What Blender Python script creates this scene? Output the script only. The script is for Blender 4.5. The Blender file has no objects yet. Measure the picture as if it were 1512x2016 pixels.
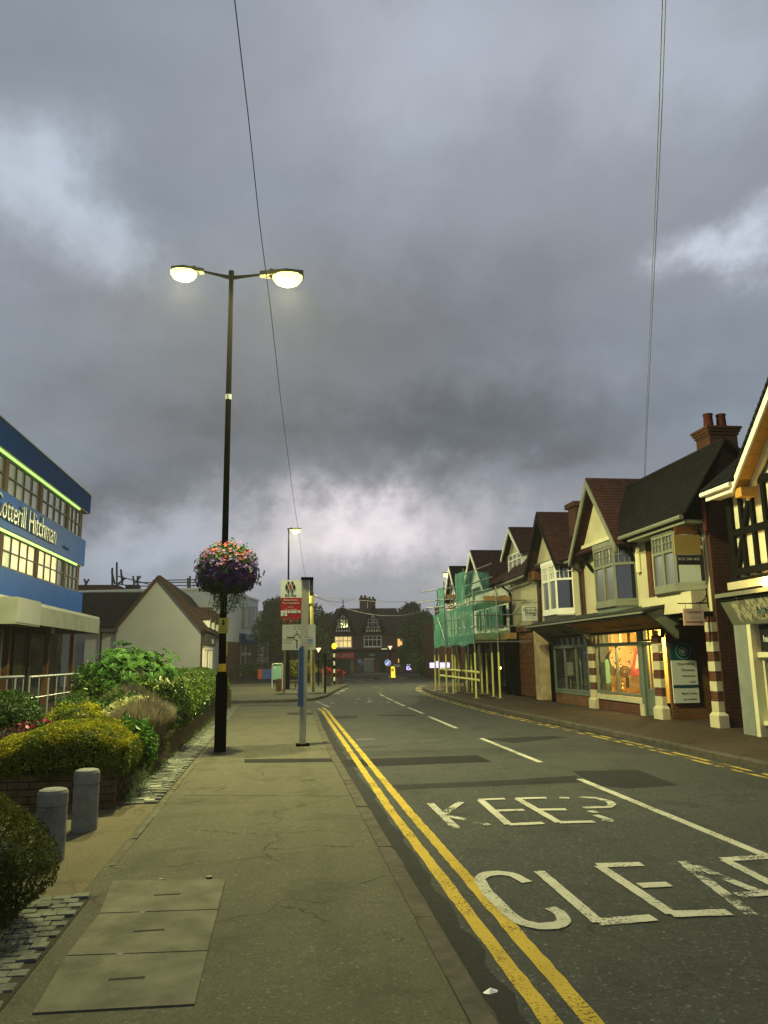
import bpy, math, random
import numpy as np
from mathutils import Vector, Matrix, noise as mnoise

R = math.radians
random.seed(7)
rng = np.random.default_rng(7)
SC = bpy.context.scene
COL = SC.collection

# ------------------------------------------------------------------ camera
HC = 1.6
FPX, CXP, CYP = 1514.0, 756.0, 1008.0
PITCH, ROLL, YAW = 0.1873412, 0.015, 0.1356534
_f = Vector((math.sin(YAW)*math.cos(PITCH), math.cos(YAW)*math.cos(PITCH), math.sin(PITCH)))
_r = Vector((math.cos(YAW), -math.sin(YAW), 0)); _u = _r.cross(_f)
_c, _s = math.cos(ROLL), math.sin(ROLL)
CR, CU = _r*_c-_u*_s, _u*_c+_r*_s
cam_d = bpy.data.cameras.new('camera'); cam = bpy.data.objects.new('camera', cam_d); COL.objects.link(cam)
cam_d.sensor_fit = 'VERTICAL'; cam_d.sensor_height = 36.0; cam_d.lens = FPX/2016*36.0
cam_d.clip_start = 0.05; cam_d.clip_end = 3000
m = Matrix((CR, CU, -_f)).transposed().to_4x4(); m.translation = (0, 0, HC)
cam.matrix_world = m
SC.camera = cam
SC.view_settings.view_transform = 'Standard'; SC.view_settings.look = 'None'
SC.view_settings.exposure = 0.0; SC.view_settings.gamma = 1.0
SC.view_settings.use_curve_mapping = False
SC.render.resolution_x, SC.render.resolution_y = 768, 1024
SC.cycles.max_bounces = 5; SC.cycles.transparent_max_bounces = 12; SC.cycles.use_denoising = True
SC.cycles.sample_clamp_indirect = 3.0; SC.cycles.caustics_reflective = False; SC.cycles.caustics_refractive = False

def ray(px, py): return _f*FPX+CR*(px-CXP)-CU*(py-CYP)
CAM = Vector((0, 0, HC))
ROADZ = -0.1
def G(px, py, z=0.0):
    d = ray(px, py); p = CAM+d*((z-HC)/d.z); return p
def PY(px, py, Y):
    d = ray(px, py); return CAM+d*(Y/d.y)
def PX(px, py, X):
    d = ray(px, py); return CAM+d*(X/d.x)

# ------------------------------------------------------------------ world
W = bpy.data.worlds.new("World"); SC.world = W; W.use_nodes = True
nt = W.node_tree; nt.nodes.clear()
class NB:
    def __init__(s, t): s.t = t
    def n(s, typ, **k):
        x = s.t.nodes.new(typ)
        for a, b in k.items():
            if a.startswith('i_'): x.inputs[a[2:]].default_value = b
            else: setattr(x, a, b)
        return x
    def l(s, a, b): s.t.links.new(a, b)
    def put(s, v, sock):
        if hasattr(v, 'is_output') or hasattr(v, 'links'): s.l(v, sock)
        elif v is not None: sock.default_value = v
    def m(s, op, a, b=None, c=None, clamp=False):
        x = s.t.nodes.new('ShaderNodeMath'); x.operation = op; x.use_clamp = clamp
        s.put(a, x.inputs[0]); s.put(b, x.inputs[1]); s.put(c, x.inputs[2]); return x.outputs[0]
    def noise(s, vec, scale, detail=4, rough=.55, dist=0, out=0):
        x = s.n('ShaderNodeTexNoise'); s.put(vec, x.inputs['Vector'])
        x.inputs['Scale'].default_value = scale; x.inputs['Detail'].default_value = detail
        x.inputs['Roughness'].default_value = rough; x.inputs['Distortion'].default_value = dist
        return x.outputs[out]
    def ramp(s, v, stops, interp='LINEAR'):
        x = s.n('ShaderNodeValToRGB'); s.put(v, x.inputs[0]); cr = x.color_ramp; cr.interpolation = interp
        while len(cr.elements) < len(stops): cr.elements.new(.5)
        for e, (p, c) in zip(cr.elements, stops):
            e.position = p; e.color = (c, c, c, 1) if isinstance(c, (int, float)) else (*c, 1)
        return x.outputs[0]
    def mix(s, f, a, b, blend='MIX'):
        x = s.n('ShaderNodeMix'); x.data_type = 'RGBA'; x.blend_type = blend
        def c4(v): return (*v, 1) if isinstance(v, tuple) and len(v) == 3 else v
        s.put(f, x.inputs[0]); s.put(c4(a), x.inputs[6]); s.put(c4(b), x.inputs[7]); return x.outputs[2]
    def comb(s, x, y, z=0):
        c = s.n('ShaderNodeCombineXYZ'); s.put(x, c.inputs[0]); s.put(y, c.inputs[1]); s.put(z, c.inputs[2]); return c.outputs[0]

n = NB(nt)
SUN_EL, SUN_ROT = R(4), R(10)
tc = n.n('ShaderNodeTexCoord'); sep = n.n('ShaderNodeSeparateXYZ'); n.l(tc.outputs['Generated'], sep.inputs[0])
X_, Y_, Z_ = sep.outputs
az = n.m('ARCTAN2', X_, Y_); el = n.m('ARCSINE', Z_)
den = n.m('ADD', n.m('MAXIMUM', Z_, 0.0), 0.16)
pu = n.m('DIVIDE', X_, den); pv = n.m('DIVIDE', Y_, den)
pvec = n.comb(pu, pv, 0)
warp = n.noise(pvec, .7, 3, .5)
big = n.noise(pvec, .55, 6, .55, .3)
med = n.noise(n.comb(n.m('ADD', pu, 7.3), pv, 3.1), 1.7, 7, .6, .25)
fine = n.noise(n.comb(pu, n.m('ADD', pv, 3.3), 9.1), 5.0, 6, .6, .2)
wob = n.noise(tc.outputs['Generated'], 5.0, 6, .62)
wob2 = n.noise(n.comb(X_, Z_, 4.0), 5.5, 6, .62)
waz = n.m('ADD', az, n.m('MULTIPLY', n.m('SUBTRACT', wob, .5), .40))
wel = n.m('ADD', el, n.m('MULTIPLY', n.m('SUBTRACT', wob2, .5), .26))
def patch(px, py, sx, sy, amp):
    d = ray(px, py).normalized(); a0, e0 = math.atan2(d.x, d.y), math.asin(d.z)
    sx /= 1514; sy /= 1514
    a = n.m('MULTIPLY', n.m('SUBTRACT', waz, a0), 1/sx); b = n.m('MULTIPLY', n.m('SUBTRACT', wel, e0), 1/sy)
    r2 = n.m('ADD', n.m('MULTIPLY', a, a), n.m('MULTIPLY', b, b))
    g = n.m('POWER', 2.718, n.m('MULTIPLY', r2, -1.0))
    return n.m('MULTIPLY', g, amp)
L = n.m('ADD', .345, n.m('MULTIPLY', n.m('SUBTRACT', big, .5), .26))
L = n.m('ADD', L, n.m('MULTIPLY', n.m('SUBTRACT', med, .5), .11))
L = n.m('ADD', L, n.m('MULTIPLY', n.m('SUBTRACT', fine, .5), .03))
for a in [(730, 1025, 210, 50, .28), (770, 1060, 110, 50, .24), (560, 1075, 260, 60, .10), (230, 1090, 200, 50, .12),
          (900, 1060, 420, 120, .06), (80, 340, 120, 95, .30), (190, 460, 90, 70, .14),
          (1445, 490, 75, 48, .36), (820, 90, 330, 170, .17), (1330, 60, 260, 130, .17), (300, 100, 260, 120, .05),
          (800, 850, 620, 100, -.20), (250, 960, 380, 60, -.13), (760, 640, 460, 140, -.13), (330, 620, 200, 120, -.05), (1250, 980, 260, 60, -.04),
          (330, 120, 200, 90, -.03), (1150, 640, 260, 200, .02), (1150, 900, 300, 40, .025)]:
    L = n.m('ADD', L, patch(*a))
L = n.m('MAXIMUM', L, .07)
hue = n.ramp(n.noise(pvec, .9, 3), [(.35, (.84, .98, 1.16)), (.65, (.94, .97, 1.12))])
vm = n.n('ShaderNodeVectorMath', operation='SCALE'); n.l(hue, vm.inputs[0]); n.l(L, vm.inputs[3])
warm = n.m('MAXIMUM', patch(740, 1040, 260, 80, 1.0), 0, clamp=True)
hue2 = n.mix(warm, hue, (1.06, .97, 1.03)); n.l(hue2, vm.inputs[0])
lowc = n.m('MULTIPLY', n.m('MAXIMUM', Z_, 0), 1, clamp=True)
ground_fade = n.m('MULTIPLY', n.m('ADD', Z_, .10), 10, clamp=True)
sky = n.n('ShaderNodeTexSky', sky_type='NISHITA'); sky.sun_disc = False
sky.sun_elevation = SUN_EL; sky.sun_rotation = SUN_ROT
sc10 = n.n('ShaderNodeVectorMath', operation='SCALE'); n.l(vm.outputs[0], sc10.inputs[0]); sc10.inputs[3].default_value = 10.0
skc = n.n('ShaderNodeVectorMath', operation='SCALE'); n.l(sky.outputs[0], skc.inputs[0]); skc.inputs[3].default_value = 0.15
mx = n.mix(.93, skc.outputs[0], sc10.outputs[0])
mx2 = n.mix(ground_fade, (.25, .25, .28), mx)
bg = n.n('ShaderNodeBackground'); n.l(mx2, bg.inputs[0]); bg.inputs[1].default_value = .1
wo = n.n('ShaderNodeOutputWorld'); n.l(bg.outputs[0], wo.inputs[0])
W.cycles.sampling_method = 'AUTOMATIC'

sd = bpy.data.lights.new('sun', 'SUN'); sd.energy = 0.06; sd.angle = R(25); sd.color = (1, .93, .88)
so = bpy.data.objects.new('sun', sd); COL.objects.link(so)
so.rotation_euler = (R(90)-SUN_EL-R(20), 0, R(180)-SUN_ROT)

LAMP_COL = (1.0, .93, .47)
LAMP_W = 4500

# ------------------------------------------------------------------ materials
MATS = {}
def _out(t):
    o = t.nodes.get('Material Output'); return o
def M(name, col, rough=.8, var=.18, scale=2.5, bump=0.0, bscale=60, metal=0.0, col2=None, spec=.3, dirt=0.0, detail=5):
    if name in MATS: return MATS[name]
    mt = bpy.data.materials.new(name); mt.use_nodes = True; t = mt.node_tree; b = t.nodes['Principled BSDF']; q = NB(t)
    g = q.n('ShaderNodeNewGeometry'); pos = g.outputs['Position']
    nz = q.noise(pos, scale, detail, .6)
    c1 = tuple(max(0, c*(1-var)) for c in col); c2 = tuple(min(1, c*(1+var)) for c in (col2 or col))
    c = q.mix(q.ramp(nz, [(.3, 0), (.7, 1)]), c1, c2)
    if dirt:
        nd = q.ramp(q.noise(pos, scale*.45+.3, 7, .65), [(.48, 0), (.75, 1)])
        c = q.mix(q.m('MULTIPLY', nd, dirt), c, tuple(x*.35 for x in col))
    q.l(c, b.inputs['Base Color'])
    b.inputs['Roughness'].default_value = rough; b.inputs['Metallic'].default_value = metal
    b.inputs['Specular IOR Level'].default_value = spec if rough < .7 else min(spec, .08)
    if bump:
        bn = q.n('ShaderNodeBump'); bn.inputs['Strength'].default_value = bump; bn.inputs['Distance'].default_value = .01
        q.l(q.noise(pos, bscale, 4, .6), bn.inputs['Height']); q.l(bn.outputs[0], b.inputs['Normal'])
    MATS[name] = mt; return mt
def EM(name, col, strength, var=0.0, scale=2):
    mt = bpy.data.materials.new(name); mt.use_nodes = True; t = mt.node_tree; b = t.nodes['Principled BSDF']; q = NB(t)
    b.inputs['Base Color'].default_value = (*[c*.5 for c in col], 1)
    if var:
        g = q.n('ShaderNodeNewGeometry')
        c = q.mix(q.ramp(q.noise(g.outputs['Position'], scale, 5), [(.35, 0), (.65, 1)]), tuple(x*(1-var) for x in col), col)
        q.l(c, b.inputs['Emission Color'])
    else: b.inputs['Emission Color'].default_value = (*col, 1)
    b.inputs['Emission Strength'].default_value = strength
    MATS[name] = mt; return mt
def GLASS(name, tint=(.02, .022, .025), see=0.0, gloss=.25, rough=.06):
    mt = bpy.data.materials.new(name); mt.use_nodes = True; t = mt.node_tree; q = NB(t); b = t.nodes['Principled BSDF']
    b.inputs['Base Color'].default_value = (*tint, 1); b.inputs['Roughness'].default_value = rough
    b.inputs['Specular IOR Level'].default_value = .5
    g = q.n('ShaderNodeNewGeometry')
    bn = q.n('ShaderNodeBump'); bn.inputs['Strength'].default_value = .25; bn.inputs['Distance'].default_value = .02
    q.l(q.noise(g.outputs['Position'], 1.6, 2), bn.inputs['Height'])
    q.l(bn.outputs[0], b.inputs['Normal'])
    gl = q.n('ShaderNodeBsdfGlossy'); gl.inputs['Roughness'].default_value = rough; q.l(bn.outputs[0], gl.inputs['Normal'])
    gl.inputs['Color'].default_value = (.9, .95, 1, 1)
    ms = q.n('ShaderNodeMixShader'); ms.inputs[0].default_value = gloss*.5
    if see:
        tr = q.n('ShaderNodeBsdfTransparent'); ms2 = q.n('ShaderNodeMixShader'); ms2.inputs[0].default_value = see
        q.l(b.outputs[0], ms2.inputs[1]); q.l(tr.outputs[0], ms2.inputs[2]); q.l(ms2.outputs[0], ms.inputs[1])
    else: q.l(b.outputs[0], ms.inputs[1])
    q.l(gl.outputs[0], ms.inputs[2]); q.l(ms.outputs[0], t.nodes['Material Output'].inputs[0])
    MATS[name] = mt; return mt
def BRICK(name, c1, c2, mortar, bw=.225, bh=.075, scale=1.0, off=.5, bump=.5):
    mt = bpy.data.materials.new(name); mt.use_nodes = True; t = mt.node_tree; q = NB(t); b = t.nodes['Principled BSDF']
    g = q.n('ShaderNodeNewGeometry'); s = q.n('ShaderNodeSeparateXYZ'); q.l(g.outputs['Position'], s.inputs[0])
    v = q.comb(q.m('ADD', s.outputs[0], s.outputs[1]), s.outputs[2])
    br = q.n('ShaderNodeTexBrick'); q.l(v, br.inputs['Vector']); br.offset = off
    br.inputs['Scale'].default_value = scale; br.inputs['Brick Width'].default_value = bw; br.inputs['Row Height'].default_value = bh
    br.inputs['Mortar Size'].default_value = .009; br.inputs['Color1'].default_value = (*c1, 1); br.inputs['Color2'].default_value = (*c2, 1)
    br.inputs['Mortar'].default_value = (*mortar, 1)
    nz = q.noise(g.outputs['Position'], 3.0, 6)
    c = q.mix(q.ramp(nz, [(.35, .0), (.7, .55)]), br.outputs[0], tuple(x*.5 for x in c1))
    q.l(c, b.inputs['Base Color']); b.inputs['Roughness'].default_value = .9; b.inputs['Specular IOR Level'].default_value = .15
    bn = q.n('ShaderNodeBump'); bn.inputs['Strength'].default_value = bump; bn.inputs['Distance'].default_value = .012; bn.invert = True
    q.l(br.outputs['Fac'], bn.inputs['Height']); q.l(bn.outputs[0], b.inputs['Normal'])
    MATS[name] = mt; return mt
def LEAF(name, c1, c2, rough=.55, trans=.25, c3=None):
    mt = bpy.data.materials.new(name); mt.use_nodes = True; t = mt.node_tree; q = NB(t); b = t.nodes['Principled BSDF']
    g = q.n('ShaderNodeNewGeometry')
    c = q.mix(q.ramp(g.outputs['Random Per Island'], [(0, 0), (1, 1)]), c1, c2)
    if c3: c = q.mix(q.ramp(q.noise(g.outputs['Position'], 2.5, 3), [(.45, 0), (.6, 1)]), c, c3)
    q.l(c, b.inputs['Base Color']); b.inputs['Roughness'].default_value = rough; b.inputs['Specular IOR Level'].default_value = .14
    tl = q.n('ShaderNodeBsdfTranslucent'); q.l(c, tl.inputs[0]); ms = q.n('ShaderNodeMixShader'); ms.inputs[0].default_value = trans
    q.l(b.outputs[0], ms.inputs[1]); q.l(tl.outputs[0], ms.inputs[2]); q.l(ms.outputs[0], t.nodes['Material Output'].inputs[0])
    MATS[name] = mt; return mt
def ASPHALT(name, base, agg, crack=0.0, blotch=.35, bump=.9, speck=.25):
    mt = bpy.data.materials.new(name); mt.use_nodes = True; t = mt.node_tree; q = NB(t); b = t.nodes['Principled BSDF']
    g = q.n('ShaderNodeNewGeometry'); pos = g.outputs['Position']
    bigm = q.ramp(q.noise(pos, .35, 6, .6, .4), [(.3, 0), (.7, 1)])
    c = q.mix(bigm, tuple(x*(1-blotch) for x in base), tuple(x*(1+blotch*.8) for x in base))
    # long wear streaks along the street
    mp = q.n('ShaderNodeMapping'); q.l(pos, mp.inputs[0]); mp.inputs['Scale'].default_value = (1.0, .09, 1)
    st = q.ramp(q.noise(mp.outputs[0], 1.6, 4, .55), [(.42, 0), (.72, 1)])
    c = q.mix(q.m('MULTIPLY', st, .35), c, tuple(x*1.4 for x in base))
    mid = q.ramp(q.noise(pos, 9, 6, .8), [(.4, 0), (.62, 1)])
    c = q.mix(q.m('MULTIPLY', mid, .40), c, tuple(x*.6 for x in base))
    vo = q.n('ShaderNodeTexVoronoi'); q.l(pos, vo.inputs['Vector']); vo.inputs['Scale'].default_value = 60
    sp = q.ramp(vo.outputs['Color'], [(.0, 0), (.8, .0), (1, 1)])
    c = q.mix(q.m('MULTIPLY', sp, speck), c, agg)
    vo2 = q.n('ShaderNodeTexVoronoi'); q.l(pos, vo2.inputs['Vector']); vo2.inputs['Scale'].default_value = 16
    rs = q.n('ShaderNodeSeparateColor'); q.l(vo2.outputs['Color'], rs.inputs[0])
    sp2 = q.m('MULTIPLY', q.m('LESS_THAN', vo2.outputs['Distance'], .13), q.m('GREATER_THAN', rs.outputs[0], .972))
    c = q.mix(q.m('MULTIPLY', sp2, .7), c, tuple(min(1, x*4.5) for x in base))
    gr = q.ramp(q.noise(pos, 55, 3, .8), [(.42, 0), (.60, 1)])
    c = q.mix(q.m('MULTIPLY', gr, .30), c, tuple(min(1, x*2.3) for x in base))
    vo3 = q.n('ShaderNodeTexVoronoi'); q.l(pos, vo3.inputs['Vector']); vo3.inputs['Scale'].default_value = 4.5; r3 = q.n('ShaderNodeSeparateColor'); q.l(vo3.outputs['Color'], r3.inputs[0])
    gum = q.m('MULTIPLY', q.m('LESS_THAN', q.m('ADD', vo3.outputs['Distance'], q.m('MULTIPLY', q.noise(pos, 30, 3), .06)), .11), q.m('GREATER_THAN', r3.outputs[0], .8))
    c = q.mix(q.m('MULTIPLY', gum, .45), c, tuple(x*.45 for x in base))
    stn_ = q.ramp(q.noise(pos, 1.4, 6, .65, .6), [(.52, 0), (.64, 1)])
    c = q.mix(q.m('MULTIPLY', stn_, .40), c, tuple(x*.55 for x in base))
    h = q.noise(pos, 70, 4, .75)
    if crack:
        wv = q.n('ShaderNodeVectorMath', operation='ADD'); q.l(pos, wv.inputs[0])
        nzc = q.noise(pos, 2.2, 5, .6, 0, 1); sc_ = q.n('ShaderNodeVectorMath', operation='SCALE'); q.l(nzc, sc_.inputs[0]); sc_.inputs[3].default_value = .55
        q.l(sc_.outputs[0], wv.inputs[1])
        vc = q.n('ShaderNodeTexVoronoi', feature='DISTANCE_TO_EDGE'); q.l(wv.outputs[0], vc.inputs['Vector']); vc.inputs['Scale'].default_value = .85
        msk = q.ramp(q.noise(pos, .9, 2), [(.46, 0), (.54, 1)])
        cr = q.m('MULTIPLY', q.m('LESS_THAN', vc.outputs[0], .009), msk)
        c = q.mix(q.m('MULTIPLY', cr, crack), c, tuple(x*.2 for x in base))
    q.l(c, b.inputs['Base Color']); b.inputs['Specular IOR Level'].default_value = .06
    q.l(q.ramp(bigm, [(0, .8), (1, .92)]), b.inputs['Roughness'])
    bn = q.n('ShaderNodeBump'); bn.inputs['Strength'].default_value = bump; bn.inputs['Distance'].default_value = .006
    q.l(h, bn.inputs['Height']); q.l(bn.outputs[0], b.inputs['Normal'])
    MATS[name] = mt; return mt
def PAINT(name, col, wear=.45, under=(.05, .05, .045), scale=6):
    mt = bpy.data.materials.new(name); mt.use_nodes = True; t = mt.node_tree; q = NB(t); b = t.nodes['Principled BSDF']
    g = q.n('ShaderNodeNewGeometry'); pos = g.outputs['Position']
    w = q.ramp(q.noise(pos, scale*.45, 3, .6), [(.4, 0), (.7, 1)])
    fn = q.noise(pos, 45, 4, .75)
    bare = q.m('ADD', q.ramp(q.m('ADD', fn, q.m('MULTIPLY', w, wear)), [(.60, 0.03), (.80, 1)]), q.m('MULTIPLY', q.noise(pos, 130, 2, .6), .22), clamp=True)
    c = q.mix(q.ramp(q.noise(pos, 3, 5), [(.3, 0), (.7, 1)]), tuple(x*.75 for x in col), col)
    q.l(c, b.inputs['Base Color']); b.inputs['Roughness'].default_value = .85; b.inputs['Specular IOR Level'].default_value = .1
    tr = q.n('ShaderNodeBsdfTransparent'); ms = q.n('ShaderNodeMixShader'); q.l(bare, ms.inputs[0])
    q.l(b.outputs[0], ms.inputs[1]); q.l(tr.outputs[0], ms.inputs[2]); q.l(ms.outputs[0], t.nodes['Material Output'].inputs[0])
    MATS[name] = mt; return mt

ASPHALT('road_asphalt', (.038, .041, .038), (.17, .17, .15), 0.3, .35, speck=.7)
ASPHALT('pave_asphalt', (.064, .063, .043), (.20, .19, .14), .55, .34, speck=.55)
ASPHALT('pave_right', (.046, .036, .024), (.12, .10, .07), .4, .3, speck=.4)
ASPHALT('entry_tarmac', (.088, .078, .046), (.17, .15, .10), .3, .3)
ASPHALT('patch_dark', (.012, .012, .013), (.045, .035, .033), 0, .2)
ASPHALT('patch_mid', (.018, .019, .0195), (.06, .05, .047), 0, .2)
M('concrete_slab', (.108, .106, .072), .9, .28, 3.5, .6, 70, dirt=.6)
M('kerb_stone', (.066, .060, .046), .9, .3, 5, .7, 60, dirt=.6)
M('edging', (.085, .080, .055), .9, .3, 5, .6, 60, dirt=.6)
M('sett', (.105, .115, .092), .85, .5, 5, .7, 40, dirt=.4)
M('sett_pale', (.26, .26, .19), .8, .2, 6, .4, 40)
M('mortar', (.030, .027, .019), .95)
M('pole_yellow', (.34, .31, .10), .8, .2)
M('soil', (.035, .025, .016), .95)
M('bollard_concrete', (.19, .195, .165), .9, .25, 8, .9, 60, dirt=.5)
M('black_paint', (.0012, .0012, .0012), .8, .1, spec=.0)
M('dark_paint', (.03, .028, .025), .6)
M('grey_metal', (.30, .31, .27), .5, .1, metal=.3)
M('galv', (.24, .26, .24), .45, .15, metal=.6)
M('scaf_tube', (.16, .18, .16), .5, .2, metal=.5)
M('yellow_sleeve', (.58, .58, .16), .5, .1)
M('yellow_band', (.72, .48, .03), .5, .08)
M('yellow_notice', (.50, .45, .05), .5, .08)
M('mustard', (.23, .18, .045), .6, .1)
M('blue_case', (.015, .045, .14), .35, .1, spec=.5)
M('sign_white', (.50, .54, .46), .45, .05)
M('sign_red', (.26, .008, .014), .45, .05)
M('sign_black', (.012, .012, .012), .5, .05)
M('sign_grey_back', (.38, .40, .34), .5, .08)
M('motorway_blue', (.02, .14, .34), .5)
M('sign_teal_dark', (.006, .05, .07), .45)
M('sign_mint', (.20, .45, .32), .5, .08)
M('cream_render', (.50, .465, .29), .9, .10, 1.4, .35, 60, dirt=.28)
M('cream_trim', (.62, .60, .38), .7, .1, 3, dirt=.15)
M('grey_trim', (.14, .15, .105), .6, .12, 3)
M('white_trim', (.72, .72, .62), .55, .06, 3)
M('green_grey_trim', (.10, .13, .10), .55, .12, 3)
M('white_render', (.24, .25, .245), .95, .05, .6, .25, 60, dirt=.12)
M('bright_render', (.60, .62, .58), .9, .06, .6, dirt=.1)
M('stone_cream', (.46, .43, .27), .9, .1, 4, .3, 40, dirt=.25)
M('stone_block', (.40, .31, .17), .9, .25, 3, .5, 40, dirt=.4)
M('roof_tile', (.046, .020, .018), .85, .35, 5, .6, 30)
M('lead_dark', (.03, .035, .03), .7, .15)
M('roof_dark', (.009, .0085, .008), .85, .35, 5, .6, 30)
M('roof_brown', (.045, .026, .018), .85, .3, 4, .6, 30)
M('timber_black', (.006, .0065, .005), .85, .2, 8, .3, 30, spec=.05)
M('timber_panel', (.60, .57, .38), .9, .08, 2, .3, 50, dirt=.2)
M('plank_brown', (.12, .05, .018), .7, .3, 4, .4, 30)
M('orange_soffit', (.48, .27, .06), .7, .12, 4, .3, 20)
M('red_clay', (.16, .028, .02), .85, .3, 6)
M('terracotta', (.07, .018, .014), .8, .2, 4)
M('blue_panel', (.006, .075, .34), .45, .10, 1.0, spec=.03)
M('blue_dark', (.010, .042, .17), .6, .12, 1.0, spec=.0)
M('pillar_brown', (.09, .06, .045), .8)
M('canopy_white', (.22, .24, .20), .75, .12, 2, dirt=.45)
M('letter_silver', (.17, .19, .18), .35, .05, metal=.6)
M('dark_inside', (.008, .008, .009), .8)
M('grille_grey', (.30, .31, .29), .6, .1)
M('wood_board', (.28, .17, .06), .8, .2, 5)
M('rust_brown', (.12, .055, .02), .8, .3, 5)
M('bark', (.05, .038, .025), .95, .3, 6, .8, 20)
M('pole_wood', (.13, .11, .075), .9, .25, 5, .5, 30)
M('wire_black', (.16, .16, .19), .6)
M('petal_purple', (.026, .008, .10), .6, .3, 20)
M('petal_red', (.26, .006, .004), .6, .2, 20)
M('petal_magenta', (.13, .008, .08), .6, .2, 20)
M('petal_white', (.16, .13, .24), .6, .2, 20)
M('petal_pink', (.55, .08, .14), .6, .2, 20)
M('cloth_curtain', (.5, .5, .45), .9)
M('litter_white', (.75, .75, .7), .6)
M('shop_wall', (.66, .47, .15), .8, .2, 3)
M('shop_red', (.35, .06, .05), .7, .4, 6)
M('awning_red', (.42, .02, .02), .6, .1)
M('barrier_blue', (.015, .05, .22), .5)
M('barrier_red', (.30, .04, .02), .5)
M('purple_lit', (.5, .4, .9), .5)
M('roof_far', (.055, .034, .036), .85, .35, 3)
BRICK('brick_far', (.17, .065, .045), (.13, .05, .035), (.12, .09, .07))
BRICK('brick_red', (.11, .035, .016), (.085, .03, .014), (.10, .075, .05))
BRICK('brick_orange', (.16, .065, .022), (.12, .045, .018), (.12, .09, .05))
BRICK('brick_dark', (.07, .022, .012), (.055, .02, .012), (.06, .045, .03))
M('brick_unit', (.095, .066, .034), .9, .3, 7, .6, 50)
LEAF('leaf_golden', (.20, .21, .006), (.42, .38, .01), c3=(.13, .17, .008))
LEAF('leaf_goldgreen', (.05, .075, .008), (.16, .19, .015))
LEAF('leaf_conifer', (.03, .05, .010), (.11, .115, .02), .9, c3=(.02, .035, .008))
LEAF('leaf_mid', (.02, .055, .01), (.07, .13, .02))
LEAF('leaf_bright', (.03, .09, .01), (.10, .22, .025), .35)
LEAF('leaf_laurel', (.03, .07, .01), (.12, .18, .03), .3)
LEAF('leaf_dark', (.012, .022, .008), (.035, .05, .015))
LEAF('leaf_tree', (.022, .042, .016), (.07, .10, .035))
LEAF('leaf_lavender', (.12, .11, .07), (.22, .19, .13))
LEAF('leaf_variegated', (.30, .34, .10), (.55, .55, .25), .35)
LEAF('leaf_fatsia', (.018, .065, .008), (.06, .15, .018), .5)
LEAF('grass_green', (.04, .09, .015), (.11, .17, .03))
GLASS('glass_dark'); GLASS('glass_clear', (.02, .02, .02), see=.86, gloss=.16)
GLASS('glass_grey', (.13, .14, .14), gloss=.3, rough=.15); GLASS('glass_blind', (.20, .22, .17), gloss=.2, rough=.2)
GLASS('glass_pale', (.20, .21, .20), gloss=.35, rough=.12)
EM('lamp_lens', (1.0, .98, .24), 3.2)
EM('lamp_lens_far', (1.0, .96, .22), 3)
EM('led_green', (.48, .92, .20), 1.25)
EM('win_lit', (1.0, .82, .42), .95, .55, 2.2)
EM('win_lit_far', (1.0, .72, .26), 1.1, .4, 1.0)
EM('win_lit_dim', (.8, .85, .50), .55, .6, 2.0)
EM('win_lit_orange', (1.0, .58, .16), 1.1, .2, 3)
EM('beacon_amber', (1.0, .62, .02), 1.7)
EM('bollard_lit', (1.0, .78, .05), 1.1)
EM('purple_sign', (.62, .55, 1.0), 1.5, .4, 6)
EM('bulb', (1.0, .7, .25), 8)
EM('keep_blue', (.12, .22, .8), .6)

# ------------------------------------------------------------------ builders
WL = {}
def setprops(o, label=None, cat=None, group=None, kind=None):
    if label: o['label'] = label
    if cat: o['category'] = cat
    if group: o['group'] = group
    if kind: o['kind'] = kind
    return o
def thing(name, label, cat, loc, group=None):
    o = bpy.data.objects.new(name, None); COL.objects.link(o); o.empty_display_size = .2
    o.location = loc; WL[o.name] = Vector(loc); return setprops(o, label, cat, group)
class Fr:
    """facade frame: u along the wall (left to right for someone facing it), w outwards, z up"""
    def __init__(s, O, U):
        s.O = Vector((*O[:2], 0)) if len(O) == 2 else Vector(O); s.U = Vector((U[0], U[1], 0)).normalized(); s.N = Vector((s.U.y, -s.U.x, 0))
    def __call__(s, u, w, z): return s.O+s.U*u+s.N*w+Vector((0, 0, z))
ID = Fr((0, 0, 0), (1, 0)); ID.N = Vector((0, 1, 0))   # world axes
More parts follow.
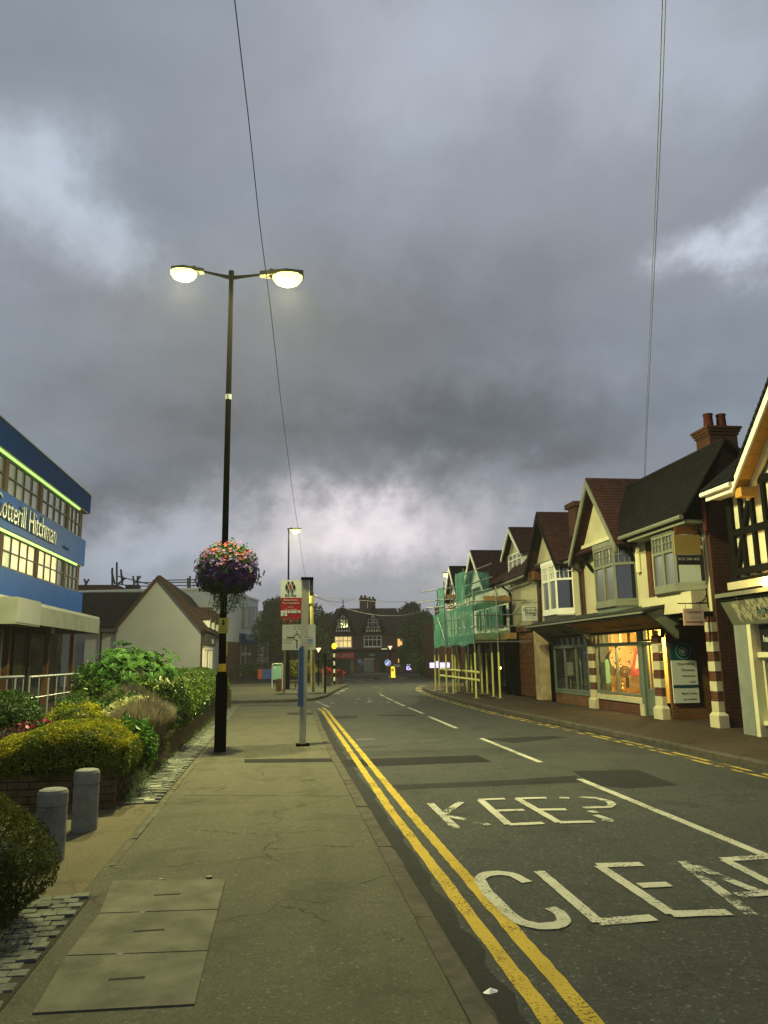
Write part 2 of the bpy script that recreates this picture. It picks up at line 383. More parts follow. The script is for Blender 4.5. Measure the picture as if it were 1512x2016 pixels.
class MB:
    def __init__(s): s.v = []; s.f = []; s.mi = []; s.cur = 0
    def face(s, pts):
        b = len(s.v); s.v += [tuple(p) for p in pts]; s.f.append(tuple(range(b, b+len(pts)))); s.mi.append(s.cur)
    def box(s, a0, a1, b0, b1, z0, z1, F=ID, jit=0):
        P = [F(a, b, z) for z in (z0, z1) for (a, b) in ((a0, b0), (a1, b0), (a1, b1), (a0, b1))]
        if jit: P = [p+Vector((random.uniform(-jit, jit), random.uniform(-jit, jit), random.uniform(-jit, jit))) for p in P]
        s.hexa(P); return s
    def hexa(s, P):
        b = len(s.v); s.v += [tuple(p) for p in P]
        fs = [(0, 3, 2, 1), (4, 5, 6, 7), (0, 1, 5, 4), (1, 2, 6, 5), (2, 3, 7, 6), (3, 0, 4, 7)]
        s.f += [tuple(b+i for i in q) for q in fs]; s.mi += [s.cur]*6
    def prism(s, A, B):
        """two matching polygons A and B joined"""
        b = len(s.v); k = len(A); s.v += [tuple(p) for p in A]+[tuple(p) for p in B]
        s.f.append(tuple(b+i for i in reversed(range(k)))); s.f.append(tuple(b+k+i for i in range(k)))
        for i in range(k): j = (i+1) % k; s.f.append((b+i, b+j, b+k+j, b+k+i))
        s.mi += [s.cur]*(k+2); return s
    def tube(s, pts, r, k=8, cap=True):
        pts = [Vector(p) for p in pts]; rs = r if isinstance(r, (list, tuple)) else [r]*len(pts)
        b = len(s.v); prev = None
        for i, p in enumerate(pts):
            d = (pts[min(i+1, len(pts)-1)]-pts[max(i-1, 0)]).normalized()
            a = d.cross(Vector((0, 0, 1)) if abs(d.z) < .95 else Vector((1, 0, 0))).normalized() if prev is None else (prev-d*prev.dot(d)).normalized()
            prev = a; c = d.cross(a)
            for j in range(k):
                t = 2*math.pi*j/k; s.v.append(tuple(p+(a*math.cos(t)+c*math.sin(t))*rs[i]))
        for i in range(len(pts)-1):
            for j in range(k):
                jj = (j+1) % k; s.f.append((b+i*k+j, b+i*k+jj, b+(i+1)*k+jj, b+(i+1)*k+j)); s.mi.append(s.cur)
        if cap:
            s.f.append(tuple(b+j for j in reversed(range(k)))); s.f.append(tuple(b+(len(pts)-1)*k+j for j in range(k))); s.mi += [s.cur]*2
        return s
    def lathe(s, c, prof, k=20):
        """prof: (radius, z) list around a vertical axis at c"""
        b = len(s.v); c = Vector(c)
        for r, z in prof:
            for j in range(k):
                t = 2*math.pi*j/k; s.v.append((c.x+r*math.cos(t), c.y+r*math.sin(t), c.z+z))
        for i in range(len(prof)-1):
            for j in range(k):
                jj = (j+1) % k; s.f.append((b+i*k+j, b+i*k+jj, b+(i+1)*k+jj, b+(i+1)*k+j)); s.mi.append(s.cur)
        s.f.append(tuple(b+j for j in reversed(range(k)))); s.f.append(tuple(b+(len(prof)-1)*k+j for j in range(k))); s.mi += [s.cur]*2
        return s
    def obj(s, name, mat, parent=None, smooth=False, kind=None, label=None, **tags):
        A = np.array(s.v, dtype=float).reshape(-1, 3)
        lo, hi = A.min(0), A.max(0); c = np.array([(lo[0]+hi[0])/2, (lo[1]+hi[1])/2, lo[2]])
        me = bpy.data.meshes.new(name); me.from_pydata((A-c).tolist(), [], s.f)
        mats = mat if isinstance(mat, (list, tuple)) else [mat]
        for mm in mats: me.materials.append(MATS[mm])
        if len(mats) > 1: me.polygons.foreach_set('material_index', s.mi)
        if smooth: me.polygons.foreach_set('use_smooth', [True]*len(me.polygons))
        me.update()
        o = bpy.data.objects.new(name, me); COL.objects.link(o); cv = Vector(c); WL[o.name] = cv
        if parent is not None: o.parent = parent; o.location = cv-WL[parent.name]
        else: o.location = cv
        if kind: o['kind'] = kind
        if label: o['label'] = label
        setprops(o, None, tags.get('cat'), tags.get('group')); return o
def copy_tree(o, loc=None, parent=None):
    c = o.copy(); COL.objects.link(c); c.parent = parent
    if loc is not None: c.location = loc
    for ch in o.children: copy_tree(ch, None, c)
    return c
def poly_sheet(name, pts, z, mat, kind='structure', parent=None, **k):
    mb = MB(); mb.face([(p[0], p[1], z) for p in pts]); return mb.obj(name, mat, parent, kind=kind, **k)
def text(s, F, u, w, z, size, mat, parent, name='lettering', align='LEFT', ext=.004, sx=1.0, shear=0.0, bold=0.0, up=None):
    cu = bpy.data.curves.new(name, 'FONT'); cu.body = s; cu.size = size; cu.extrude = ext; cu.align_x = align; cu.align_y = 'BOTTOM_BASELINE'
    cu.shear = shear; cu.offset = bold; cu.resolution_u = 3
    t = bpy.data.objects.new(name+'_tmp', cu); COL.objects.link(t)
    dg = bpy.context.evaluated_depsgraph_get(); me = bpy.data.meshes.new_from_object(t.evaluated_get(dg))
    bpy.data.objects.remove(t); bpy.data.curves.remove(cu)
    Z = Vector((0, 0, 1)) if up is None else up
    N = F.U.cross(Z)
    o = bpy.data.objects.new(name, me); COL.objects.link(o); me.materials.clear(); me.materials.append(MATS[mat])
    mt = Matrix((F.U*sx, Z, N)).transposed(); 
    for v in me.vertices: v.co = mt @ v.co
    pos = F(u, w, z); WL[o.name] = pos
    if parent is not None: o.parent = parent; o.location = pos-WL[parent.name]
    else: o.location = pos
    return o
def roof_slope(mb, e0, e1, r1, r0, courses, th=.05, lift=.018):
    """stepped tile courses from the eave e0-e1 up to the ridge r0-r1"""
    e0, e1, r0, r1 = map(Vector, (e0, e1, r0, r1)); nrm = (e1-e0).cross(r0-e0).normalized()
    if nrm.z < 0: nrm = -nrm
    for i in range(courses):
        a, b = i/courses, (i+1.25)/courses; b = min(b, 1.0)
        A0, A1, B0, B1 = e0.lerp(r0, a), e1.lerp(r1, a), e0.lerp(r0, b), e1.lerp(r1, b)
        t = th
        P = [A0, A1, B1, B0, A0+nrm*(t+lift), A1+nrm*(t+lift), B1+nrm*t, B0+nrm*t]
        mb.hexa(P)
    return mb
def window(parent, F, u0, u1, z0, z1, w=0, cols=2, rows=(), frame='white_trim', glass='glass_dark', t=.05, d=.06, sill=True, litcols=None, rec=0.03, small_top=0):
    """frame with mullions; each pane a sub-part"""
    mb = MB(); us = [u0+(u1-u0)*i/cols for i in range(cols+1)]; zs = [z0]+[z0+(z1-z0)*r for r in rows]+[z1]
    h = t/2
    mb.box(u0-h, u1+h, w-.02, w+d, z0-h, z0+h, F); mb.box(u0-h, u1+h, w-.02, w+d, z1-h, z1+h, F)
    for i, u in enumerate(us): mb.box(u-h*(1 if i in (0, cols) else .7), u+h*(1 if i in (0, cols) else .7), w-.02, w+d-.002, z0+h, z1-h, F)
    for z in zs[1:-1]:
        for a, b in zip(us[:-1], us[1:]): mb.box(a+h*.7, b-h*.7, w-.02, w+d-.004, z-h*.8, z+h*.8, F)
    if small_top:
        z = zs[-2] if len(zs) > 2 else z0
        for a, b in zip(us[:-1], us[1:]):
            for k in range(1, small_top):
                uu = a+(b-a)*k/small_top; mb.box(uu-.009, uu+.009, w-.02, w+d-.01, z+h, z1-h, F)
            zz = (z+z1)/2; mb.box(a+h, b-h, w-.02, w+d-.012, zz-.008, zz+.008, F)
    fr = mb.obj('window', frame, parent)
    for i, (a, b) in enumerate(zip(us[:-1], us[1:])):
        for c, e in zip(zs[:-1], zs[1:]):
            g = MB().box(a+h*.6, b-h*.6, w-.015, w+.0, c+h*.7, e-h*.7, F)
            g.obj('pane', (litcols[i] if litcols else glass), fr)
    if sill:
        MB().box(u0-.08, u1+.08, w-.02, w+d+.06, z0-h-.05, z0-h-.003, F).obj('sill', frame, fr)
    return fr

# ---- foliage helpers
def leaf_mesh(name, C, size, mat, parent=None, aspect=.5, up=None, kind=None, jitter=.35, **k):
    C = np.asarray(C, float); N = len(C)
    d = rng.normal(size=(N, 3))
    if up is not None: d = d*.75+np.asarray(up)[None]*1.0 if np.ndim(up) == 1 else d*.6+up
    d /= np.linalg.norm(d, axis=1)[:, None]+1e-9
    q = rng.normal(size=(N, 3)); s = np.cross(d, q); s /= np.linalg.norm(s, axis=1)[:, None]+1e-9
    nn = np.cross(d, s)
    sz = size*(1+jitter*rng.uniform(-1, 1, N))[:, None]
    v0 = C-d*sz*.5; v1 = C+s*sz*aspect*.5+nn*sz*.08; v2 = C+d*sz*.5; v3 = C-s*sz*aspect*.5+nn*sz*.08
    V = np.stack([v0, v1, v2, v3], 1).reshape(-1, 3)
    lo, hi = V.min(0), V.max(0); c = np.array([(lo[0]+hi[0])/2, (lo[1]+hi[1])/2, lo[2]])
    me = bpy.data.meshes.new(name); me.vertices.add(4*N); me.loops.add(4*N); me.polygons.add(N)
    me.vertices.foreach_set('co', (V-c).astype(np.float32).ravel()); me.loops.foreach_set('vertex_index', np.arange(4*N, dtype=np.int32))
    me.polygons.foreach_set('loop_start', np.arange(0, 4*N, 4, dtype=np.int32)); me.update(calc_edges=True)
    me.materials.append(MATS[mat]); o = bpy.data.objects.new(name, me); COL.objects.link(o); WL[o.name] = Vector(c)
    if parent is not None: o.parent = parent; o.location = Vector(c)-WL[parent.name]
    else: o.location = c
    if kind: o['kind'] = kind
    return o
def fbm(P, s, seed=0):
    return np.array([mnoise.fractal(Vector((p[0]*s+seed, p[1]*s, p[2]*s)), .6, 2.0, 3) for p in P])
def ell_pts(c, r, n, shell=.35, lump=.25, ls=2.2, seed=0, zmin=None):
    d = rng.normal(size=(n, 3)); d /= np.linalg.norm(d, axis=1)[:, None]
    k = 1-shell*rng.random(n)**1.6
    P = d*np.asarray(r)[None]; l = 1+lump*fbm(P/np.max(r), ls, seed)
    P = np.asarray(c)[None]+P*(k*l)[:, None]
    if zmin is not None: P = P[P[:, 2] > zmin]
    return P
def core(parent, c, r, mat='leaf_dark', name='dark_core', sc=.72, k=12, zmin=None):  # solid dark core added inside the leaves to block see-through
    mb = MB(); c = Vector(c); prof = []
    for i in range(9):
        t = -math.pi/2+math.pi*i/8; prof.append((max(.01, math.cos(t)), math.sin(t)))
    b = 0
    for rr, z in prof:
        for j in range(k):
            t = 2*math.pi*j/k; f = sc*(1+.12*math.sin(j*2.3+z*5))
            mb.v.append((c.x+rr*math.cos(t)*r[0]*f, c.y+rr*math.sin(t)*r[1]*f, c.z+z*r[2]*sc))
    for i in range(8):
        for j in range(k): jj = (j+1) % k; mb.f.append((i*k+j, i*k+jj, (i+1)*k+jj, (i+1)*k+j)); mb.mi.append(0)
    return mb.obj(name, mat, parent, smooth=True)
def box_pts(u0, u1, v0, v1, ztop, zbot, n, rnd=.12, bulge=.05):
    """points over the skin of a clipped hedge: top (height from ztop(x,y)) and sides"""
    out = []; A = (u1-u0)*(v1-v0); S = 2*((u1-u0)+(v1-v0))*.8; 
    nt_ = int(n*A/(A+S)) ; ns = n-nt_
    x = rng.uniform(u0, u1, nt_); y = rng.uniform(v0, v1, nt_)
    e = np.minimum.reduce([x-u0, u1-x, y-v0, v1-y]); drop = np.clip(rnd-e, 0, rnd)**2/rnd
    z = ztop(x, y)-drop-rng.random(nt_)**2*.06; out.append(np.stack([x, y, z], 1))
    per = rng.random(ns); w, d = (u1-u0), (v1-v0); L_ = 2*(w+d); t = per*L_
    xx = np.where(t < w, u0+t, np.where(t < w+d, u1, np.where(t < 2*w+d, u1-(t-w-d), u0)))
    yy = np.where(t < w, v0, np.where(t < w+d, v0+(t-w), np.where(t < 2*w+d, v1, v1-(t-2*w-d))))
    zt = ztop(xx, yy)-rnd*.4; zz = zbot+(zt-zbot)*rng.random(ns)
    inn = rng.random(ns)**2*.08; cx, cy = (u0+u1)/2, (v0+v1)/2
    f = bulge*np.sin(np.clip((zz-zbot)/(zt-zbot+1e-6), 0, 1)*math.pi)-inn
    xx += np.sign(xx-cx)*f*(np.abs(xx-cx) > w*.49); yy += np.sign(yy-cy)*f*(np.abs(yy-cy) > d*.49)
    out.append(np.stack([xx, yy, zz], 1)); P = np.concatenate(out)
    P += .03*np.stack([fbm(P, 3, 1), fbm(P, 3, 5), fbm(P, 3, 9)], 1)
    return P
# ================================================================== the setting
poly_sheet('ground', [(-900, -300), (900, -300), (900, 1500), (-900, 1500)], -.16, 'soil')
poly_sheet('road', [(-60, -12), (60, -12), (60, 130), (-60, 130)], ROADZ, 'road_asphalt')
KL = [(0.98, -5), (0.98, 14), (1.05, 20), (1.16, 24.5), (1.10, 26.0), (0.85, 27.2), (.3, 28.0), (-.7, 28.35), (-2, 28.4), (-16, 28.4)]
KR = [(7.05, -5), (7.05, 15.5), (6.88, 19), (6.75, 24), (6.85, 30), (7.1, 36), (7.6, 41), (8.4, 45), (9.8, 48), (12, 49.6), (32, 50)]
KF = [(-16, 32), (.3, 32), (1.4, 32.7), (2.05, 35), (3.2, 43), (4.4, 50), (4.5, 51.5), (3.6, 53), (1, 54), (-22, 55)]
def solid_slab(name, pts, z0, z1, mat, **k):
    mb = MB(); mb.prism([(x, y, z0) for x, y in pts], [(x, y, z1) for x, y in pts]); return mb.obj(name, mat, kind='structure', **k)
pl = solid_slab('pavement_left', KL+[(-16, -5)], ROADZ-.03, 0, 'pave_asphalt')
pr = solid_slab('pavement_right', [(p[0]+.01, p[1]) for p in reversed(KR)]+[(32, -5)][::-1], ROADZ-.03, 0, 'pave_right')
pf = solid_slab('pavement_far', KF[::-1], ROADZ-.03, 0, 'pave_asphalt')
solid_slab('pavement_corner', [(-30, 58), (-3.2, 59), (-.4, 76), (1.5, 84), (1.5, 100), (-40, 100)][::-1], ROADZ-.03, -.005, 'pave_right')
solid_slab('pavement_parade', [(2.2, 83.6), (30, 83.6), (30, 110), (2.2, 110)][::-1], ROADZ-.03, .0, 'pave_right')
def resample(pl_, step):
    out = [Vector(pl_[0])]; acc = 0
    for a, b in zip(pl_[:-1], pl_[1:]):
        a, b = Vector(a), Vector(b); L_ = (b-a).length; t = step-acc
        while t <= L_: out.append(a+(b-a)*(t/L_)); t += step
        acc = L_-(t-step)
    return out
def kerb(parent, line, side, y0, y1, step=.92, w=.125):
    P = resample(line, step)
    for a, b in zip(P[:-1], P[1:]):
        if not (y0 < (a.y+b.y)/2 < y1) or abs(a.x) > 16: continue
        d = (b-a).normalized(); nn = Vector((-d.y, d.x))*side; a2, b2 = a+d*.003, b-d*.003
        dz = random.uniform(-.004, .006); o = random.uniform(-.003, .003)
        A = [a2-nn*(.01+o), b2-nn*(.01+o), b2+nn*w, a2+nn*w]
        B = [a2+nn*(.012-o), b2+nn*(.012-o), b2+nn*w, a2+nn*w]
        mb = MB(); zt = .010+dz
        mb.prism([(p.x, p.y, ROADZ-.02) for p in A], [(p.x, p.y, zt-.022) for p in A])
        mb.prism([(p.x, p.y, zt-.022) for p in A], [(p.x, p.y, zt) for p in B])
        mb.obj('kerb_stone', 'kerb_stone', parent)
kerb(pl, KL, 1, 1.5, 29); kerb(pr, KR, -1, 8, 50); kerb(pf, KF, 1, 31, 54, 1.2)
# gutter channel beside the left kerb: a dusty strip
def strip(name, pts, w, z, mat, kind='structure', parent=None, jag=0.0, step=.25, **k):
    P = resample(pts, step) if jag else [Vector(p) for p in pts]
    if jag: P.append(Vector(pts[-1]))
    mb = MB(); E0 = []; E1 = []
    for i, p in enumerate(P):
        d = (P[min(i+1, len(P)-1)]-P[max(i-1, 0)]).normalized(); nn = Vector((-d.y, d.x))
        E0.append(p+nn*(w/2+random.uniform(-jag, jag))); E1.append(p-nn*(w/2+random.uniform(-jag, jag)))
    for i in range(len(P)-1): mb.face([(*E1[i], z), (*E1[i+1], z), (*E0[i+1], z), (*E0[i], z)])
    return mb.obj(name, mat, parent, kind=kind, **k)
def gp(px, py, z=ROADZ): p = G(px, py, z); return (p.x, p.y)
PAINT('paint_yellow', (.46, .33, .045), .16, scale=4); PAINT('paint_white', (.46, .46, .36), .18); PAINT('paint_white_worn', (.42, .42, .34), .42, scale=9)
PAINT('paint_yellow_old', (.42, .32, .07), .5)
A_ = [gp(1086, 2016), gp(772, 1600), gp(642, 1410), gp(635, 1400), gp(627, 1395)]; d0 = Vector(A_[0])-Vector(A_[1])
A_ = [tuple(Vector(A_[0])+d0.normalized()*5)]+A_
B_ = [gp(1171, 2016), gp(807, 1600), gp(652, 1410), gp(645, 1400), gp(635, 1393)]; d0 = Vector(B_[0])-Vector(B_[1])
B_ = [tuple(Vector(B_[0])+d0.normalized()*5)]+B_
strip('yellow_line', A_, .098, ROADZ+.004, 'paint_yellow', jag=.006, step=.12)
strip('yellow_line', B_, .098, ROADZ+.004, 'paint_yellow', jag=.006, step=.12)
for off in (.22, .40):
    strip('yellow_line', [(p[0]-off-(.0 if p[1] < 40 else .05), p[1]) for p in KR[:9]], .085, ROADZ+.004, 'paint_yellow_old', jag=.008, step=.3)
for a, b, w in [((1141, 1534), (1700, 1764), .10), ((948, 1454), (1064, 1501), .10), ((844.7, 1411), (899, 1434), .10), ((803.7, 1393), (833, 1405), .10),
             ((776, 1381), (796, 1390), .1), ((759.5, 1373), (773, 1379.3), .1), ((748, 1367), (757, 1371.3), .1)]:
    strip('centre_dash', [gp(*a), gp(*b)], w, ROADZ+.004, 'paint_white', jag=.003, step=.15)
z_ = ROADZ+.004
def c5(x, y): return gp(800+x/2.1236, 1380+y/2.1236)
def stroke(mb, pts, wx=.105, wy=.15, step=.05):
    P = resample(pts, step)+[Vector(pts[-1])]; L0 = []; L1 = []
    for i, p in enumerate(P):
        d = (P[min(i+1, len(P)-1)]-P[max(i-1, 0)]); d = d.normalized() if d.length > 1e-6 else Vector((1, 0)); nn = Vector((-d.y, d.x))
        o = Vector((nn.x*wx/2, nn.y*wy/2))*random.uniform(.93, 1.07); L0.append(p+o); L1.append(p-o)
    for i in range(len(P)-1): mb.face([(*L1[i], mb.z), (*L1[i+1], mb.z), (*L0[i+1], mb.z), (*L0[i], mb.z)])
letters = {
 'K': [[(100, 430), (203, 530)], [(228, 425), (150, 480)], [(168, 482), (348, 522)], [(190, 531), (222, 531)]],
 'E': [[(305, 415), (412, 411)], [(380, 461), (492, 458)], [(428, 520), (573, 513)], [(309, 416), (428, 520)]],
 'E.1': [[(460, 410), (585, 407)], [(555, 457), (668, 456)], [(638, 511), (785, 507)], [(464, 411), (638, 511)]],
 'P': [[(640, 407), (682, 408)], [(720, 405), (790, 408), (845, 421), (862, 434), (845, 446), (740, 449)], [(765, 462), (795, 470)], [(820, 500), (868, 505)], [(790, 480), (845, 499)]],
 'C': [[(505, 762), (445, 729), (385, 722), (330, 728), (305, 748), (335, 800), (430, 895), (480, 930), (560, 948), (635, 942), (662, 925), (645, 892), (600, 868)]],
 'L': [[(555, 715), (805, 930)], [(800, 930), (1035, 910)]],
 'E.2': [[(800, 691), (985, 685)], [(806, 693), (1110, 895)], [(975, 776), (1100, 770)], [(1105, 896), (1350, 888)]],
 'A': [[(1145, 682), (1185, 682)], [(1172, 690), (1448, 900)], [(1385, 818), (1570, 800)], [(1205, 692), (1420, 782)], [(1420, 782), (1760, 890)]],
 'R': [[(1325, 667), (1500, 655), (1580, 660), (1680, 690), (1700, 712), (1600, 740)], [(1332, 668), (1690, 850)], [(1560, 745), (1950, 850)]]}
for i, (k, sts) in enumerate(letters.items()):
    mb = MB()
    for j, st in enumerate(sts):
        mb.z = z_+.004+.0004*j; big = k in 'CLAR' or k == 'E.2'
        stroke(mb, [c5(*p) for p in st], .088, .125 if big else .11)
    worn = k in ('K', 'P', 'A')
    mb.obj('road_letter', 'paint_white_worn' if worn else 'paint_white', kind='structure')
for a, b in [((651, 1385), (656, 1384)), ((662, 1377), (668, 1376.5)), ((698, 1383), (706, 1383)), ((703, 1376), (708, 1377)), ((722, 1383.5), (732, 1380)), ((725, 1375.5), (729, 1377)),
             ((684, 1377), (687, 1377)), ((746, 1383), (750, 1383)), ((762, 1382), (766, 1383)), ((684, 1350), (698, 1350)), ((714, 1349), (727, 1348.5)), ((741, 1348), (753, 1348)),
             ((767, 1347.5), (781, 1347.5)), ((795, 1347.5), (810, 1347.5)), ((824, 1349), (838, 1348.5)), ((821, 1355), (832, 1357)), ((824, 1352), (836, 1352.5)), ((823, 1359), (831, 1361)),
             ((740, 1357), (755, 1357)), ((741, 1361), (752, 1361)), ((743, 1364), (753, 1363)), ((735, 1353), (748, 1352.5)), ((662, 1364), (668, 1366)), ((668, 1362), (678, 1359)), ((673, 1357), (686, 1355)),
             ((605, 1378), (640, 1371)), ((640, 1371), (664, 1362)), ((604, 1378), (604.5, 1381)), ((679, 1336), (697, 1339)), ((700, 1339), (715, 1342)), ((707, 1337), (722, 1338)), ((727, 1336), (735, 1338)), ((648, 1392), (622, 1381)), ((764, 1340), (770, 1338))]:
    strip('road_marking', [gp(*a), gp(*b)], .14 if a[1] < 1366 else .11, ROADZ+.0045, 'paint_white_worn', jag=.004, step=.3)
# tarmac repairs
strip('gutter_grit', [(p[0]+.13, p[1]) for p in KL[:5]], .16, ROADZ+.001, 'patch_mid', jag=.03, step=.2)
strip('gutter_grit', [(p[0]-.10, p[1]) for p in KR[1:8]], .14, ROADZ+.001, 'patch_mid', jag=.03, step=.3)
_g = G(720, 1456, ROADZ); dcv = MB().box(_g.x-.2, _g.x+.2, _g.y-.16, _g.y+.16, ROADZ-.02, ROADZ+.0032).obj('drain_cover', 'dark_paint', kind='structure')
_g = G(1010, 1486, ROADZ)
def gpoly(name, pts, z, base, mat, **k):
    return poly_sheet(name, [(lambda p: (p.x, p.y))(G(a, b, base)) for a, b in pts], z, mat, **k)
gpoly('tarmac_repair', [(672, 1496), (940, 1487), (968, 1500), (760, 1508), (682, 1510)], ROADZ+.002, ROADZ, 'patch_dark')
gpoly('tarmac_repair', [(770, 1546), (1000, 1536), (1133, 1527), (1150, 1540), (900, 1550), (785, 1555)], ROADZ+.002, ROADZ, 'patch_mid')
gpoly('tarmac_repair', [(1128, 1518), (1255, 1516), (1335, 1546), (1240, 1552), (1165, 1546)], ROADZ+.0026, ROADZ, 'patch_mid')
gpoly('tarmac_repair', [(630, 1410), (703, 1408), (703, 1414), (632, 1417)], ROADZ+.002, ROADZ, 'patch_mid')
gpoly('tarmac_repair', [(740, 1407), (820, 1407), (818, 1410), (745, 1410)], ROADZ+.002, ROADZ, 'patch_mid')
gpoly('tarmac_repair', [(950, 1455), (1090, 1449), (1120, 1452), (1010, 1463)], ROADZ+.002, ROADZ, 'patch_mid')
gpoly('tarmac_repair', [(481, 1495), (662, 1493), (662, 1500), (481, 1502)], .003, 0, 'patch_dark')
gpoly('tarmac_repair', [(478, 1405), (528, 1404), (526, 1409), (474, 1410)], .003, 0, 'entry_tarmac')
gpoly('tarmac_repair', [(566, 1403), (620, 1403), (624, 1407), (566, 1407)], .003, 0, 'patch_dark')
# joints across the left pavement
for py in (1502, 1566, 1440):
    a, b = G(360 if py > 1500 else 430, py, 0), G(705 if py > 1540 else 660, py+1, 0)
    strip('pavement_joint', [(max(a.x, -1.25), a.y), (.85, b.y)], .012, .003, 'patch_dark', jag=.004)
# tarmac of the planter entry and its concrete edging
poly_sheet('planter_entry', [(-1.36, -4), (-1.36, 29), (-9, 29), (-9, -4)][::-1], .003, 'entry_tarmac')
for y in np.arange(2.2, 24, .92):
    if 4.0 < y < 5.9: continue
    o = .006*math.sin(y*1.7); dz = random.uniform(.002, .010)
    MB().box(-1.335+o, -1.275+o, y, y+.908, -.02, dz, jit=.003).obj('edging_stone', 'edging', pl)
# three concrete chamber covers
cr = [((62, 1998), (384, 1980), (410, 1875), (129, 1885)), ((129, 1885), (410, 1875), (430, 1794), (195, 1802)), ((195, 1802), (430, 1794), (445, 1734), (240, 1740))]
for i, q in enumerate(cr):
    P = [G(a, b, 0) for a, b in q]; c = sum(P, Vector())/4; P = [c+(p-c)*.992 for p in P]
    mb = MB(); zt = .008+.003*i
    if i == 2: P[3] = G(222, 1738, 0)
    mb.prism([(p.x, p.y, -.01) for p in P], [(p.x, p.y, zt) for p in P])
    o = mb.obj('chamber_cover', 'concrete_slab', pl)
    t = MB(); t.box(c.x-.09, c.x+.09, c.y-.012, c.y+.012, 0, zt+.0015); t.obj('lifting_slot', 'dark_inside', o)
    for sx in (-.1, .25):
        t = MB(); t.lathe((c.x+sx, P[3].y-.02, 0), [(.022, 0), (.022, zt+.002)], 8); t.obj('key_hole', 'dark_paint', o)
# granite setts
def setts(parent, x0, x1, y0, y1, cw, ch, objs=True, edge=None):
    mb_all = MB(); y = y0; r = 0
    protos = []
    while y < y1-.02:
        x = x1-(cw*.5 if r % 2 else 0)*random.uniform(.6, 1)-.0
        while x > x0:
            w = cw*random.uniform(.82, 1.15); a = x-w
            if edge is None or edge((x+a)/2, y):
                mb = mb_all if not objs else MB()
                h = random.uniform(.004, .018); g_ = .0035
                b0 = len(mb.v)
                P = [(a+g_, y+g_), (x-g_, y+g_), (x-g_, y+ch-g_), (a+g_, y+ch-g_)]; P = [(p[0]+random.uniform(-.006, .006), p[1]+random.uniform(-.006, .006)) for p in P]
                cx, cy = (a+x)/2, y+ch/2; Q = [(cx+(p[0]-cx)*.93, cy+(p[1]-cy)*.90) for p in P]
                mb.prism([(p[0], p[1], 0) for p in P], [(p[0], p[1], h-.002) for p in P]); mb.prism([(p[0], p[1], h-.002) for p in P], [(p[0], p[1], h+.006) for p in Q])
                if objs: mb.obj('sett', 'sett_pale' if random.random() < .09 else 'sett', parent)
            x = a
        y += ch; r += 1
    if not objs and mb_all.v: mb_all.obj('distant_setts', 'sett', parent, kind='stuff')
s1 = solid_slab('sett_paving', [(-3.0, 3.6), (-1.275, 3.6), (-1.275, 5.95), (-3.0, 5.95)], -.03, .006, 'mortar')
setts(s1, -2.6, -1.285, 4.0, 5.93, .115, .095)
s2 = solid_slab('sett_paving', [(-1.95, 9.5), (-1.36, 9.5), (-1.36, 27.4), (-1.95, 27.4)], -.03, .006, 'mortar')
setts(s2, -1.85, -1.36, 9.52, 12.6, .15, .11); setts(s2, -1.75, -1.36, 12.6, 27.3, .15, .12, objs=False)
# ================================================================== left side: blue office building
bl = thing('office_building', 'three storey office block with blue cladding bands, green lit strips and lit first floor windows', 'building', (-12, 24, 0))
FL = Fr((-8.2, 0), (0, 1))
def lb(a0, a1, w0, w1, z0, z1, name, mat, parent=bl, **k): return MB().box(a0, a1, w0, w1, z0, z1, FL).obj(name, mat, parent, **k)
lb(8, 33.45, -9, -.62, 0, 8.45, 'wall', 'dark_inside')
lb(33.2, 33.75, -.62, -.2, 3.3, 8.3, 'end_pillar', 'pillar_brown')
ys = [10.3, 13.8, 17.3, 20.8, 24.3, 27.8, 31.3, 33.95]
for (z0, z1, mat, dw) in [(7.88, 8.66, 'blue_dark', .06), (5.58, 6.66, 'blue_panel', 0), (3.42, 4.42, 'blue_panel', 0)]:
    for a, b in zip(ys[:-1], ys[1:]):
        MB().box(a+.006, min(b, 33.95 if dw else 33.7)-.006, -.5, dw, z0, z1, FL).obj('cladding_panel', mat, bl)
    MB().box(8, 33.6 if not dw else 33.9, -.6, dw-.03, z0-.03, z0-.004, FL).obj('soffit', 'grey_metal', bl)
lb(8, 34.0, -.7, .10, 8.66, 8.70, 'parapet_cap', 'galv')
for z0 in (7.83, 5.53): lb(11, 32.6, -.075, -.015, z0-.045, z0+.018, 'light_strip', 'led_green')
for (z0, z1) in ((6.70, 7.70), (4.46, 5.42)):
    for i, (a, b) in enumerate(zip(ys[:-1], ys[1:])):
        lit = z0 < 5 and 3 <= i+0 <= 5
        lc = None
        if lit: lc = [['win_lit', 'win_lit', 'win_lit_dim', 'win_lit'], ['win_lit_dim', 'win_lit', 'win_lit', 'win_lit'], ['win_lit', 'win_lit', 'win_lit', 'glass_pale']][(i-3) % 3]
        elif i < 6: lc = [random.choice(('glass_pale', 'glass_grey', 'glass_blind')) for _ in range(4)]
        if z0 < 5 and i == 5: lc = ['win_lit', 'win_lit', 'win_lit', 'glass_pale']
        e = b-.30 if i < 6 else 33.1
        window(bl, FL, a+.02, e, z0+.02, z1+.06, w=-.16, cols=4 if i < 6 else 3, rows=(.5,), frame='dark_paint', glass='glass_pale', t=.05, d=.05, sill=False, litcols=lc if lc else None)
        if i < 6: lb(b-.27, b-.02, -.5, -.08, z0-.04, z1+.1, 'window_pillar', 'pillar_brown')
text('Cotterill Hitchman', FL, 22.9, .05, 5.83, 1.02, 'letter_silver', bl, ext=.03, sx=.80)
text('solicitors', FL, 30.2, .01, 5.86, .26, 'blue_dark', bl, ext=.003)
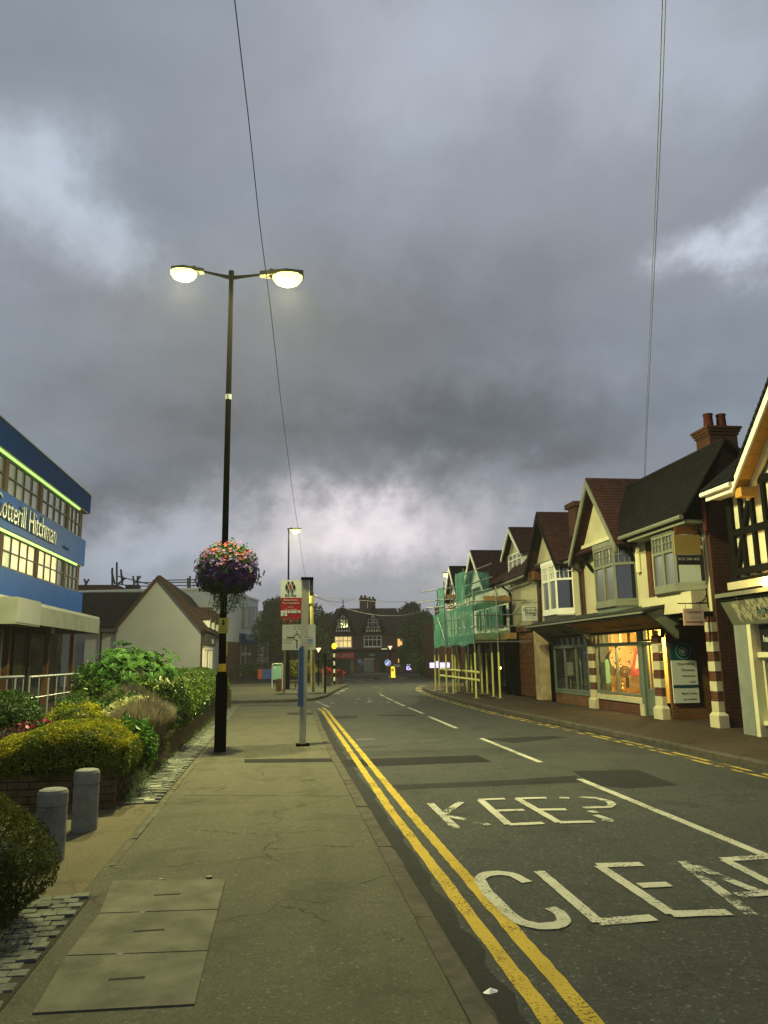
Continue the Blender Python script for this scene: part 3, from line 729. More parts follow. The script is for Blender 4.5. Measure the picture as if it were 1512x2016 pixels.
# canopy
lb(8, 31.9, -.5, 1.12, 3.24, 3.34, 'canopy_roof', 'grey_metal')
cy = [10, 13.4, 16.6, 19.8, 23.2, 26.0, 29.0, 31.85]
for a, b in zip(cy[:-1], cy[1:]): MB().box(a+.02, b-.02, 1.10, 1.16, 2.70, 3.24, FL).obj('fascia_panel', 'canopy_white', bl)
lb(31.80, 31.86, -.5, 1.10, 2.70, 3.24, 'fascia_panel', 'canopy_white')
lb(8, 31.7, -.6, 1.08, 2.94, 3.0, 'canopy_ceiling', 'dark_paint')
sb = thing('box_sign', 'blank white projecting box sign on the canopy fascia of the blue office', 'sign', (-6.6, 22.0, 2.5))
MB().box(20.6, 22.55, 1.17, 1.62, 2.58, 3.26, FL).obj('case', 'canopy_white', sb)
MB().box(20.62, 22.53, 1.62, 1.64, 2.62, 3.22, FL).obj('face_panel', 'white_render', sb)
# ground floor under the canopy
for y in (21.6, 25.6, 29.8, 33.3): lb(y, y+.16, -.3, -.14, 0, 2.94, 'post', 'rust_brown')
for y in np.arange(20.5, 26.0, .42): lb(y, y+.16, -.56, -.50, .35, 2.7, 'shutter_slat', 'grille_grey')
lb(26.0, 33.2, -.6, -.56, 0.2, 2.7, 'shopfront_glass', 'glass_dark')
for y in (27.3, 28.9, 30.9): lb(y, y+.06, -.56, -.5, 0, 2.9, 'mullion', 'dark_paint')
# pole antennas on the parapet
for px in (565/3.36, 585/3.36):
    p = PY(px, 1145, 40)
# railings
rl = thing('ramp_railing', 'grey metal railing with upright bars beside the ramp under the office canopy', 'railing', (-5.2, 17.6, 0))
def rail(parent, p0, p1, z, n_, mid=True):
    p0, p1 = Vector(p0), Vector(p1)
    MB().tube([(p0.x, p0.y, z), (p1.x, p1.y, z)], .026, 8).obj('handrail', 'galv', parent)
    if mid: MB().tube([(p0.x, p0.y, z-.42), (p1.x, p1.y, z-.42)], .018, 6).obj('mid_rail', 'galv', parent)
    for i in range(n_+1):
        q = p0.lerp(p1, i/n_); MB().tube([(q.x, q.y, 0), (q.x, q.y, z)], .024 if i % 2 == 0 else .014, 6).obj('post', 'galv', parent)
a = PY(58, 1333, 16.6); b = PY(156, 1322, 20.5); rail(rl, (a.x, a.y), (b.x, b.y), a.z, 6)
r2 = thing('ramp_railing', 'short grey metal railing at the left edge of the ramp, left of the longer railing', 'railing', (-6, 15.5, 0))
a = PY(-40, 1336, 14.4); b = PY(46, 1333, 15.6); rail(r2, (a.x, a.y), (b.x, b.y), a.z, 5)

# ================================================================== white gable house
gh = thing('gable_house', 'white rendered house with plain gable end, brown roof and small shop front', 'house', (-9, 57, 0))
Y0 = 49.0; ap = PY(314, 1134, Y0); le = PY(229.6, 1235, Y0); re = PY(396, 1232, Y0); YB = 65.5
mb = MB(); sec = [(le.x, 0), (re.x, 0), (re.x, re.z), (ap.x, ap.z-.12), (le.x, le.z)]
mb.prism([(x, YB, z) for x, z in sec], [(x, Y0, z) for x, z in sec]); mb.obj('wall', 'white_render', gh)
mb = MB()
for (ex, ez), s_ in (((re.x+.35, re.z-.38), 1), ((le.x-.35, le.z-.38), -1)):
    roof_slope(mb, (ex, Y0-.15, ez), (ex, YB, ez), (ap.x, YB, ap.z), (ap.x, Y0-.15, ap.z), 18, .07, .03)
mb.obj('roof', 'roof_brown', gh)
mb = MB()
for q in (re, le):
    d = Vector((q.x-ap.x, 0, q.z-ap.z)); e = Vector((ap.x, Y0-.18, ap.z+.02)); f = e+d*1.07
    mb.hexa([e+Vector((0, 0, -.22)), f+Vector((0, 0, -.22)), f+Vector((0, .06, -.22)), e+Vector((0, .06, -.22)), e, f, f+Vector((0, .06, 0)), e+Vector((0, .06, 0))])
mb.obj('barge_board', 'roof_brown', gh)
FG = Fr((re.x, 0), (0, 1))
MB().box(Y0, Y0+.5, .0, .08, 0, re.z-.3, FG).obj('corner_pilaster', 'brick_dark', gh)
MB().box(Y0+.55, Y0+7.4, .02, .32, 2.55, 3.25, FG).obj('shop_fascia', 'dark_paint', gh)
text('NOLA', FG, Y0+4.0, .33, 2.68, .5, 'sign_white', gh, sx=1.3)
for k, (u0, u1, mt_) in enumerate([(.8, 1.3, 'white_trim'), (2.3, 2.9, 'white_trim'), (4.6, 5.2, 'white_trim'), (6.6, 7.1, 'white_trim')]):
    MB().box(Y0+u0, Y0+u1, .02, .16, .1, 2.3, FG).obj('shop_pilaster', mt_, gh)
MB().box(Y0+.8, Y0+7.1, .02, .18, 2.3, 2.53, FG).obj('shop_head', 'white_trim', gh)
MB().box(Y0+3.2, Y0+4.3, .02, .08, .1, 2.25, FG).obj('door', 'awning_red', gh)
for u in (1.4, 5.3): MB().box(Y0+u, Y0+u+.85, .01, .05, .1, 2.25, FG).obj('shop_window', 'glass_dark', gh)
for k in range(3):
    y = Y0+4.2+k*3.6; x0 = re.x-.35; zt = re.z+.05
    mb = MB(); mb.prism([(x0-1.6, y+t, z) for t, z in ((-.5, zt), (.5, zt), (.5, zt+.62), (0, zt+1.25), (-.5, zt+.62))], [(x0+.55, y+t, z) for t, z in ((-.5, zt), (.5, zt), (.5, zt+.62), (0, zt+1.25), (-.5, zt+.62))])
    dm = mb.obj('dormer', 'white_trim', gh)
    mb = MB()
    for s_ in (1, -1):
        e = [Vector((x0+.62, y, zt+1.30)), Vector((x0-1.6, y, zt+1.30)), Vector((x0-1.6, y+s_*.62, zt+.50)), Vector((x0+.62, y+s_*.62, zt+.50))]
        mb.prism(e, [p+Vector((0, 0, .06)) for p in e])
    mb.obj('dormer_roof', 'roof_brown', dm)
    MB().box(y-.22, y+.22, x0+.56-re.x, x0+.60-re.x, zt+.08, zt+.55, FG).obj('pane', 'glass_dark', dm)
# low side wing with flat roof
a = PY(158, 1250, 48); b = PY(228, 1238, 48)
MB().box(a.x, le.x-.01, 49.2, 56, 0, b.z-.15).obj('side_wing', 'white_render', gh)
MB().box(a.x-.5, le.x+.1, 48.7, 56, b.z-.15, b.z, ).obj('flat_roof', 'dark_paint', gh)
q = PY(195, 1300, 48.9); MB().tube([(q.x, 49.1, 0), (q.x, 49.1, b.z-.15)], .05).obj('drainpipe', 'black_paint', gh)
# rear house with dark roof
rh = thing('rear_house', 'long low house with dark tiled roof behind the white gable', 'house', (-15, 58, 0))
a = PY(150, 1168, 60); b = PY(285, 1165, 60); c = PY(240, 1232, 55)
MB().box(a.x-3, b.x+2, 55.4, 64, 0, c.z).obj('wall', 'white_render', rh)
mb = MB(); roof_slope(mb, (a.x-3, 54.9, c.z-.1), (b.x+2, 54.9, c.z-.1), (b.x+2, 60, a.z), (a.x-3, 60, a.z), 16, .07, .03)
roof_slope(mb, (b.x+2, 65, c.z-.1), (a.x-3, 65, c.z-.1), (a.x-3, 60, a.z), (b.x+2, 60, a.z), 10, .07, .03); mb.obj('roof', 'roof_dark', rh)
# brick block behind with scaffold on its roof
bb = thing('brick_block', 'flat roofed brick block with scaffold poles standing on its roof', 'building', (-16, 72, 0))
a = PY(160, 1155, 70); b = PY(232, 1152, 70); c = PY(232, 1161, 70); e = PY(440, 1168, 70)
MB().box(a.x-3, b.x, 70, 80, 0, a.z).obj('wall', 'brick_red', bb); MB().box(b.x+.01, e.x, 70.6, 80, 0, c.z).obj('wall', 'white_render', bb)
MB().box(a.x-3, b.x, 69.9, 80, a.z+.002, a.z+.15).obj('coping', 'dark_paint', bb)
sf = thing('roof_scaffold', 'bare scaffold poles and rails standing on a flat roof behind the white gable', 'scaffold', (-14, 71, a.z))
def ptube(parent, pts, Y, r, name='pole', mat='dark_paint'):
    P = [PY(x, y, Y) for x, y in pts]; MB().tube(P, r, 6).obj(name, mat, parent)
for p, q in [((221, 1155), (221, 1118)), ((230, 1155), (230, 1107)), ((226, 1150), (220, 1125)), ((241, 1152), (238, 1121)), ((247, 1138), (233, 1150)), ((265, 1156), (262, 1134)),
             ((271, 1156), (271, 1134)), ((277, 1134), (266, 1148)), ((170, 1152), (166, 1140)), ((168, 1152), (175, 1140)), ((370, 1165), (370, 1138)), ((374, 1165), (374, 1134)), ((243, 1140), (238, 1130)), ((231, 1151), (243, 1141))]:
    ptube(sf, [p, q], 71, .09)
for p, q in [((231, 1134), (300, 1152)), ((272, 1147), (440, 1146)), ((272, 1154), (440, 1152)), ((300, 1143), (440, 1140)), ((232, 1150), (275, 1156))]:
    ptube(sf, [p, q], 71, .05, 'rail')
a = PY(258, 1151, 72); MB().box(a.x-.5, a.x+.7, 72, 73, a.z-.6, a.z).obj('brick_stack', 'dark_paint', sf)

# ================================================================== modern white block
mbk = thing('modern_block', 'white two storey shop block with tall narrow windows and blue sign', 'building', (-4, 70, 0))
p0 = Vector((-4.9, 64.6)); p1 = Vector((-2.15, 78)); FM = Fr(p0, p1-p0); Lm = (p1-p0).length
ht = PY(508, 1184, 78).z; hb = PY(470, 1262, 66).z
MB().box(0, Lm, -12, 0, hb, ht, FM).obj('wall', 'bright_render', mbk); MB().box(-.1, Lm+.1, -12, .1, ht+.002, ht+.18, FM).obj('parapet', 'white_trim', mbk)
MB().box(.02, Lm-.02, -11.9, -.04, 0, hb-.004, FM).obj('brick_base', 'brick_orange', mbk)
def um(px): # distance along the facade where the sight line through px meets it
    d = ray(px, 1290); t = (p1-p0).normalized(); A = Matrix(((d.x, -t.x), (d.y, -t.y))); s_ = A.inverted() @ p0; return s_[1]
def zm(px, py): u = um(px); q = p0+(p1-p0).normalized()*u; return PY(px, py, q.y).z
for a, b in ((474, 479), (482, 488), (490.5, 496), (498.5, 503.5)):
    window(mbk, FM, um(a), um(b), zm(a, 1236), zm(a, 1195), cols=1, frame='grey_metal', glass='glass_grey', t=.06, sill=False)
u0, u1 = um(470), um(503); zf0, zf1 = zm(470, 1267), zm(470, 1247)
MB().box(u0, u1, .02, .2, zf0, zf1, FM).obj('shop_fascia', 'blue_dark', mbk); text('Wilkinsons', FM, u0+1.6, .21, zf0+.35, .85, 'sign_white', mbk, sx=1.1)
window(mbk, FM, um(474), um(492), .3, zf0-.05, cols=2, rows=(.7,), frame='galv', glass='glass_grey', t=.12)
for px in (475.5, 486): MB().box(um(px), um(px)+1.4, .07, .1, 2.0, 2.25, FM).obj('notice_panel', 'sign_white', mbk)
st = PY(470, 1300, 64)
sc2 = thing('small_house', 'cream house lit warmly with dark sash windows beyond the white block', 'house', (-1.5, 90, 0))
a = PY(503, 1205, 89); b = PY(527, 1245, 89); FH = Fr((a.x, 89), (1, 0)); wd = b.x-a.x
mb = MB(); top = PY(512, 1206, 89).z; sec = [(-3, 0), (wd, 0), (wd, b.z), (.55, top), (-3, top)]
mb.prism([FH(u, -8, z) for u, z in sec], [FH(u, 0, z) for u, z in sec]); mb.obj('wall', 'cream_render', sc2)
mb = MB(); roof_slope(mb, FH(wd+.3, .2, b.z-.3), FH(wd+.3, -8, b.z-.3), FH(.45, -8, top+.05), FH(.45, .2, top+.05), 10, .08, .03); mb.obj('roof', 'roof_dark', sc2)
for x0, x1, y0, y1 in ((506, 511, 1278, 1264), (513, 517, 1277, 1268), (508, 514, 1306, 1295)):
    A, B = PY(x0, y0, 88.9), PY(x1, y1, 88.9); window(sc2, FH, A.x-a.x, B.x-a.x, A.z, B.z, cols=1, rows=(.5,), frame='white_trim', glass='glass_dark', t=.08)
for y in (1282, 1290): q = PY(505, y, 89); MB().box(0, wd, 0, .2, q.z-.1, q.z+.08, FH).obj('string_course', 'cream_trim', sc2)
# ================================================================== right side parade of houses; frame: u = -y, w = towards the road
FR = Fr((9.6, 0), (0, -1))
def rb(y0, y1, w0, w1, z0, z1, name, mat, parent, **k): return MB().box(-y1, -y0, w0, w1, z0, z1, FR).obj(name, mat, parent, **k)
def rwin(parent, y0, y1, z0, z1, **k): return window(parent, FR, -y1, -y0, z0, z1, **k)
def gable_roof(parent, y0, y1, ya, zf, za, xf, xb, mat='roof_tile', courses=26, over=.0, name='roof'):
    mb = MB(); roof_slope(mb, (xf, y0, zf), (xb, y0, zf), (xb, ya, za), (xf, ya, za), courses, .045, .02)
    roof_slope(mb, (xb, y1, zf), (xf, y1, zf), (xf, ya, za), (xb, ya, za), courses, .045, .02); o = mb.obj(name, mat, parent)
    mb = MB(); n_ = int((xb-xf)/.3)
    for i in range(n_): a = xf+(xb-xf)*i/n_; mb.tube([(a, ya, za+.03), (a+(xb-xf)/n_-.015, ya, za+.03)], .085, 8)
    mb.obj('ridge_tiles', mat, parent, kind='stuff'); return o
def barge(parent, y0, y1, ya, zf, za, x, mat, h=.2, t=.05, soff=.35, sm='timber_black'):
    for yy in (y0, y1):
        mb = MB(); A = Vector((x, ya, za)); B = Vector((x, yy, zf))
        P = [A, B, B+Vector((0, 0, -h)), A+Vector((0, 0, -h*1.25))]; Q = [p+Vector((t, 0, 0)) for p in P]
        mb.prism(P, Q); mb.obj('barge_board', mat, parent)
        mb = MB(); P = [A+Vector((t, 0, -.02)), B+Vector((t, 0, -.02)), B+Vector((t, 0, -.06)), A+Vector((t, 0, -.06))]; mb.prism(P, [p+Vector((soff, 0, 0)) for p in P]); mb.obj('gable_soffit', sm, parent)
def bay(parent, y0, y1, z0, z1, w, trim, glass, dy=.28, cols=2, sidecols=1, row=.66, apron=None, top=True, small=2, glass_side=None):
    """box bay with splayed sides, windows on all three faces"""
    P3 = [(-y1-dy, 0), (-y1, w), (-y0, w), (-y0+dy, 0)]
    root = MB()
    a, b = z1, z1+.14
    root.prism([FR(u*1, v+.03*(v > 0), a) for u, v in P3], [FR(u, v+.03*(v > 0), b) for u, v in P3]); body = root.obj('bay_head', trim, parent)
    MB().prism([FR(u*1, v+.03*(v > 0), z0-.12) for u, v in P3], [FR(u, v+.03*(v > 0), z0) for u, v in P3]).obj('bay_base', trim, parent)
    for i in range(3):
        A, B = P3[i], P3[i+1]; pa, pb = FR(A[0], A[1], 0), FR(B[0], B[1], 0); Ff = Fr((pa.x, pa.y), (pb.x-pa.x, pb.y-pa.y)); Lf = (pb-pa).length
        cc = cols if i == 1 else sidecols
        g = glass if i != 2 or not glass_side else glass_side
        mb = MB(); us = [Lf*k/cc for k in range(cc+1)]; zm_ = z0+(z1-z0)*row
        for k, u in enumerate(us): mb.box(max(0, u-.04), min(Lf, u+.04), -.05, .015, z0, z1, Ff)
        for z in (z0+.035, zm_, z1-.035):
            for a, b in zip(us[:-1], us[1:]): mb.box(a+.04, b-.04, -.045, .012, z-.035, z+.035, Ff)
        for a, b in zip(us[:-1], us[1:]):
            ns = small if i == 1 else 3
            for k in range(1, ns+1): uu = a+(b-a)*k/(ns+1); mb.box(uu-.011, uu+.011, -.04, .004, zm_+.035, z1-.07, Ff)
            mb.box(a+.04, b-.04, -.04, .003, (zm_+z1)/2-.01, (zm_+z1)/2+.01, Ff)
        sash = mb.obj('sash_frame', trim, parent)
        for a, b in zip(us[:-1], us[1:]):
            for (c, e) in ((z0+.07, zm_-.035), (zm_+.035, z1-.07)): MB().box(a+.04, b-.04, -.035, -.03, c, e, Ff).obj('pane', g, sash)
    mb = MB(); mb.prism([FR(u*1, v*.72, z0-.2) for u, v in P3], [FR(u, v*.72, z1) for u, v in [(p[0], p[1]*.9) for p in P3]])
    mb.obj('bay_interior', 'dark_inside', parent) if False else None
    if apron:
        mb = MB(); mb.prism([FR(u, v*.93, z0-apron) for u, v in P3], [FR(u, v*.98, z0-.122) for u, v in P3]); mb.obj('apron', 'green_grey_trim' if trim != 'white_trim' else 'dark_paint', parent)
    MB().prism([FR(u, 0.02 if v == 0 else v, z0-.165) for u, v in P3], [FR(u, v+.06, z0-.125) for u, v in P3]).obj('sill', trim, parent)
    MB().prism([FR(u*1, min(v, w-.2) if v else .01, z0) for u, v in P3], [FR(u, min(v, w-.2) if v else .01, z1) for u, v in P3]).obj('curtain', 'dark_inside', parent)
    return body

# ---- house with grey bay under a tall gable
hc = thing('gabled_house', 'cream house with tall red tiled gable over a grey green bay, above the lit shop', 'house', (9.6, 21.3, 0))
rb(19.05, 23.4, -1.5, 0, 2.75, 4.75, 'wall', 'cream_render', hc)
mb = MB(); mb.prism([FR(-y, .28, z) for y, z in ((22.75, 4.72), (19.85, 4.72), (21.3, 6.45))], [FR(-y, -.8, z) for y, z in ((22.75, 4.72), (19.85, 4.72), (21.3, 6.45))]); mb.obj('gable_wall', 'cream_render', hc)
rb(19.9, 22.7, .28, .33, 4.72, 4.92, 'gable_beam', 'cream_trim', hc)
rb(19.85, 22.75, -.1, .275, 4.66, 4.715, 'gable_floor', 'timber_black', hc)
gable_roof(hc, 19.62, 22.98, 21.3, 4.50, 6.66, 8.98, 11.6, courses=22)
barge(hc, 19.58, 23.02, 21.3, 4.52, 6.72, 8.95, 'grey_trim', soff=.36)
bay(hc, 20.04, 21.38, 3.02, 4.58, .5, 'grey_trim', 'glass_grey', cols=2, apron=.52, small=2, glass_side='glass_dark')
for y in (22.6, 19.75):
    MB().tube([FR(-y, .02, 4.1), FR(-y, .2, 4.35), FR(-y, .45, 4.6)], .05, 6).obj('bracket', 'timber_black', hc)
rb(23.38, 23.68, -.2, .06, 2.75, 4.7, 'pilaster', 'brick_red', hc); rb(18.82, 19.04, -.2, .05, 2.6, 4.6, 'pilaster', 'brick_red', hc)
MB().tube([FR(-19.5, .05, 4.25), FR(-19.5, .05, 3.75)], .08, 8).obj('alarm_box', 'cream_trim', hc)
# ---- house with white bay
hb_ = thing('gabled_house', 'cream house with red tiled gable over a white bay window, beside the black fascia shop', 'house', (9.6, 25.85, 0))
rb(23.7, 27.6, -1.5, 0, 2.75, 4.75, 'wall', 'cream_render', hb_)
mb = MB(); mb.prism([FR(-y, .28, z) for y, z in ((27.2, 4.72), (24.5, 4.72), (25.85, 6.3))], [FR(-y, -.8, z) for y, z in ((27.2, 4.72), (24.5, 4.72), (25.85, 6.3))]); mb.obj('gable_wall', 'cream_render', hb_)
rb(24.5, 27.2, .28, .32, 4.72, 4.88, 'gable_beam', 'grey_trim', hb_)
rb(24.5, 27.2, -.1, .275, 4.66, 4.715, 'gable_floor', 'timber_black', hb_)
gable_roof(hb_, 24.2, 27.5, 25.85, 4.52, 6.5, 8.98, 11.4, courses=20)
barge(hb_, 24.16, 27.54, 25.85, 4.54, 6.55, 8.95, 'timber_black', soff=.36)
bay(hb_, 24.62, 25.98, 3.06, 4.62, .5, 'white_trim', 'glass_grey', cols=2, apron=.45, small=3, glass_side='glass_dark')
rb(27.55, 27.85, -.2, .06, 2.75, 4.75, 'pilaster', 'brick_dark', hb_)
MB().box(-27.45, -26.8, .02, .5, 4.3, 4.62, FR).obj('gable_corbel', 'plank_brown', hb_)
# main roof behind and the little stack
mb = MB(); roof_slope(mb, (9.15, 19.2, 4.62), (9.15, 27.9, 4.62), (10.6, 27.9, 6.1), (10.6, 19.2, 6.1), 16, .045, .02); mb.obj('front_roof', 'roof_tile', hb_)
ck = thing('chimney', 'short red brick chimney between the two cream gables', 'chimney', (10.3, 23.6, 5.5))
p = PY(1135, 1000, 23.8); zt = PY(1130, 992, 23.8).z
MB().box(p.x-.22, p.x+.4, 23.4, 24.0, 5.4, zt-.16).obj('stack', 'brick_dark', ck); MB().box(p.x-.3, p.x+.48, 23.3, 24.1, zt-.16, zt).obj('cap', 'brick_dark', ck)
# gutters
gu = thing('gutter', 'grey gutter and downpipe along the eaves of the cream houses', 'gutter', (9.1, 23, 4.5))
MB().tube([FR(-23.9, .42, 4.55), FR(-23.1, .42, 4.53)], .055).obj('gutter_run', 'grey_trim', gu)
MB().tube([FR(-23.5, .42, 4.5), FR(-23.5, .3, 4.35), FR(-23.5, .12, 4.2), FR(-23.5, .10, 2.8)], .035).obj('downpipe', 'dark_paint', gu)

# ---- corner house with chimney, passage beneath
he = thing('corner_house', 'cream corner house with dark tiled roof, oriel window and open passage under it', 'house', (9.6, 17.5, 0))
rb(16.2, 18.83, -2.4, 0, 2.52, 4.62, 'wall', 'cream_render', he)
MB().box(9.61, 12.0, 16.06, 16.19, 0, 4.61).obj('side_wall', 'brick_dark', he)
rb(16.25, 18.95, -2.4, .28, 2.46, 2.51, 'jetty_floor', 'timber_black', he)
rb(16.3, 18.75, 0.005, .42, 2.52, 2.98, 'jetty_panel', 'cream_render', he)
bay(he, 16.78, 17.82, 3.14, 4.42, .48, 'grey_trim', 'glass_grey', cols=2, small=2, glass_side='glass_blind', dy=.5)
a = PY(1420, 873, 16.1); zr, xr = a.z, a.x
mb = MB(); roof_slope(mb, (8.98, 15.95, 4.66), (8.98, 19.3, 4.66), (xr, 21.5, zr), (xr, 15.95, zr), 24, .045, .02)
roof_slope(mb, (12.6, 21.5, 4.5), (12.6, 15.95, 4.5), (xr, 15.95, zr), (xr, 21.5, zr), 24, .045, .02); mb.obj('roof', 'roof_dark', he)
mb = MB(); n_ = 16
for i in range(n_):
    y = 15.95+(5.4)*i/n_; mb.tube([(xr, y, zr+.03), (xr, y+.32, zr+.03)], .085, 8)
mb.obj('ridge_tiles', 'roof_dark', he, kind='stuff')
mb = MB(); mb.prism([(9.61, 16.06, 4.62), (12.0, 16.06, 4.62), (xr, 16.06, zr-.08)], [(9.61, 16.19, 4.62), (12.0, 16.19, 4.62), (xr, 16.19, zr-.08)]); mb.obj('gable_brick', 'brick_dark', he)
mb = MB()
for q in ((8.98, 4.66), (12.6, 4.5)):
    A = Vector((xr, 15.93, zr+.06)); B = Vector((q[0], 15.93, q[1]+.04)); mb.tube([A, B], .04, 6)
mb.obj('verge', 'roof_dark', he)
MB().tube([(8.93, 15.98, 4.62), (8.93, 19.2, 4.62)], .06, 8).obj('gutter', 'grey_trim', he)
rb(16.0, 18.9, .1, .6, 4.48, 4.56, 'eaves_soffit', 'grey_trim', he)
MB().tube([(9.5, 16.0, 4.3), (9.5, 16.0, 5.0)], .05, 8).obj('clay_pipe', 'terracotta', he)
c0 = PY(1412, 880, 16.9)
cs = MB().box(c0.x-.36, c0.x+.36, 16.6, 17.2, 5.6, PY(1400, 862, 16.9).z).obj('chimney_stack', 'brick_dark', he)
z1_ = PY(1400, 862, 16.9).z; mb = MB()
for k, (o, h) in enumerate(((.03, .07), (.06, .07), (.09, .06))): mb.box(c0.x-.36-o, c0.x+.36+o, 16.6-o, 17.2+o, z1_+k*.07, z1_+k*.07+h-.002)
mb.obj('chimney_cap', 'brick_dark', he)
zc = z1_+.2
for dx in (-.17, .17): MB().lathe((c0.x+dx, 16.9, zc), [(.125, 0), (.12, .05), (.105, .34), (.12, .36), (.12, .40), (.09, .40)], 12).obj('chimney_pot', 'terracotta', he, smooth=True)
# passage walls
MB().box(9.62, 12, 18.42, 18.5, 0, 2.45).obj('passage_wall', 'brick_orange', he); MB().box(11.9, 12, 16.2, 18.42, 0, 2.45).obj('passage_end', 'dark_inside', he)
MB().tube([(9.35, 18.1, 2.0), (9.3, 17.98, 2.25), (9.2, 17.7, 2.44)], .05, 6).obj('passage_bracket', 'timber_black', he)
# striped piers
def pier(y0, y1, x0, x1, name_lab, z0=.0, z1=2.1, first='stone_cream', hgt=.215):
    t = thing('striped_pier', name_lab, 'pier', ((x0+x1)/2, (y0+y1)/2, 0), 'striped brick and stone piers of the parade')
    MB().box(x0-.06, x1+.03, y0-.07, y1+.04, 0, .26).obj('plinth', 'stone_cream', t)
    MB().prism([(x0-.06, y0-.07, .26), (x1+.03, y0-.07, .26), (x1+.03, y1+.04, .26), (x0-.06, y1+.04, .26)], [(x0, y0, .34), (x1, y0, .34), (x1, y1, .34), (x0, y1, .34)]).obj('plinth_cap', 'stone_cream', t)
    z = .34; i = 0
    while z < z1-.05:
        e = min(z+hgt, z1); st_ = i % 2 == 0
        o = .008 if st_ else 0
        MB().box(x0-o, x1+.0, y0-o, y1+o, z+.002, e-.002).obj('stone_block' if st_ else 'brick_band', 'stone_cream' if st_ else 'brick_red', t); z = e; i += 1
    return t
pier(18.5, 18.86, 9.42, 9.53, 'brick and stone banded pier left of the dark passage, beside the teal sign board')
pier(16.10, 16.36, 9.48, 9.62, 'brick and stone banded pier right of the dark passage, next to the narrow alley', z1=2.4)
pier(22.9, 23.22, 9.5, 9.7, 'brick and stone banded pier between the dark shop window and the lit one', z1=2.2)
# corner house brick between pier and alley
# ---- lit shop
sh = thing('lit_shop', 'small grey green shop front with a warmly lit display window', 'shop', (9.6, 21.3, 0))
rb(19.85, 22.83, -.12, .02, 0, .30, 'stall_riser', 'brick_red', sh)
rb(19.85, 22.83, -.12, .07, .302, .44, 'stone_sill', 'stone_cream', sh); rb(19.72, 19.95, -.1, .09, 0, .30, 'stone_end', 'stone_cream', sh)
window(sh, FR, -22.78, -19.92, .50, 1.86, cols=2, rows=(), frame='green_grey_trim', glass='glass_clear', t=.07, d=.05, sill=False)
window(sh, FR, -22.78, -19.92, 1.9, 2.2, cols=5, rows=(), frame='green_grey_trim', glass='glass_clear', t=.05, d=.05, sill=False)
# interior room
rb(19.9, 22.8, -1.7, -1.65, .3, 2.35, 'back_wall', 'shop_wall', sh); rb(19.86, 19.9, -1.65, -.1, .3, 2.35, 'side_partition', 'shop_wall', sh)
rb(22.80, 22.84, -1.65, -.40, .3, 2.35, 'side_partition', 'shop_wall', sh); rb(22.78, 22.84, -.395, -.1, .3, 2.35, 'side_curtain', 'green_grey_trim', sh); rb(19.9, 22.8, -1.65, -.1, .30, .46, 'display_floor', 'wood_board', sh)
rb(19.9, 22.8, -1.65, -.1, 2.35, 2.4, 'shop_ceiling', 'shop_wall', sh)
MB().box(9.72, 9.86, 22.5, 22.53, .75, 1.45).obj('display_panel', 'sign_mint', sh)
ld = bpy.data.lights.new('shop_lamp_light', 'POINT'); ld.energy = 300; ld.color = (1, .70, .24); ld.shadow_soft_size = .12
lo = bpy.data.objects.new('shop_lamp_light', ld); COL.objects.link(lo); lo.location = (9.95, 20.7, 2.2)
lo2 = lo.copy(); lo2.data = ld.copy(); lo2.data.energy = 170; COL.objects.link(lo2); lo2.location = (10.3, 19.4, 1.9)
# cow hide disc on a stand
d_ = thing('round_hide_disc', 'large speckled hide disc on a leaning stand inside the lit shop window', 'ornament', (10.0, 20.9, .46))
def disc(parent, name, y, w, z, ry, rz, mat, th=.03, k=28):
    mb = MB(); A = [FR(-y+ry*math.cos(2*math.pi*i/k), w, z+rz*math.sin(2*math.pi*i/k)) for i in range(k)]; mb.prism(A, [p+FR.N*th for p in A]); return mb.obj(name, mat, parent)
mt = M('hide', (.62, .48, .26), .8, .1); 
q = NB(mt.node_tree); b_ = mt.node_tree.nodes['Principled BSDF']; g_ = q.n('ShaderNodeNewGeometry'); vv = q.n('ShaderNodeTexVoronoi'); q.l(g_.outputs['Position'], vv.inputs['Vector']); vv.inputs['Scale'].default_value = 9
nn_ = q.m('ADD', vv.outputs['Distance'], q.m('MULTIPLY', q.noise(g_.outputs['Position'], 8, 3), .5))
q.l(q.mix(q.ramp(nn_, [(.50, 0), (.56, 1)]), (.09, .04, .02), (.62, .48, .26)), b_.inputs['Base Color'])

def sdisc(parent, name, px, py, Y, rpx, ry, mat, dep=.03, k=30):
    c = PY(px, py, Y); Ff = Fr((0, Y), (1, 0)); rr = rpx*Y/1514; mb = MB(); A = [Ff(c.x+rr*math.cos(2*math.pi*i/k), 0, c.z+rr*ry*math.sin(2*math.pi*i/k)) for i in range(k)]; mb.prism(A, [p+Ff.N*dep for p in A]); return mb.obj(name, mat, parent)
sdisc(d_, 'disc', 1224, 1296, 22.45, 27, .92, 'hide')
def sleg(par, a, b, Y, r, name='stand_leg', mat='wood_board'): MB().tube([PY(*a, Y), PY(*b, Y)], r, 6).obj(name, mat, par)
sleg(d_, (1216, 1320), (1206, 1352), 22.4, .03)
r_ = thing('ringed_dish', 'dark dish with concentric rings standing in front of the hide disc', 'ornament', (10.0, 22, .46))
for k, (rr, mt_) in enumerate(((11, 'dark_paint'), (8.3, 'wood_board'), (6, 'dark_paint'), (3.2, 'wood_board'))): sdisc(r_, 'ring', 1230, 1322, 22.2-.025*k, rr, 1.0, mt_, .024)
sleg(r_, (1235, 1333), (1236, 1354), 22.2, .05, 'foot', 'dark_paint')
q_v = PY(1226, 1353, 22.0); v_ = thing('gold_vase', 'shiny gold vase beside the ringed dish in the lit window', 'vase', (q_v.x, 22.0, .46)); M('brass', (.7, .45, .15), .25, .1, metal=.9)
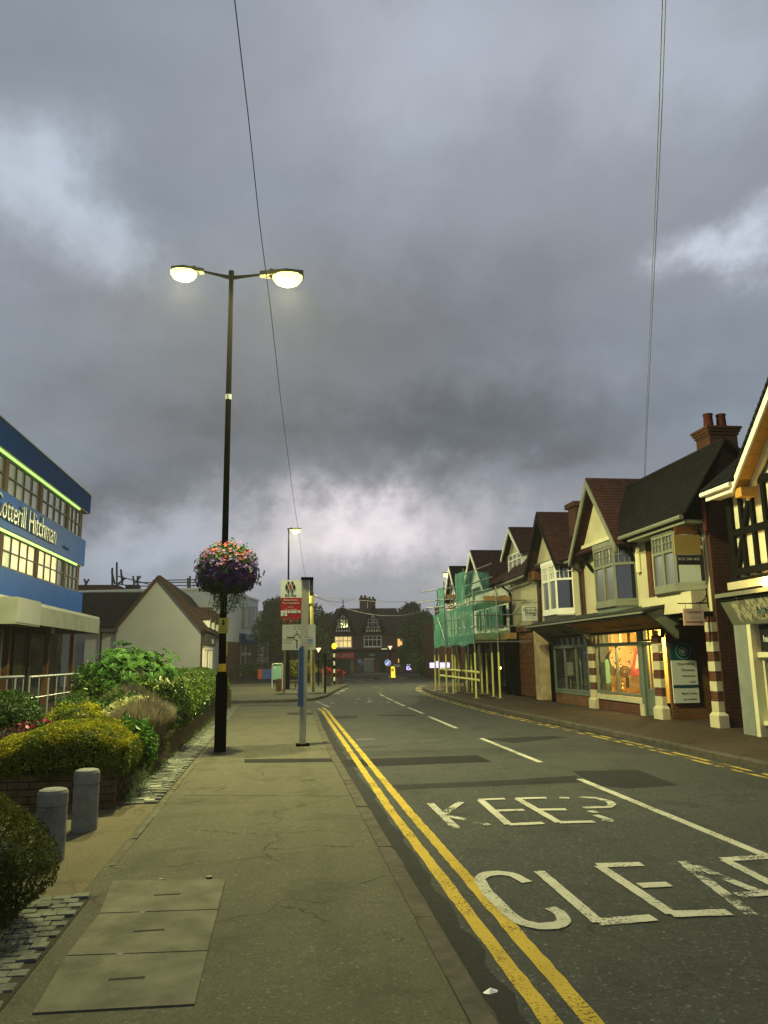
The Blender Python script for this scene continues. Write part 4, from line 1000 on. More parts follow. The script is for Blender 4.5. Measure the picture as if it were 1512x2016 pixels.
MB().lathe((q_v.x, 22.0, .46), [(.06, 0), (.10, .08), (.07, .18), (.04, .26), (.06, .30)], 12).obj('vase_body', 'brass', v_, smooth=True)
pt = thing('framed_painting', 'red framed painting leaning inside the lit shop window', 'painting', (10.0, 21.8, 1.0))
mb = MB(); P = [PY(1243, 1330, 21.8), PY(1265, 1330, 21.8), PY(1264, 1274, 21.8), PY(1252, 1275, 21.8)]; mb.prism(P, [p+Vector((0, .03, 0)) for p in P]); mb.obj('canvas', 'shop_red', pt)
c_ = sum(P, Vector())/4; mb = MB(); mb.prism([c_+(p-c_)*.5-Vector((0, .01, 0)) for p in P], [c_+(p-c_)*.5-Vector((0, .002, 0)) for p in P]); mb.obj('painted_figure', 'cloth_curtain', pt)
bs = thing('wire_basket', 'pale wire basket on the floor of the lit shop window', 'basket', (9.95, 21.6, .46)); mb = MB()
for k in range(8): mb.tube([PY(1243+3*k, 1354, 21.6), PY(1241+3.4*k, 1333, 21.6)], .007, 4)
for y in (1334, 1344, 1354): mb.tube([PY(1242, y, 21.6), PY(1266, y, 21.6)], .008, 4)
mb.obj('wire_side', 'galv', bs)
# shop door
dr = thing('shop_door', 'narrow grey green glazed door between the lit window and the striped pier', 'door', (9.6, 19.35, 0))
rb(19.66, 19.84, -.1, .06, 0, 2.3, 'door_post', 'green_grey_trim', dr); rb(19.0, 19.06, -.1, .04, 0, 2.2, 'door_post', 'green_grey_trim', dr)
rb(19.06, 19.66, -.08, .0, 0.02, .62, 'lower_panel', 'green_grey_trim', dr)
window(dr, FR, -19.62, -19.10, .66, 1.86, cols=2, frame='green_grey_trim', glass='glass_clear', t=.10, d=.0, sill=False)
window(dr, FR, -19.64, -19.08, 1.95, 2.25, cols=2, frame='green_grey_trim', glass='glass_clear', t=.05, d=.02, sill=False)
MB().tube([FR(-19.15, .02, .95), FR(-19.15, .05, 1.1)], .012, 6).obj('handle', 'letter_silver', dr)
rb(19.0, 19.8, -1.2, -1.15, .0, 2.35, 'lit_wall_behind', 'shop_wall', dr)
# ---- dark shop
ds = thing('dark_shop', 'unlit shop front with arched mirror behind dark glass under the black fascia', 'shop', (9.6, 25, 0))
rb(23.4, 26.5, -.15, .03, 0, .33, 'stall_riser', 'brick_orange', ds); rb(23.4, 26.5, -.15, .05, .332, .42, 'sill', 'green_grey_trim', ds)
window(ds, FR, -26.45, -23.42, .46, 1.86, cols=3, frame='green_grey_trim', glass='glass_clear', t=.06, d=.05, sill=False)
window(ds, FR, -26.45, -23.42, 1.9, 2.18, cols=6, frame='green_grey_trim', glass='glass_grey', t=.05, d=.05, sill=False)
rb(23.4, 26.5, -1.4, -1.3, .3, 2.4, 'back_wall', 'dark_paint', ds); rb(23.4, 26.5, -1.3, -.1, .3, .42, 'display_floor', 'wood_board', ds)
mb = MB(); pts = []
for i in range(13): t = math.pi*i/12; pts.append(FR(-25.9+.5*math.cos(t), -.5, 1.25+.42*math.sin(t)))
mb.tube([FR(-25.4, -.5, .46)]+pts+[FR(-26.4, -.5, .46)], .025, 6); mb.obj('arched_mirror_frame', 'galv', ds)
rb(24.3, 25.2, -.56, -.52, .46, 1.4, 'mirror_glass', 'glass_grey', ds)
rb(26.1, 26.35, -.5, -.3, .9, 1.35, 'display_books', 'sign_grey_back', ds)
for (y0_, z0_, z1_m) in ((23.6, .46, 1.0),): rb(y0_, y0_+.4, -.8, -.5, z0_, z1_m, 'display_box', 'grey_trim', ds)
rb(26.5, 26.75, -.1, .1, 0, 2.2, 'black_post', 'black_paint', ds)
# walls behind ground floor
rb(18.9, 28, -2.6, -2.5, 0, 2.7, 'rear_wall', 'brick_dark', ds)
# ---- canopy fascia over both shops: sloping sign boards under a moulded hood
cn = thing('shop_canopy', 'long moulded hood with sloping sign boards over the two shops', 'canopy', (9, 22, 2.3))
MB().prism([FR(-17.55, 0, 2.80), FR(-26.55, 0, 2.80), FR(-26.55, .98, 2.58), FR(-17.55, .98, 2.58)], [FR(-17.55, 0, 2.86), FR(-26.55, 0, 2.86), FR(-26.55, 1.0, 2.64), FR(-17.55, 1.0, 2.64)]).obj('lead_roof', 'lead_dark', cn)
rb(17.6, 26.5, .90, .99, 2.50, 2.575, 'hood_moulding', 'timber_black', cn); rb(17.55, 26.55, .97, 1.02, 2.56, 2.6, 'hood_edge', 'grey_trim', cn)
def slope_panel(y0, y1, mat, name='sign_board', par=None):
    mb = MB(); P = [FR(-y1, .88, 2.50), FR(-y0, .88, 2.50), FR(-y0, .18, 2.24), FR(-y1, .18, 2.24)]; mb.prism(P, [p+Vector((0, 0, .03)) for p in P]); return mb.obj(name, mat, par or cn)
slope_panel(17.8, 22.75, 'wood_board'); slope_panel(23.05, 26.4, 'grey_trim')
rb(17.6, 26.5, .06, .16, 2.2, 2.28, 'lower_moulding', 'timber_black', cn)
FS = Fr((9.6, 0), (0, -1)); upv = (FR(0, .88, 2.5)-FR(0, .18, 2.24)).normalized()
for s_, y_, w_, z_t, sz in (('Interiors', 22.4, .5, 2.34, .2), ('Ochre', 20.9, .3, 2.265, .42), ('design studio', 19.6, .45, 2.32, .17)): text(s_, FR, -y_, w_, z_t-.012, sz, 'sign_black', cn, ext=.002, up=upv)
for s_, y_, w_ in (('home', 26.0, .4), ('gifts', 24.3, .4)): text(s_, FR, -y_, w_, 2.30, .26, 'timber_black', cn, ext=.002, up=upv)
for y in (17.7, 22.9, 26.45):
    mb = MB(); P = [FR(-y-.07, 0.02, 2.78), FR(-y-.07, .86, 2.56), FR(-y-.07, .5, 2.3), FR(-y-.07, .08, 1.95)]; mb.prism(P, [p+Vector((0, -.14, 0)) for p in P]); mb.obj('console_bracket', 'grey_trim', cn)
# ---- signs on this side
def hung_sign(name, lab, pts, Y, body, mat, th=.05):
    pass
tb = thing('passage_sign_board', 'tall teal and white business sign board fixed beside the passage', 'sign', (10, 18.4, .5))
FT = Fr((0, 18.40), (1, 0))
def ty(px, py, Y): p = PY(px, py, Y); return p.x, p.z
x0, zt_ = ty(1317, 1264, 18.4); x1, _ = ty(1360, 1264, 18.4); _, zm1 = ty(1340, 1300, 18.4); _, zb_ = ty(1345, 1384, 18.4)
MB().box(x0, x1+.08, .0, .04, zm1, zt_, FT).obj('teal_panel', 'sign_teal_dark', tb); MB().box(x0, x1+.08, .0, .04, zb_, zm1-.002, FT).obj('white_panel', 'sign_white', tb)
_, zs = ty(1345, 1354, 18.4); MB().box(x0, x1+.08, .041, .045, zs, zs+.07, FT).obj('blue_stripe', 'sign_teal_dark', tb)
cxx = (x0+x1)/2+.04
for rr, mt_, o in ((.20, 'sign_mint', .042), (.185, 'sign_teal_dark', .044), (.12, 'sign_mint', .046), (.10, 'sign_teal_dark', .048), (.07, 'sign_grey_back', .05)):
    mb = MB(); A = [FT(cxx+rr*math.cos(2*math.pi*i/24), o, (zm1+zt_)/2+rr*math.sin(2*math.pi*i/24)) for i in range(24)]; mb.prism(A, [p+FT.N*.002 for p in A]); mb.obj('emblem_ring', mt_, tb)
zz = zm1-.12
for s_, sz in (('TREATMENTS', .075), ('Chiropractic', .07), ('Physiotherapy', .06), ('massage', .05), ('OPEN TODAY', .07)): text(s_, FT, x1+.02, .042, zz, sz, 'sign_black', tb, align='RIGHT', ext=.001); zz -= .14
for s_, dz in (('Bay & Cottle', .16), ('accountants', .3)): text(s_, FT, x1+.02, .042, zs-dz, .075, 'sign_black', tb, align='RIGHT', ext=.001)
# yellow hanging sign on scroll bracket
ysn = thing('hanging_sign', 'mustard sign over a black name board hanging from a scroll bracket on the corner house', 'sign', (9.0, 16.2, 4))
Ys = 16.15; FY = Fr((0, Ys), (1, 0)); x0, z1_ = ty(1325, 1053, Ys); x1, z0_ = ty(1380, 1092, Ys)
MB().box(x0, x1, -.02, .02, z0_, z1_, FY).obj('mustard_board', 'mustard', ysn)
text('Quartz', FY, x0+.12, .021, (z0_+z1_)/2, .19, 'wood_board', ysn, ext=.001)
_, zc_ = ty(1380, 1112, Ys); MB().box(x0+.04, x1, -.02, .02, zc_, z0_-.01, FY).obj('black_board', 'sign_black', ysn)
text('0121 308 4455', FY, x0+.07, .021, zc_+.1, .085, 'sign_grey_back', ysn, ext=.001)
_, za_ = ty(1330, 1040, Ys); MB().box(x0+.04, x1-.1, -.015, .015, z1_+.02, za_+.05, FY).obj('top_board', 'plank_brown', ysn)
bx, bz = ty(1378, 1025, Ys); pts = [Vector((x1+.02, Ys, bz-.25)), Vector((x1-.02, Ys, bz+.02)), Vector((x1-.14, Ys, bz+.12)), Vector((x1-.2, Ys, bz+.02)), Vector((x1-.12, Ys, bz-.08))]
MB().tube(pts, .012, 6).obj('scroll_bracket', 'black_paint', ysn); MB().tube([(x0+.1, Ys, z1_+.12), (x1+.03, Ys, z1_+.12)], .012, 6).obj('bracket_arm', 'black_paint', ysn)
for x in (x0+.15, x1-.15): MB().tube([(x, Ys, z1_), (x, Ys, z1_+.12)], .008, 5).obj('hanger', 'black_paint', ysn)
# pink arrow sign
an = thing('hanging_sign', 'pale pink arrow sign hanging under a black iron arm, above the dark passage', 'sign', (9.2, 16.2, 2.3))
Ya = 16.1; FA = Fr((0, Ya), (1, 0)); x0, z1_ = ty(1344, 1198, Ya); x1, z0_ = ty(1387, 1231, Ya)
M('sign_pink', (.50, .36, .26), .6, .05)
MB().box(x0, x1, -.015, .015, z0_, z1_, FA).obj('board', 'sign_pink', an); zq, xq = (z0_+z1_)/2, (x0+x1)/2
text('Courtyard', FA, xq, .016, z1_-.10, .085, 'plank_brown', an, align='CENTER', ext=.001); text('SHOPS', FA, xq, .016, zq-.04, .09, 'sign_grey_back', an, align='CENTER', ext=.001)
MB().box(x0+.05, x1-.08, .016, .018, z0_+.065, z0_+.085, FA).obj('arrow_shaft', 'plank_brown', an)
mb = MB(); P = [FA(x1-.09, .016, z0_+.04), FA(x1-.03, .016, z0_+.075), FA(x1-.09, .016, z0_+.11)]; mb.prism(P, [p+FA.N*.002 for p in P]); mb.obj('arrow_head', 'plank_brown', an)
ax, azz = ty(1334, 1188, Ya); bx, bz = ty(1394, 1188, Ya); MB().tube([(ax, Ya, azz), (bx, Ya, azz)], .013, 6).obj('iron_arm', 'black_paint', an)
cx_, cz_ = ty(1391, 1158, Ya); MB().tube([(bx, Ya, azz-.1), (bx-.01, Ya, cz_)], .014, 6).obj('iron_upright', 'black_paint', an)
mb = MB()
for k in range(5): t = k/4; mb.tube([(bx, Ya, azz+.02+(cz_-azz)*t*.9), (bx-.28*(1-t*.8), Ya, azz+.02)], .006, 4)
mb.obj('iron_web', 'black_paint', an)
for x in (x0+.07, x1-.07): MB().tube([(x, Ya, z1_), (x, Ya, azz)], .006, 4).obj('hanger', 'black_paint', an)

# ---- plain fronted house with dormer (further along)
ha = thing('plain_house', 'plain cream fronted house with small roof dormer and brown garage door', 'house', (9.6, 29.5, 0))
rb(27.9, 31.2, -1.5, 0, 2.75, 4.6, 'wall', 'cream_render', ha); rb(27.86, 28.45, -.4, .08, 0, 2.75, 'stone_pier', 'stone_block', ha)
rb(30.9, 31.3, -.3, .05, 0, 2.8, 'dark_pier', 'black_paint', ha)
rb(28.45, 30.9, -.2, .0, 2.55, 2.75, 'door_head', 'brick_orange', ha)
for k in range(10):
    z = .05+k*.25; rb(28.47, 30.88, -.16, -.10-.01*(k % 2), z, z+.238, 'door_plank', 'plank_brown', ha)
MB().lathe(FR(-28.8, -.05, .95), [(.04, 0), (.04, .05)], 8).obj('door_knob', 'letter_silver', ha)
mb = MB(); roof_slope(mb, (9.2, 27.9, 4.6), (9.2, 31.3, 4.6), (11.2, 31.3, 6.9), (11.2, 27.9, 6.9), 22, .045, .02); mb.obj('roof', 'roof_tile', ha)
MB().tube([(9.15, 27.9, 4.56), (9.15, 31.4, 4.5)], .06).obj('gutter', 'grey_trim', ha); MB().tube([FR(-31.2, .4, 4.45), FR(-31.2, .1, 4.2), FR(-31.2, .1, 2.4)], .05).obj('downpipe', 'black_paint', ha)
xd = 9.75; a = PX(1001, 1095, xd); b = PX(1030, 1080, xd); t_ = PX(1014, 1042, xd); e0 = PX(1004, 1155, xd)
ym = (a.y+b.y)/2
MB().box(xd, xd+1.4, b.y+.05, a.y-.05, 4.8, a.z).obj('dormer_wall', 'white_trim', ha)
mb = MB(); mb.prism([(xd, b.y, a.z), (xd, a.y, a.z), (xd, ym, t_.z-.1)], [(xd+.9, b.y, a.z), (xd+.9, a.y, a.z), (xd+.9, ym, t_.z-.1)]); mb.obj('dormer_gable', 'cream_render', ha)
gable_roof(ha, b.y-.25, a.y+.25, ym, a.z-.12, t_.z, xd-.25, xd+1.8, courses=9, name='dormer_roof')
barge(ha, b.y-.27, a.y+.27, ym, a.z-.12, t_.z+.04, xd-.3, 'white_trim', h=.12, soff=.2)
Fd = Fr((xd-.01, 0), (0, -1)); window(ha, Fd, -a.y+.12, -b.y-.12, 5.0, a.z-.05, cols=3, rows=(.7,), frame='white_trim', glass='glass_grey', t=.06)
# living sign
ls = thing('hanging_sign', 'square pale sign reading fabulous living on the cream wall by the drainpipe', 'sign', (8.9, 27.9, 3.2))
Yl = 27.8; Fl = Fr((0, Yl), (1, 0)); x0, z1_ = ty(1027, 1192, Yl); x1, z0_ = ty(1058, 1222, Yl)
MB().box(x0, x1, -.02, .02, z0_, z1_, Fl).obj('board', 'sign_white', ls); w_ = x1-x0
mb = MB()
for a_, b_2, c_2, d_2 in ((.2, .92, .86, .89), (.2, .92, .3, .33), (.2, .23, .33, .86), (.89, .92, .33, .86)): mb.box(x0+w_*a_, x0+w_*b_2, .021, .026, z0_+(z1_-z0_)*c_2, z0_+(z1_-z0_)*d_2, Fl)
mb.obj('printed_square', 'sign_black', ls)
text('fabulous', Fl, x0+w_*.08, .027, z0_+(z1_-z0_)*.62, .155, 'sign_teal_dark', ls, ext=.001); text('living', Fl, x0+w_*.26, .027, z0_+(z1_-z0_)*.40, .17, 'sign_black', ls, ext=.001, bold=.004)
text('home by design', Fl, x0+w_*.2, .022, z0_+(z1_-z0_)*.14, .06, 'sign_teal_dark', ls, ext=.001)
for x in (x0+.08, x1-.08): MB().tube([(x, Yl, z1_), (x, Yl, z1_+.12)], .008, 5).obj('hanger', 'black_paint', ls)
MB().tube([(x0-.05, Yl, z1_+.12), (x1+.25, Yl, z1_+.12)], .010, 5).obj('iron_arm', 'black_paint', ls)

# ================================================================== black and white timbered building at the frame's edge
tm = thing('timbered_building', 'black and white timber framed gable with orange boarded eaves over a pale shop front', 'building', (9.3, 12.2, 0))
FTm = Fr((9.3, 0), (0, -1))
def tb_(y0, y1, w0, w1, z0, z1, name, mat): return MB().box(-y1, -y0, w0, w1, z0, z1, FTm).obj(name, mat, tm)
ya_, za2 = 11.2, 7.62
sl = 1.04
mb = MB(); P = [FTm(-14.78, -.05, 3.1), FTm(-8.2, -.05, 3.1), FTm(-8.2, -.05, 4.75), FTm(-8.5, -.05, 4.80), FTm(-11.2, -.05, za2-.1), FTm(-13.85, -.05, 4.85), FTm(-14.78, -.05, 4.80)]; mb.prism(P, [p-FTm.N*3.5 for p in P]); mb.obj('gable_wall', 'timber_panel', tm)
def beam(y0, z0, y1, z1, w=.13, o=.0):
    A, B = FTm(-y0, 0, z0), FTm(-y1, 0, z1); d = (B-A).normalized(); nn = d.cross(FTm.N).normalized()*w/2
    mb = MB(); Q = [A-nn, B-nn, B+nn, A+nn]; mb.prism([p-FTm.N*.045 for p in Q], [p+FTm.N*(.02+o) for p in Q]); mb.obj('timber', 'timber_black', tm)
zr_ = lambda y: max(4.78, 7.6-abs(y-11.2)*sl-.15)
beam(14.70, 3.1, 14.70, 4.78, .17, .004)
for y in (14.32, 13.94, 13.54, 13.14, 12.72, 12.3, 11.9, 11.5, 11.1): beam(y, 3.12, y, zr_(y), .10)
for z in (3.22, 4.02, 4.92, 5.8): beam(14.78 if z < 4.9 else 11.2+(7.55-z)/sl-.1, z, 8.3 if z < 4.9 else 11.2-(7.55-z)/sl+.1, z, .14, .01)
beam(14.6, 3.3, 13.95, 4.75, .10, .016);  beam(13.1, 4.98, 12.3, 5.8, .12, .016)
# verge: tiles edge, white barge, orange boards
for s_, yy in ((1, 13.95), (-1, 8.45)):
    A = Vector((8.9, 11.2, 7.74)); B = Vector((8.9, yy, 7.74-2.75*sl))
    mb = MB(); P = [A, B, B+Vector((0, 0, -.16)), A+Vector((0, 0, -.2))]; mb.prism(P, [p+Vector((.04, 0, 0)) for p in P]); mb.obj('barge_board', 'white_trim', tm)
    nb_ = 14
    for i in range(nb_):
        a0, b0 = A.lerp(B, i/nb_), A.lerp(B, (i+.965)/nb_)
        mb = MB(); P = [a0+Vector((.045, 0, -.1)), b0+Vector((.045, 0, -.1)), b0+Vector((.045, 0, -.13)), a0+Vector((.045, 0, -.13))]; mb.prism(P, [p+Vector((.37, 0, 0)) for p in P]); mb.obj('soffit_board', 'orange_soffit', tm)
    A2, B2 = A+Vector((.31, 0, -.16)), B+Vector((.31, 0, -.16)); mb = MB(); P = [A2, B2, B2+Vector((0, 0, -.14)), A2+Vector((0, 0, -.16))]; mb.prism(P, [p+Vector((.09, 0, 0)) for p in P]); mb.obj('inner_rafter', 'cream_trim', tm)
mb = MB(); roof_slope(mb, (8.88, 13.97, 7.76-2.77*sl), (13, 13.97, 7.76-2.77*sl), (13, 11.2, 7.76), (8.88, 11.2, 7.76), 30, .05, .02)
roof_slope(mb, (13, 8.43, 7.76-2.77*sl), (8.88, 8.43, 7.76-2.77*sl), (8.88, 11.2, 7.76), (13, 11.2, 7.76), 30, .05, .02); mb.obj('roof', 'roof_dark', tm)
a = PX(1386, 968, 8.9); MB().tube([(8.88, 13.9, 4.90), (8.88, 15.0, 4.90)], .055).obj('gutter', 'white_trim', tm); MB().box(8.94, 9.0, 13.95, 14.95, 4.76, 4.90).obj('fascia', 'white_trim', tm)
_m = MB(); roof_slope(_m, (8.9, 13.8, 4.94), (8.9, 15.05, 4.94), (10.6, 15.05, 6.3), (10.6, 13.8, 6.3), 14, .05, .02); _m.obj('eaves_roof', 'roof_dark', tm)
tb_(13.7, 13.92, .02, .34, 4.62, 4.8, 'corbel', 'orange_soffit'); tb_(13.96, 14.95, .02, .34, 4.79, 4.83, 'eaves_soffit', 'cream_trim')
# lower part
tb_(9, 14.75, -3.5, .12, 2.9, 3.08, 'bressummer', 'timber_black'); tb_(9, 14.55, .12, .30, 2.84, 2.99, 'white_fascia', 'stone_cream')
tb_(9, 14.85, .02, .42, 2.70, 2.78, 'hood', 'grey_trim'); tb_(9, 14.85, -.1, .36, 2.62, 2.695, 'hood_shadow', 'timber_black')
mb = MB(); P = [FTm(-14.8, .34, 2.61), FTm(-9, .34, 2.61), FTm(-9, .10, 2.14), FTm(-14.8, .10, 2.14)]; mb.prism(P, [p-FTm.N*.03 for p in P]); fs_ = mb.obj('sloping_fascia', 'grey_trim', tm)
mb = MB()
for k in range(260):
    y = random.uniform(11.8, 14.45); z = random.uniform(2.17, 2.5); t = (z-2.14)/.47; base = FTm(-y, .105+.24*t, z); L_ = random.uniform(.10, .22); a_ = random.uniform(-.8, .8)
    tp = base+Vector((0, 0, 1))*L_*math.cos(a_)+FTm.U*L_*math.sin(a_)+FTm.N*L_*.5*math.cos(a_); s2 = FTm.U*.02
    mb.face([base, (base+tp)/2+s2, tp, (base+tp)/2-s2])
mb.obj('painted_leaf_pattern', 'stone_cream', tm)
FF = Fr((9.3-.30, 0), (0, -1))
text('DESIGN', Fr((9.3-.26, 0), (0, -1)), -13.75, 0, 2.32, .26, 'sign_teal_dark', tm, ext=.004)
tb_(14.30, 14.80, -.3, .10, 0, 2.14, 'pilaster', 'canopy_white'); tb_(14.18, 14.30, -.3, .14, 0, 2.14, 'pilaster_edge', 'cream_trim')
tb_(9, 14.18, -.3, -.05, 1.62, 2.13, 'name_board', 'sign_black'); text('hammonds', FTm, -14.08, -.045, 1.80, .17, 'sign_white', tm, ext=.003, bold=.004)
tb_(9, 14.18, -.2, .04, 1.50, 1.60, 'transom', 'cream_trim'); tb_(9, 14.18, -.2, .06, .22, .30, 'window_sill', 'cream_trim'); tb_(9, 14.18, -.2, -.01, 0, .219, 'stall_riser', 'canopy_white')
window(tm, FTm, -14.14, -10.0, .34, 1.48, w=-.1, cols=2, frame='cream_trim', glass='glass_pale', t=.06, sill=False)
tb_(9, 14.1, -.085, -.08, .34, .85, 'window_film', 'sign_mint')
ol = thing('wall_lamp', 'small lit lamp under the hood of the timbered shop at the picture edge', 'lamp', (8.9, 13.2, 2.9))
MB().lathe((8.93, 13.2, 2.80), [(.05, 0), (.07, .04), (.06, .10), (.02, .13)], 12).obj('bulb', 'bulb', ol, smooth=True)
ld = bpy.data.lights.new('wall_lamp_light', 'POINT'); ld.energy = 60; ld.color = (1, .62, .2); ld.shadow_soft_size = .06
lo = bpy.data.objects.new('wall_lamp_light', ld); COL.objects.link(lo); lo.location = (8.8, 13.2, 2.95)

# ================================================================== scaffolded houses
sd_ = thing('scaffolded_house', 'white rendered house with two tiled gables half hidden by green scaffold netting', 'house', (9.6, 36, 0))
rb(31.4, 44, -3, 0, 2.3, 4.75, 'wall', 'bright_render', sd_); rb(31.4, 44, -3, -1.0, 0, 2.3, 'shop_back', 'dark_inside', sd_)
for (y0, y1, zf, za) in ((34.0, 38.0, 4.7, 6.55), (39.3, 42.3, 4.7, 6.35)):
    ya3 = (y0+y1)/2; mb = MB(); P = [FR(-y1+.2, .2, zf), FR(-y0-.2, .2, zf), FR(-ya3, .2, za-.15)]; mb.prism(P, [p-FR.N*.8 for p in P]); mb.obj('gable_wall', 'bright_render', sd_)
    gable_roof(sd_, y0, y1, ya3, zf-.1, za, 9.1, 12.6, mat='roof_dark' if y0 > 39 else 'roof_tile', courses=18); barge(sd_, y0-.04, y1+.04, ya3, zf-.1, za+.05, 9.05, 'white_trim', h=.16, soff=.3)
mb = MB(); roof_slope(mb, (9.25, 31.3, 4.7), (9.25, 44, 4.7), (11.6, 44, 6.2), (11.6, 31.3, 6.2), 18, .045, .02); mb.obj('main_roof', 'roof_tile', sd_)
rwin(sd_, 31.9, 33.3, 2.75, 4.2, cols=1, rows=(.72,), frame='white_trim', glass='glass_dark', t=.09, small_top=3)
for y0 in (34.2, 36.0, 38.2, 40.2): rwin(sd_, y0, y0+1.1, 2.75, 4.2, cols=2, rows=(.7,), frame='white_trim', glass='glass_dark', t=.08)
rb(31.4, 44, .02, .28, 2.3, 2.55, 'shop_cornice', 'cream_trim', sd_)
for y0 in (32.2, 34.4, 36.6, 38.8): rb(y0, y0+.4, -.2, .05, 0, 2.3, 'shop_pier', 'black_paint' if y0 < 34 else 'dark_paint', sd_); rb(y0+.42, y0+1.9, -.3, -.2, .3, 2.0, 'shop_window', 'glass_dark', sd_)
bl_ = MB().lathe((9.3, 32.4, 1.05), [(.03, 0), (.06, .04), (.04, .1)], 10).obj('shop_bulb', 'bulb', sd_)
sc = thing('scaffold', 'steel tube scaffold with yellow foam sleeves and green debris netting round the white house', 'scaffold', (8.2, 33.5, 0))
stn = []
def standard(x, y, z1, sl_z=1.75, lean=0.0):
    o = MB().tube([(x, y, .01), (x+lean, y, z1)], .026, 6).obj('standard', 'scaf_tube', sc)
    MB().tube([(x, y, .02), (x+lean*sl_z/z1, y, sl_z)], .040, 8).obj('foam_sleeve', 'yellow_sleeve', o); MB().box(x-.13, x+.13, y-.1, y+.1, .0, .02).obj('base_plate', 'galv', o)
xs_ = lambda y: 7.62 if y < 33 else 7.62-.04*(y-33)
pxs = [(858, 1360), (880, 1365), (893, 1366), (920, 1364), (938, 1375), (950, 1366), (960, 1367), (972, 1372), (985, 1375)]
ht_ = {858: 3.4, 880: 5.0, 893: 4.9, 920: 5.6, 938: 4.2, 950: 3.6, 960: 4.2, 972: 4.0, 985: 4.3}
for (px, py) in pxs:
    g = G(px, py); standard(g.x, g.y, ht_[px], 1.75 if px > 900 else 1.7)
for px, Y in ((866, 38.4), (898, 35.5), (905, 36.2), (930, 34)): g = PY(px, 1360, Y); standard(g.x, Y, 4.9 if px < 910 else 5.2, 1.7)
def rod(p, q, r=.026, name='ledger', mat='scaf_tube', k=6): return MB().tube([p, q], r, k).obj(name, mat, sc)
g0 = G(858, 1360); g1 = G(938, 1375); g2 = G(985, 1375)
for z in (2.15, 2.75, 3.2, 3.75): rod((g0.x, g0.y, z), (g1.x, g1.y, z)); rod((g1.x, g1.y, z), (g2.x+1.4, g2.y-.2, z))
for z in (.75, 1.05): a = G(868, 1362); rod((a.x, a.y, z), (g1.x+.05, g1.y-.3, z-.05), .045, 'guard_rail', 'yellow_sleeve', 8)
for z in (4.3, 4.75, 5.3): rod((8.3, 35.6, z), (8.5, 30.2, z)); 
rod((7.1, 38.6, 4.85), (8.6, 35.0, 4.85)); rod((6.9, 38.8, 4.35), (8.6, 35.0, 4.3)); rod((7.2, 38, 4.0), (8.6, 35.0, 4.0))
a, b = PY(897, 1268, 31), G(919, 1368); rod((a.x, 31, a.z), (b.x, b.y, 0), .03, 'raking_brace', 'galv')
a, b = PY(862, 1215, 36), PY(878, 1265, 34.5); rod(a, b, .02, 'brace'); a, b = PY(912, 1200, 33.5), PY(898, 1268, 33.5); rod(a, b, .02, 'brace')
for (x0, x1, y0, y1, z) in ((7.7, 8.9, 29.9, 37, 2.22), (8.1, 9.2, 30.2, 36, 3.72)):
    for k in range(5): w = (x1-x0)/5; rod if False else MB().box(x0+k*w+.005, x0+(k+1)*w-.005, y0, y1, z, z+.04).obj('scaffold_board', 'wood_board', sc)
MB().box(7.68, 7.72, 29.9, 37, 2.26, 2.48).obj('toe_board', 'wood_board', sc); MB().box(7.7, 9.3, 29.86, 29.9, 2.26, 2.5).obj('toe_board', 'wood_board', sc); MB().box(8.1, 9.2, 30.15, 30.19, 3.76, 3.98).obj('toe_board', 'wood_board', sc)
a = PY(878, 1100+70, 36.5)
for zc_ in (PY(890, 1174, 36).z, PY(890, 1196, 36).z): p0_, p1_ = PY(880, 1174, 36), PY(897, 1174, 36); MB().box(p0_.x, p1_.x, 35.98, 36.02, zc_-.08, zc_+.08).obj('brick_guard_board', 'orange_soffit', sc)
# netting
nm = bpy.data.materials.new('debris_net'); nm.use_nodes = True; t_n = nm.node_tree; q = NB(t_n); b_ = t_n.nodes['Principled BSDF']
g_ = q.n('ShaderNodeNewGeometry'); cN = q.mix(q.ramp(q.noise(g_.outputs['Position'], 2.2, 5), [(.3, 0), (.7, 1)]), (.05, .31, .22), (.13, .50, .37)); q.l(cN, b_.inputs['Base Color']); b_.inputs['Roughness'].default_value = .8
tl = q.n('ShaderNodeBsdfTranslucent'); q.l(cN, tl.inputs[0]); ms = q.n('ShaderNodeMixShader'); ms.inputs[0].default_value = .45; q.l(b_.outputs[0], ms.inputs[1]); q.l(tl.outputs[0], ms.inputs[2])
tr = q.n('ShaderNodeBsdfTransparent'); m2 = q.n('ShaderNodeMixShader'); q.l(q.ramp(q.noise(g_.outputs['Position'], 3.1, 3), [(.35, .06), (.7, .22)]), m2.inputs[0]); q.l(ms.outputs[0], m2.inputs[1]); q.l(tr.outputs[0], m2.inputs[2]); q.l(m2.outputs[0], t_n.nodes['Material Output'].inputs[0]); MATS['debris_net'] = nm
nm2 = nm.copy(); MATS['debris_net_thin'] = nm2
for nd in nm2.node_tree.nodes:
    if nd.type == 'VALTORGB' and len(nd.color_ramp.elements) == 2 and abs(nd.color_ramp.elements[1].color[0]-.22) < .01: nd.color_ramp.elements[0].color = (.5, .5, .5, 1); nd.color_ramp.elements[1].color = (.72, .72, .72, 1)
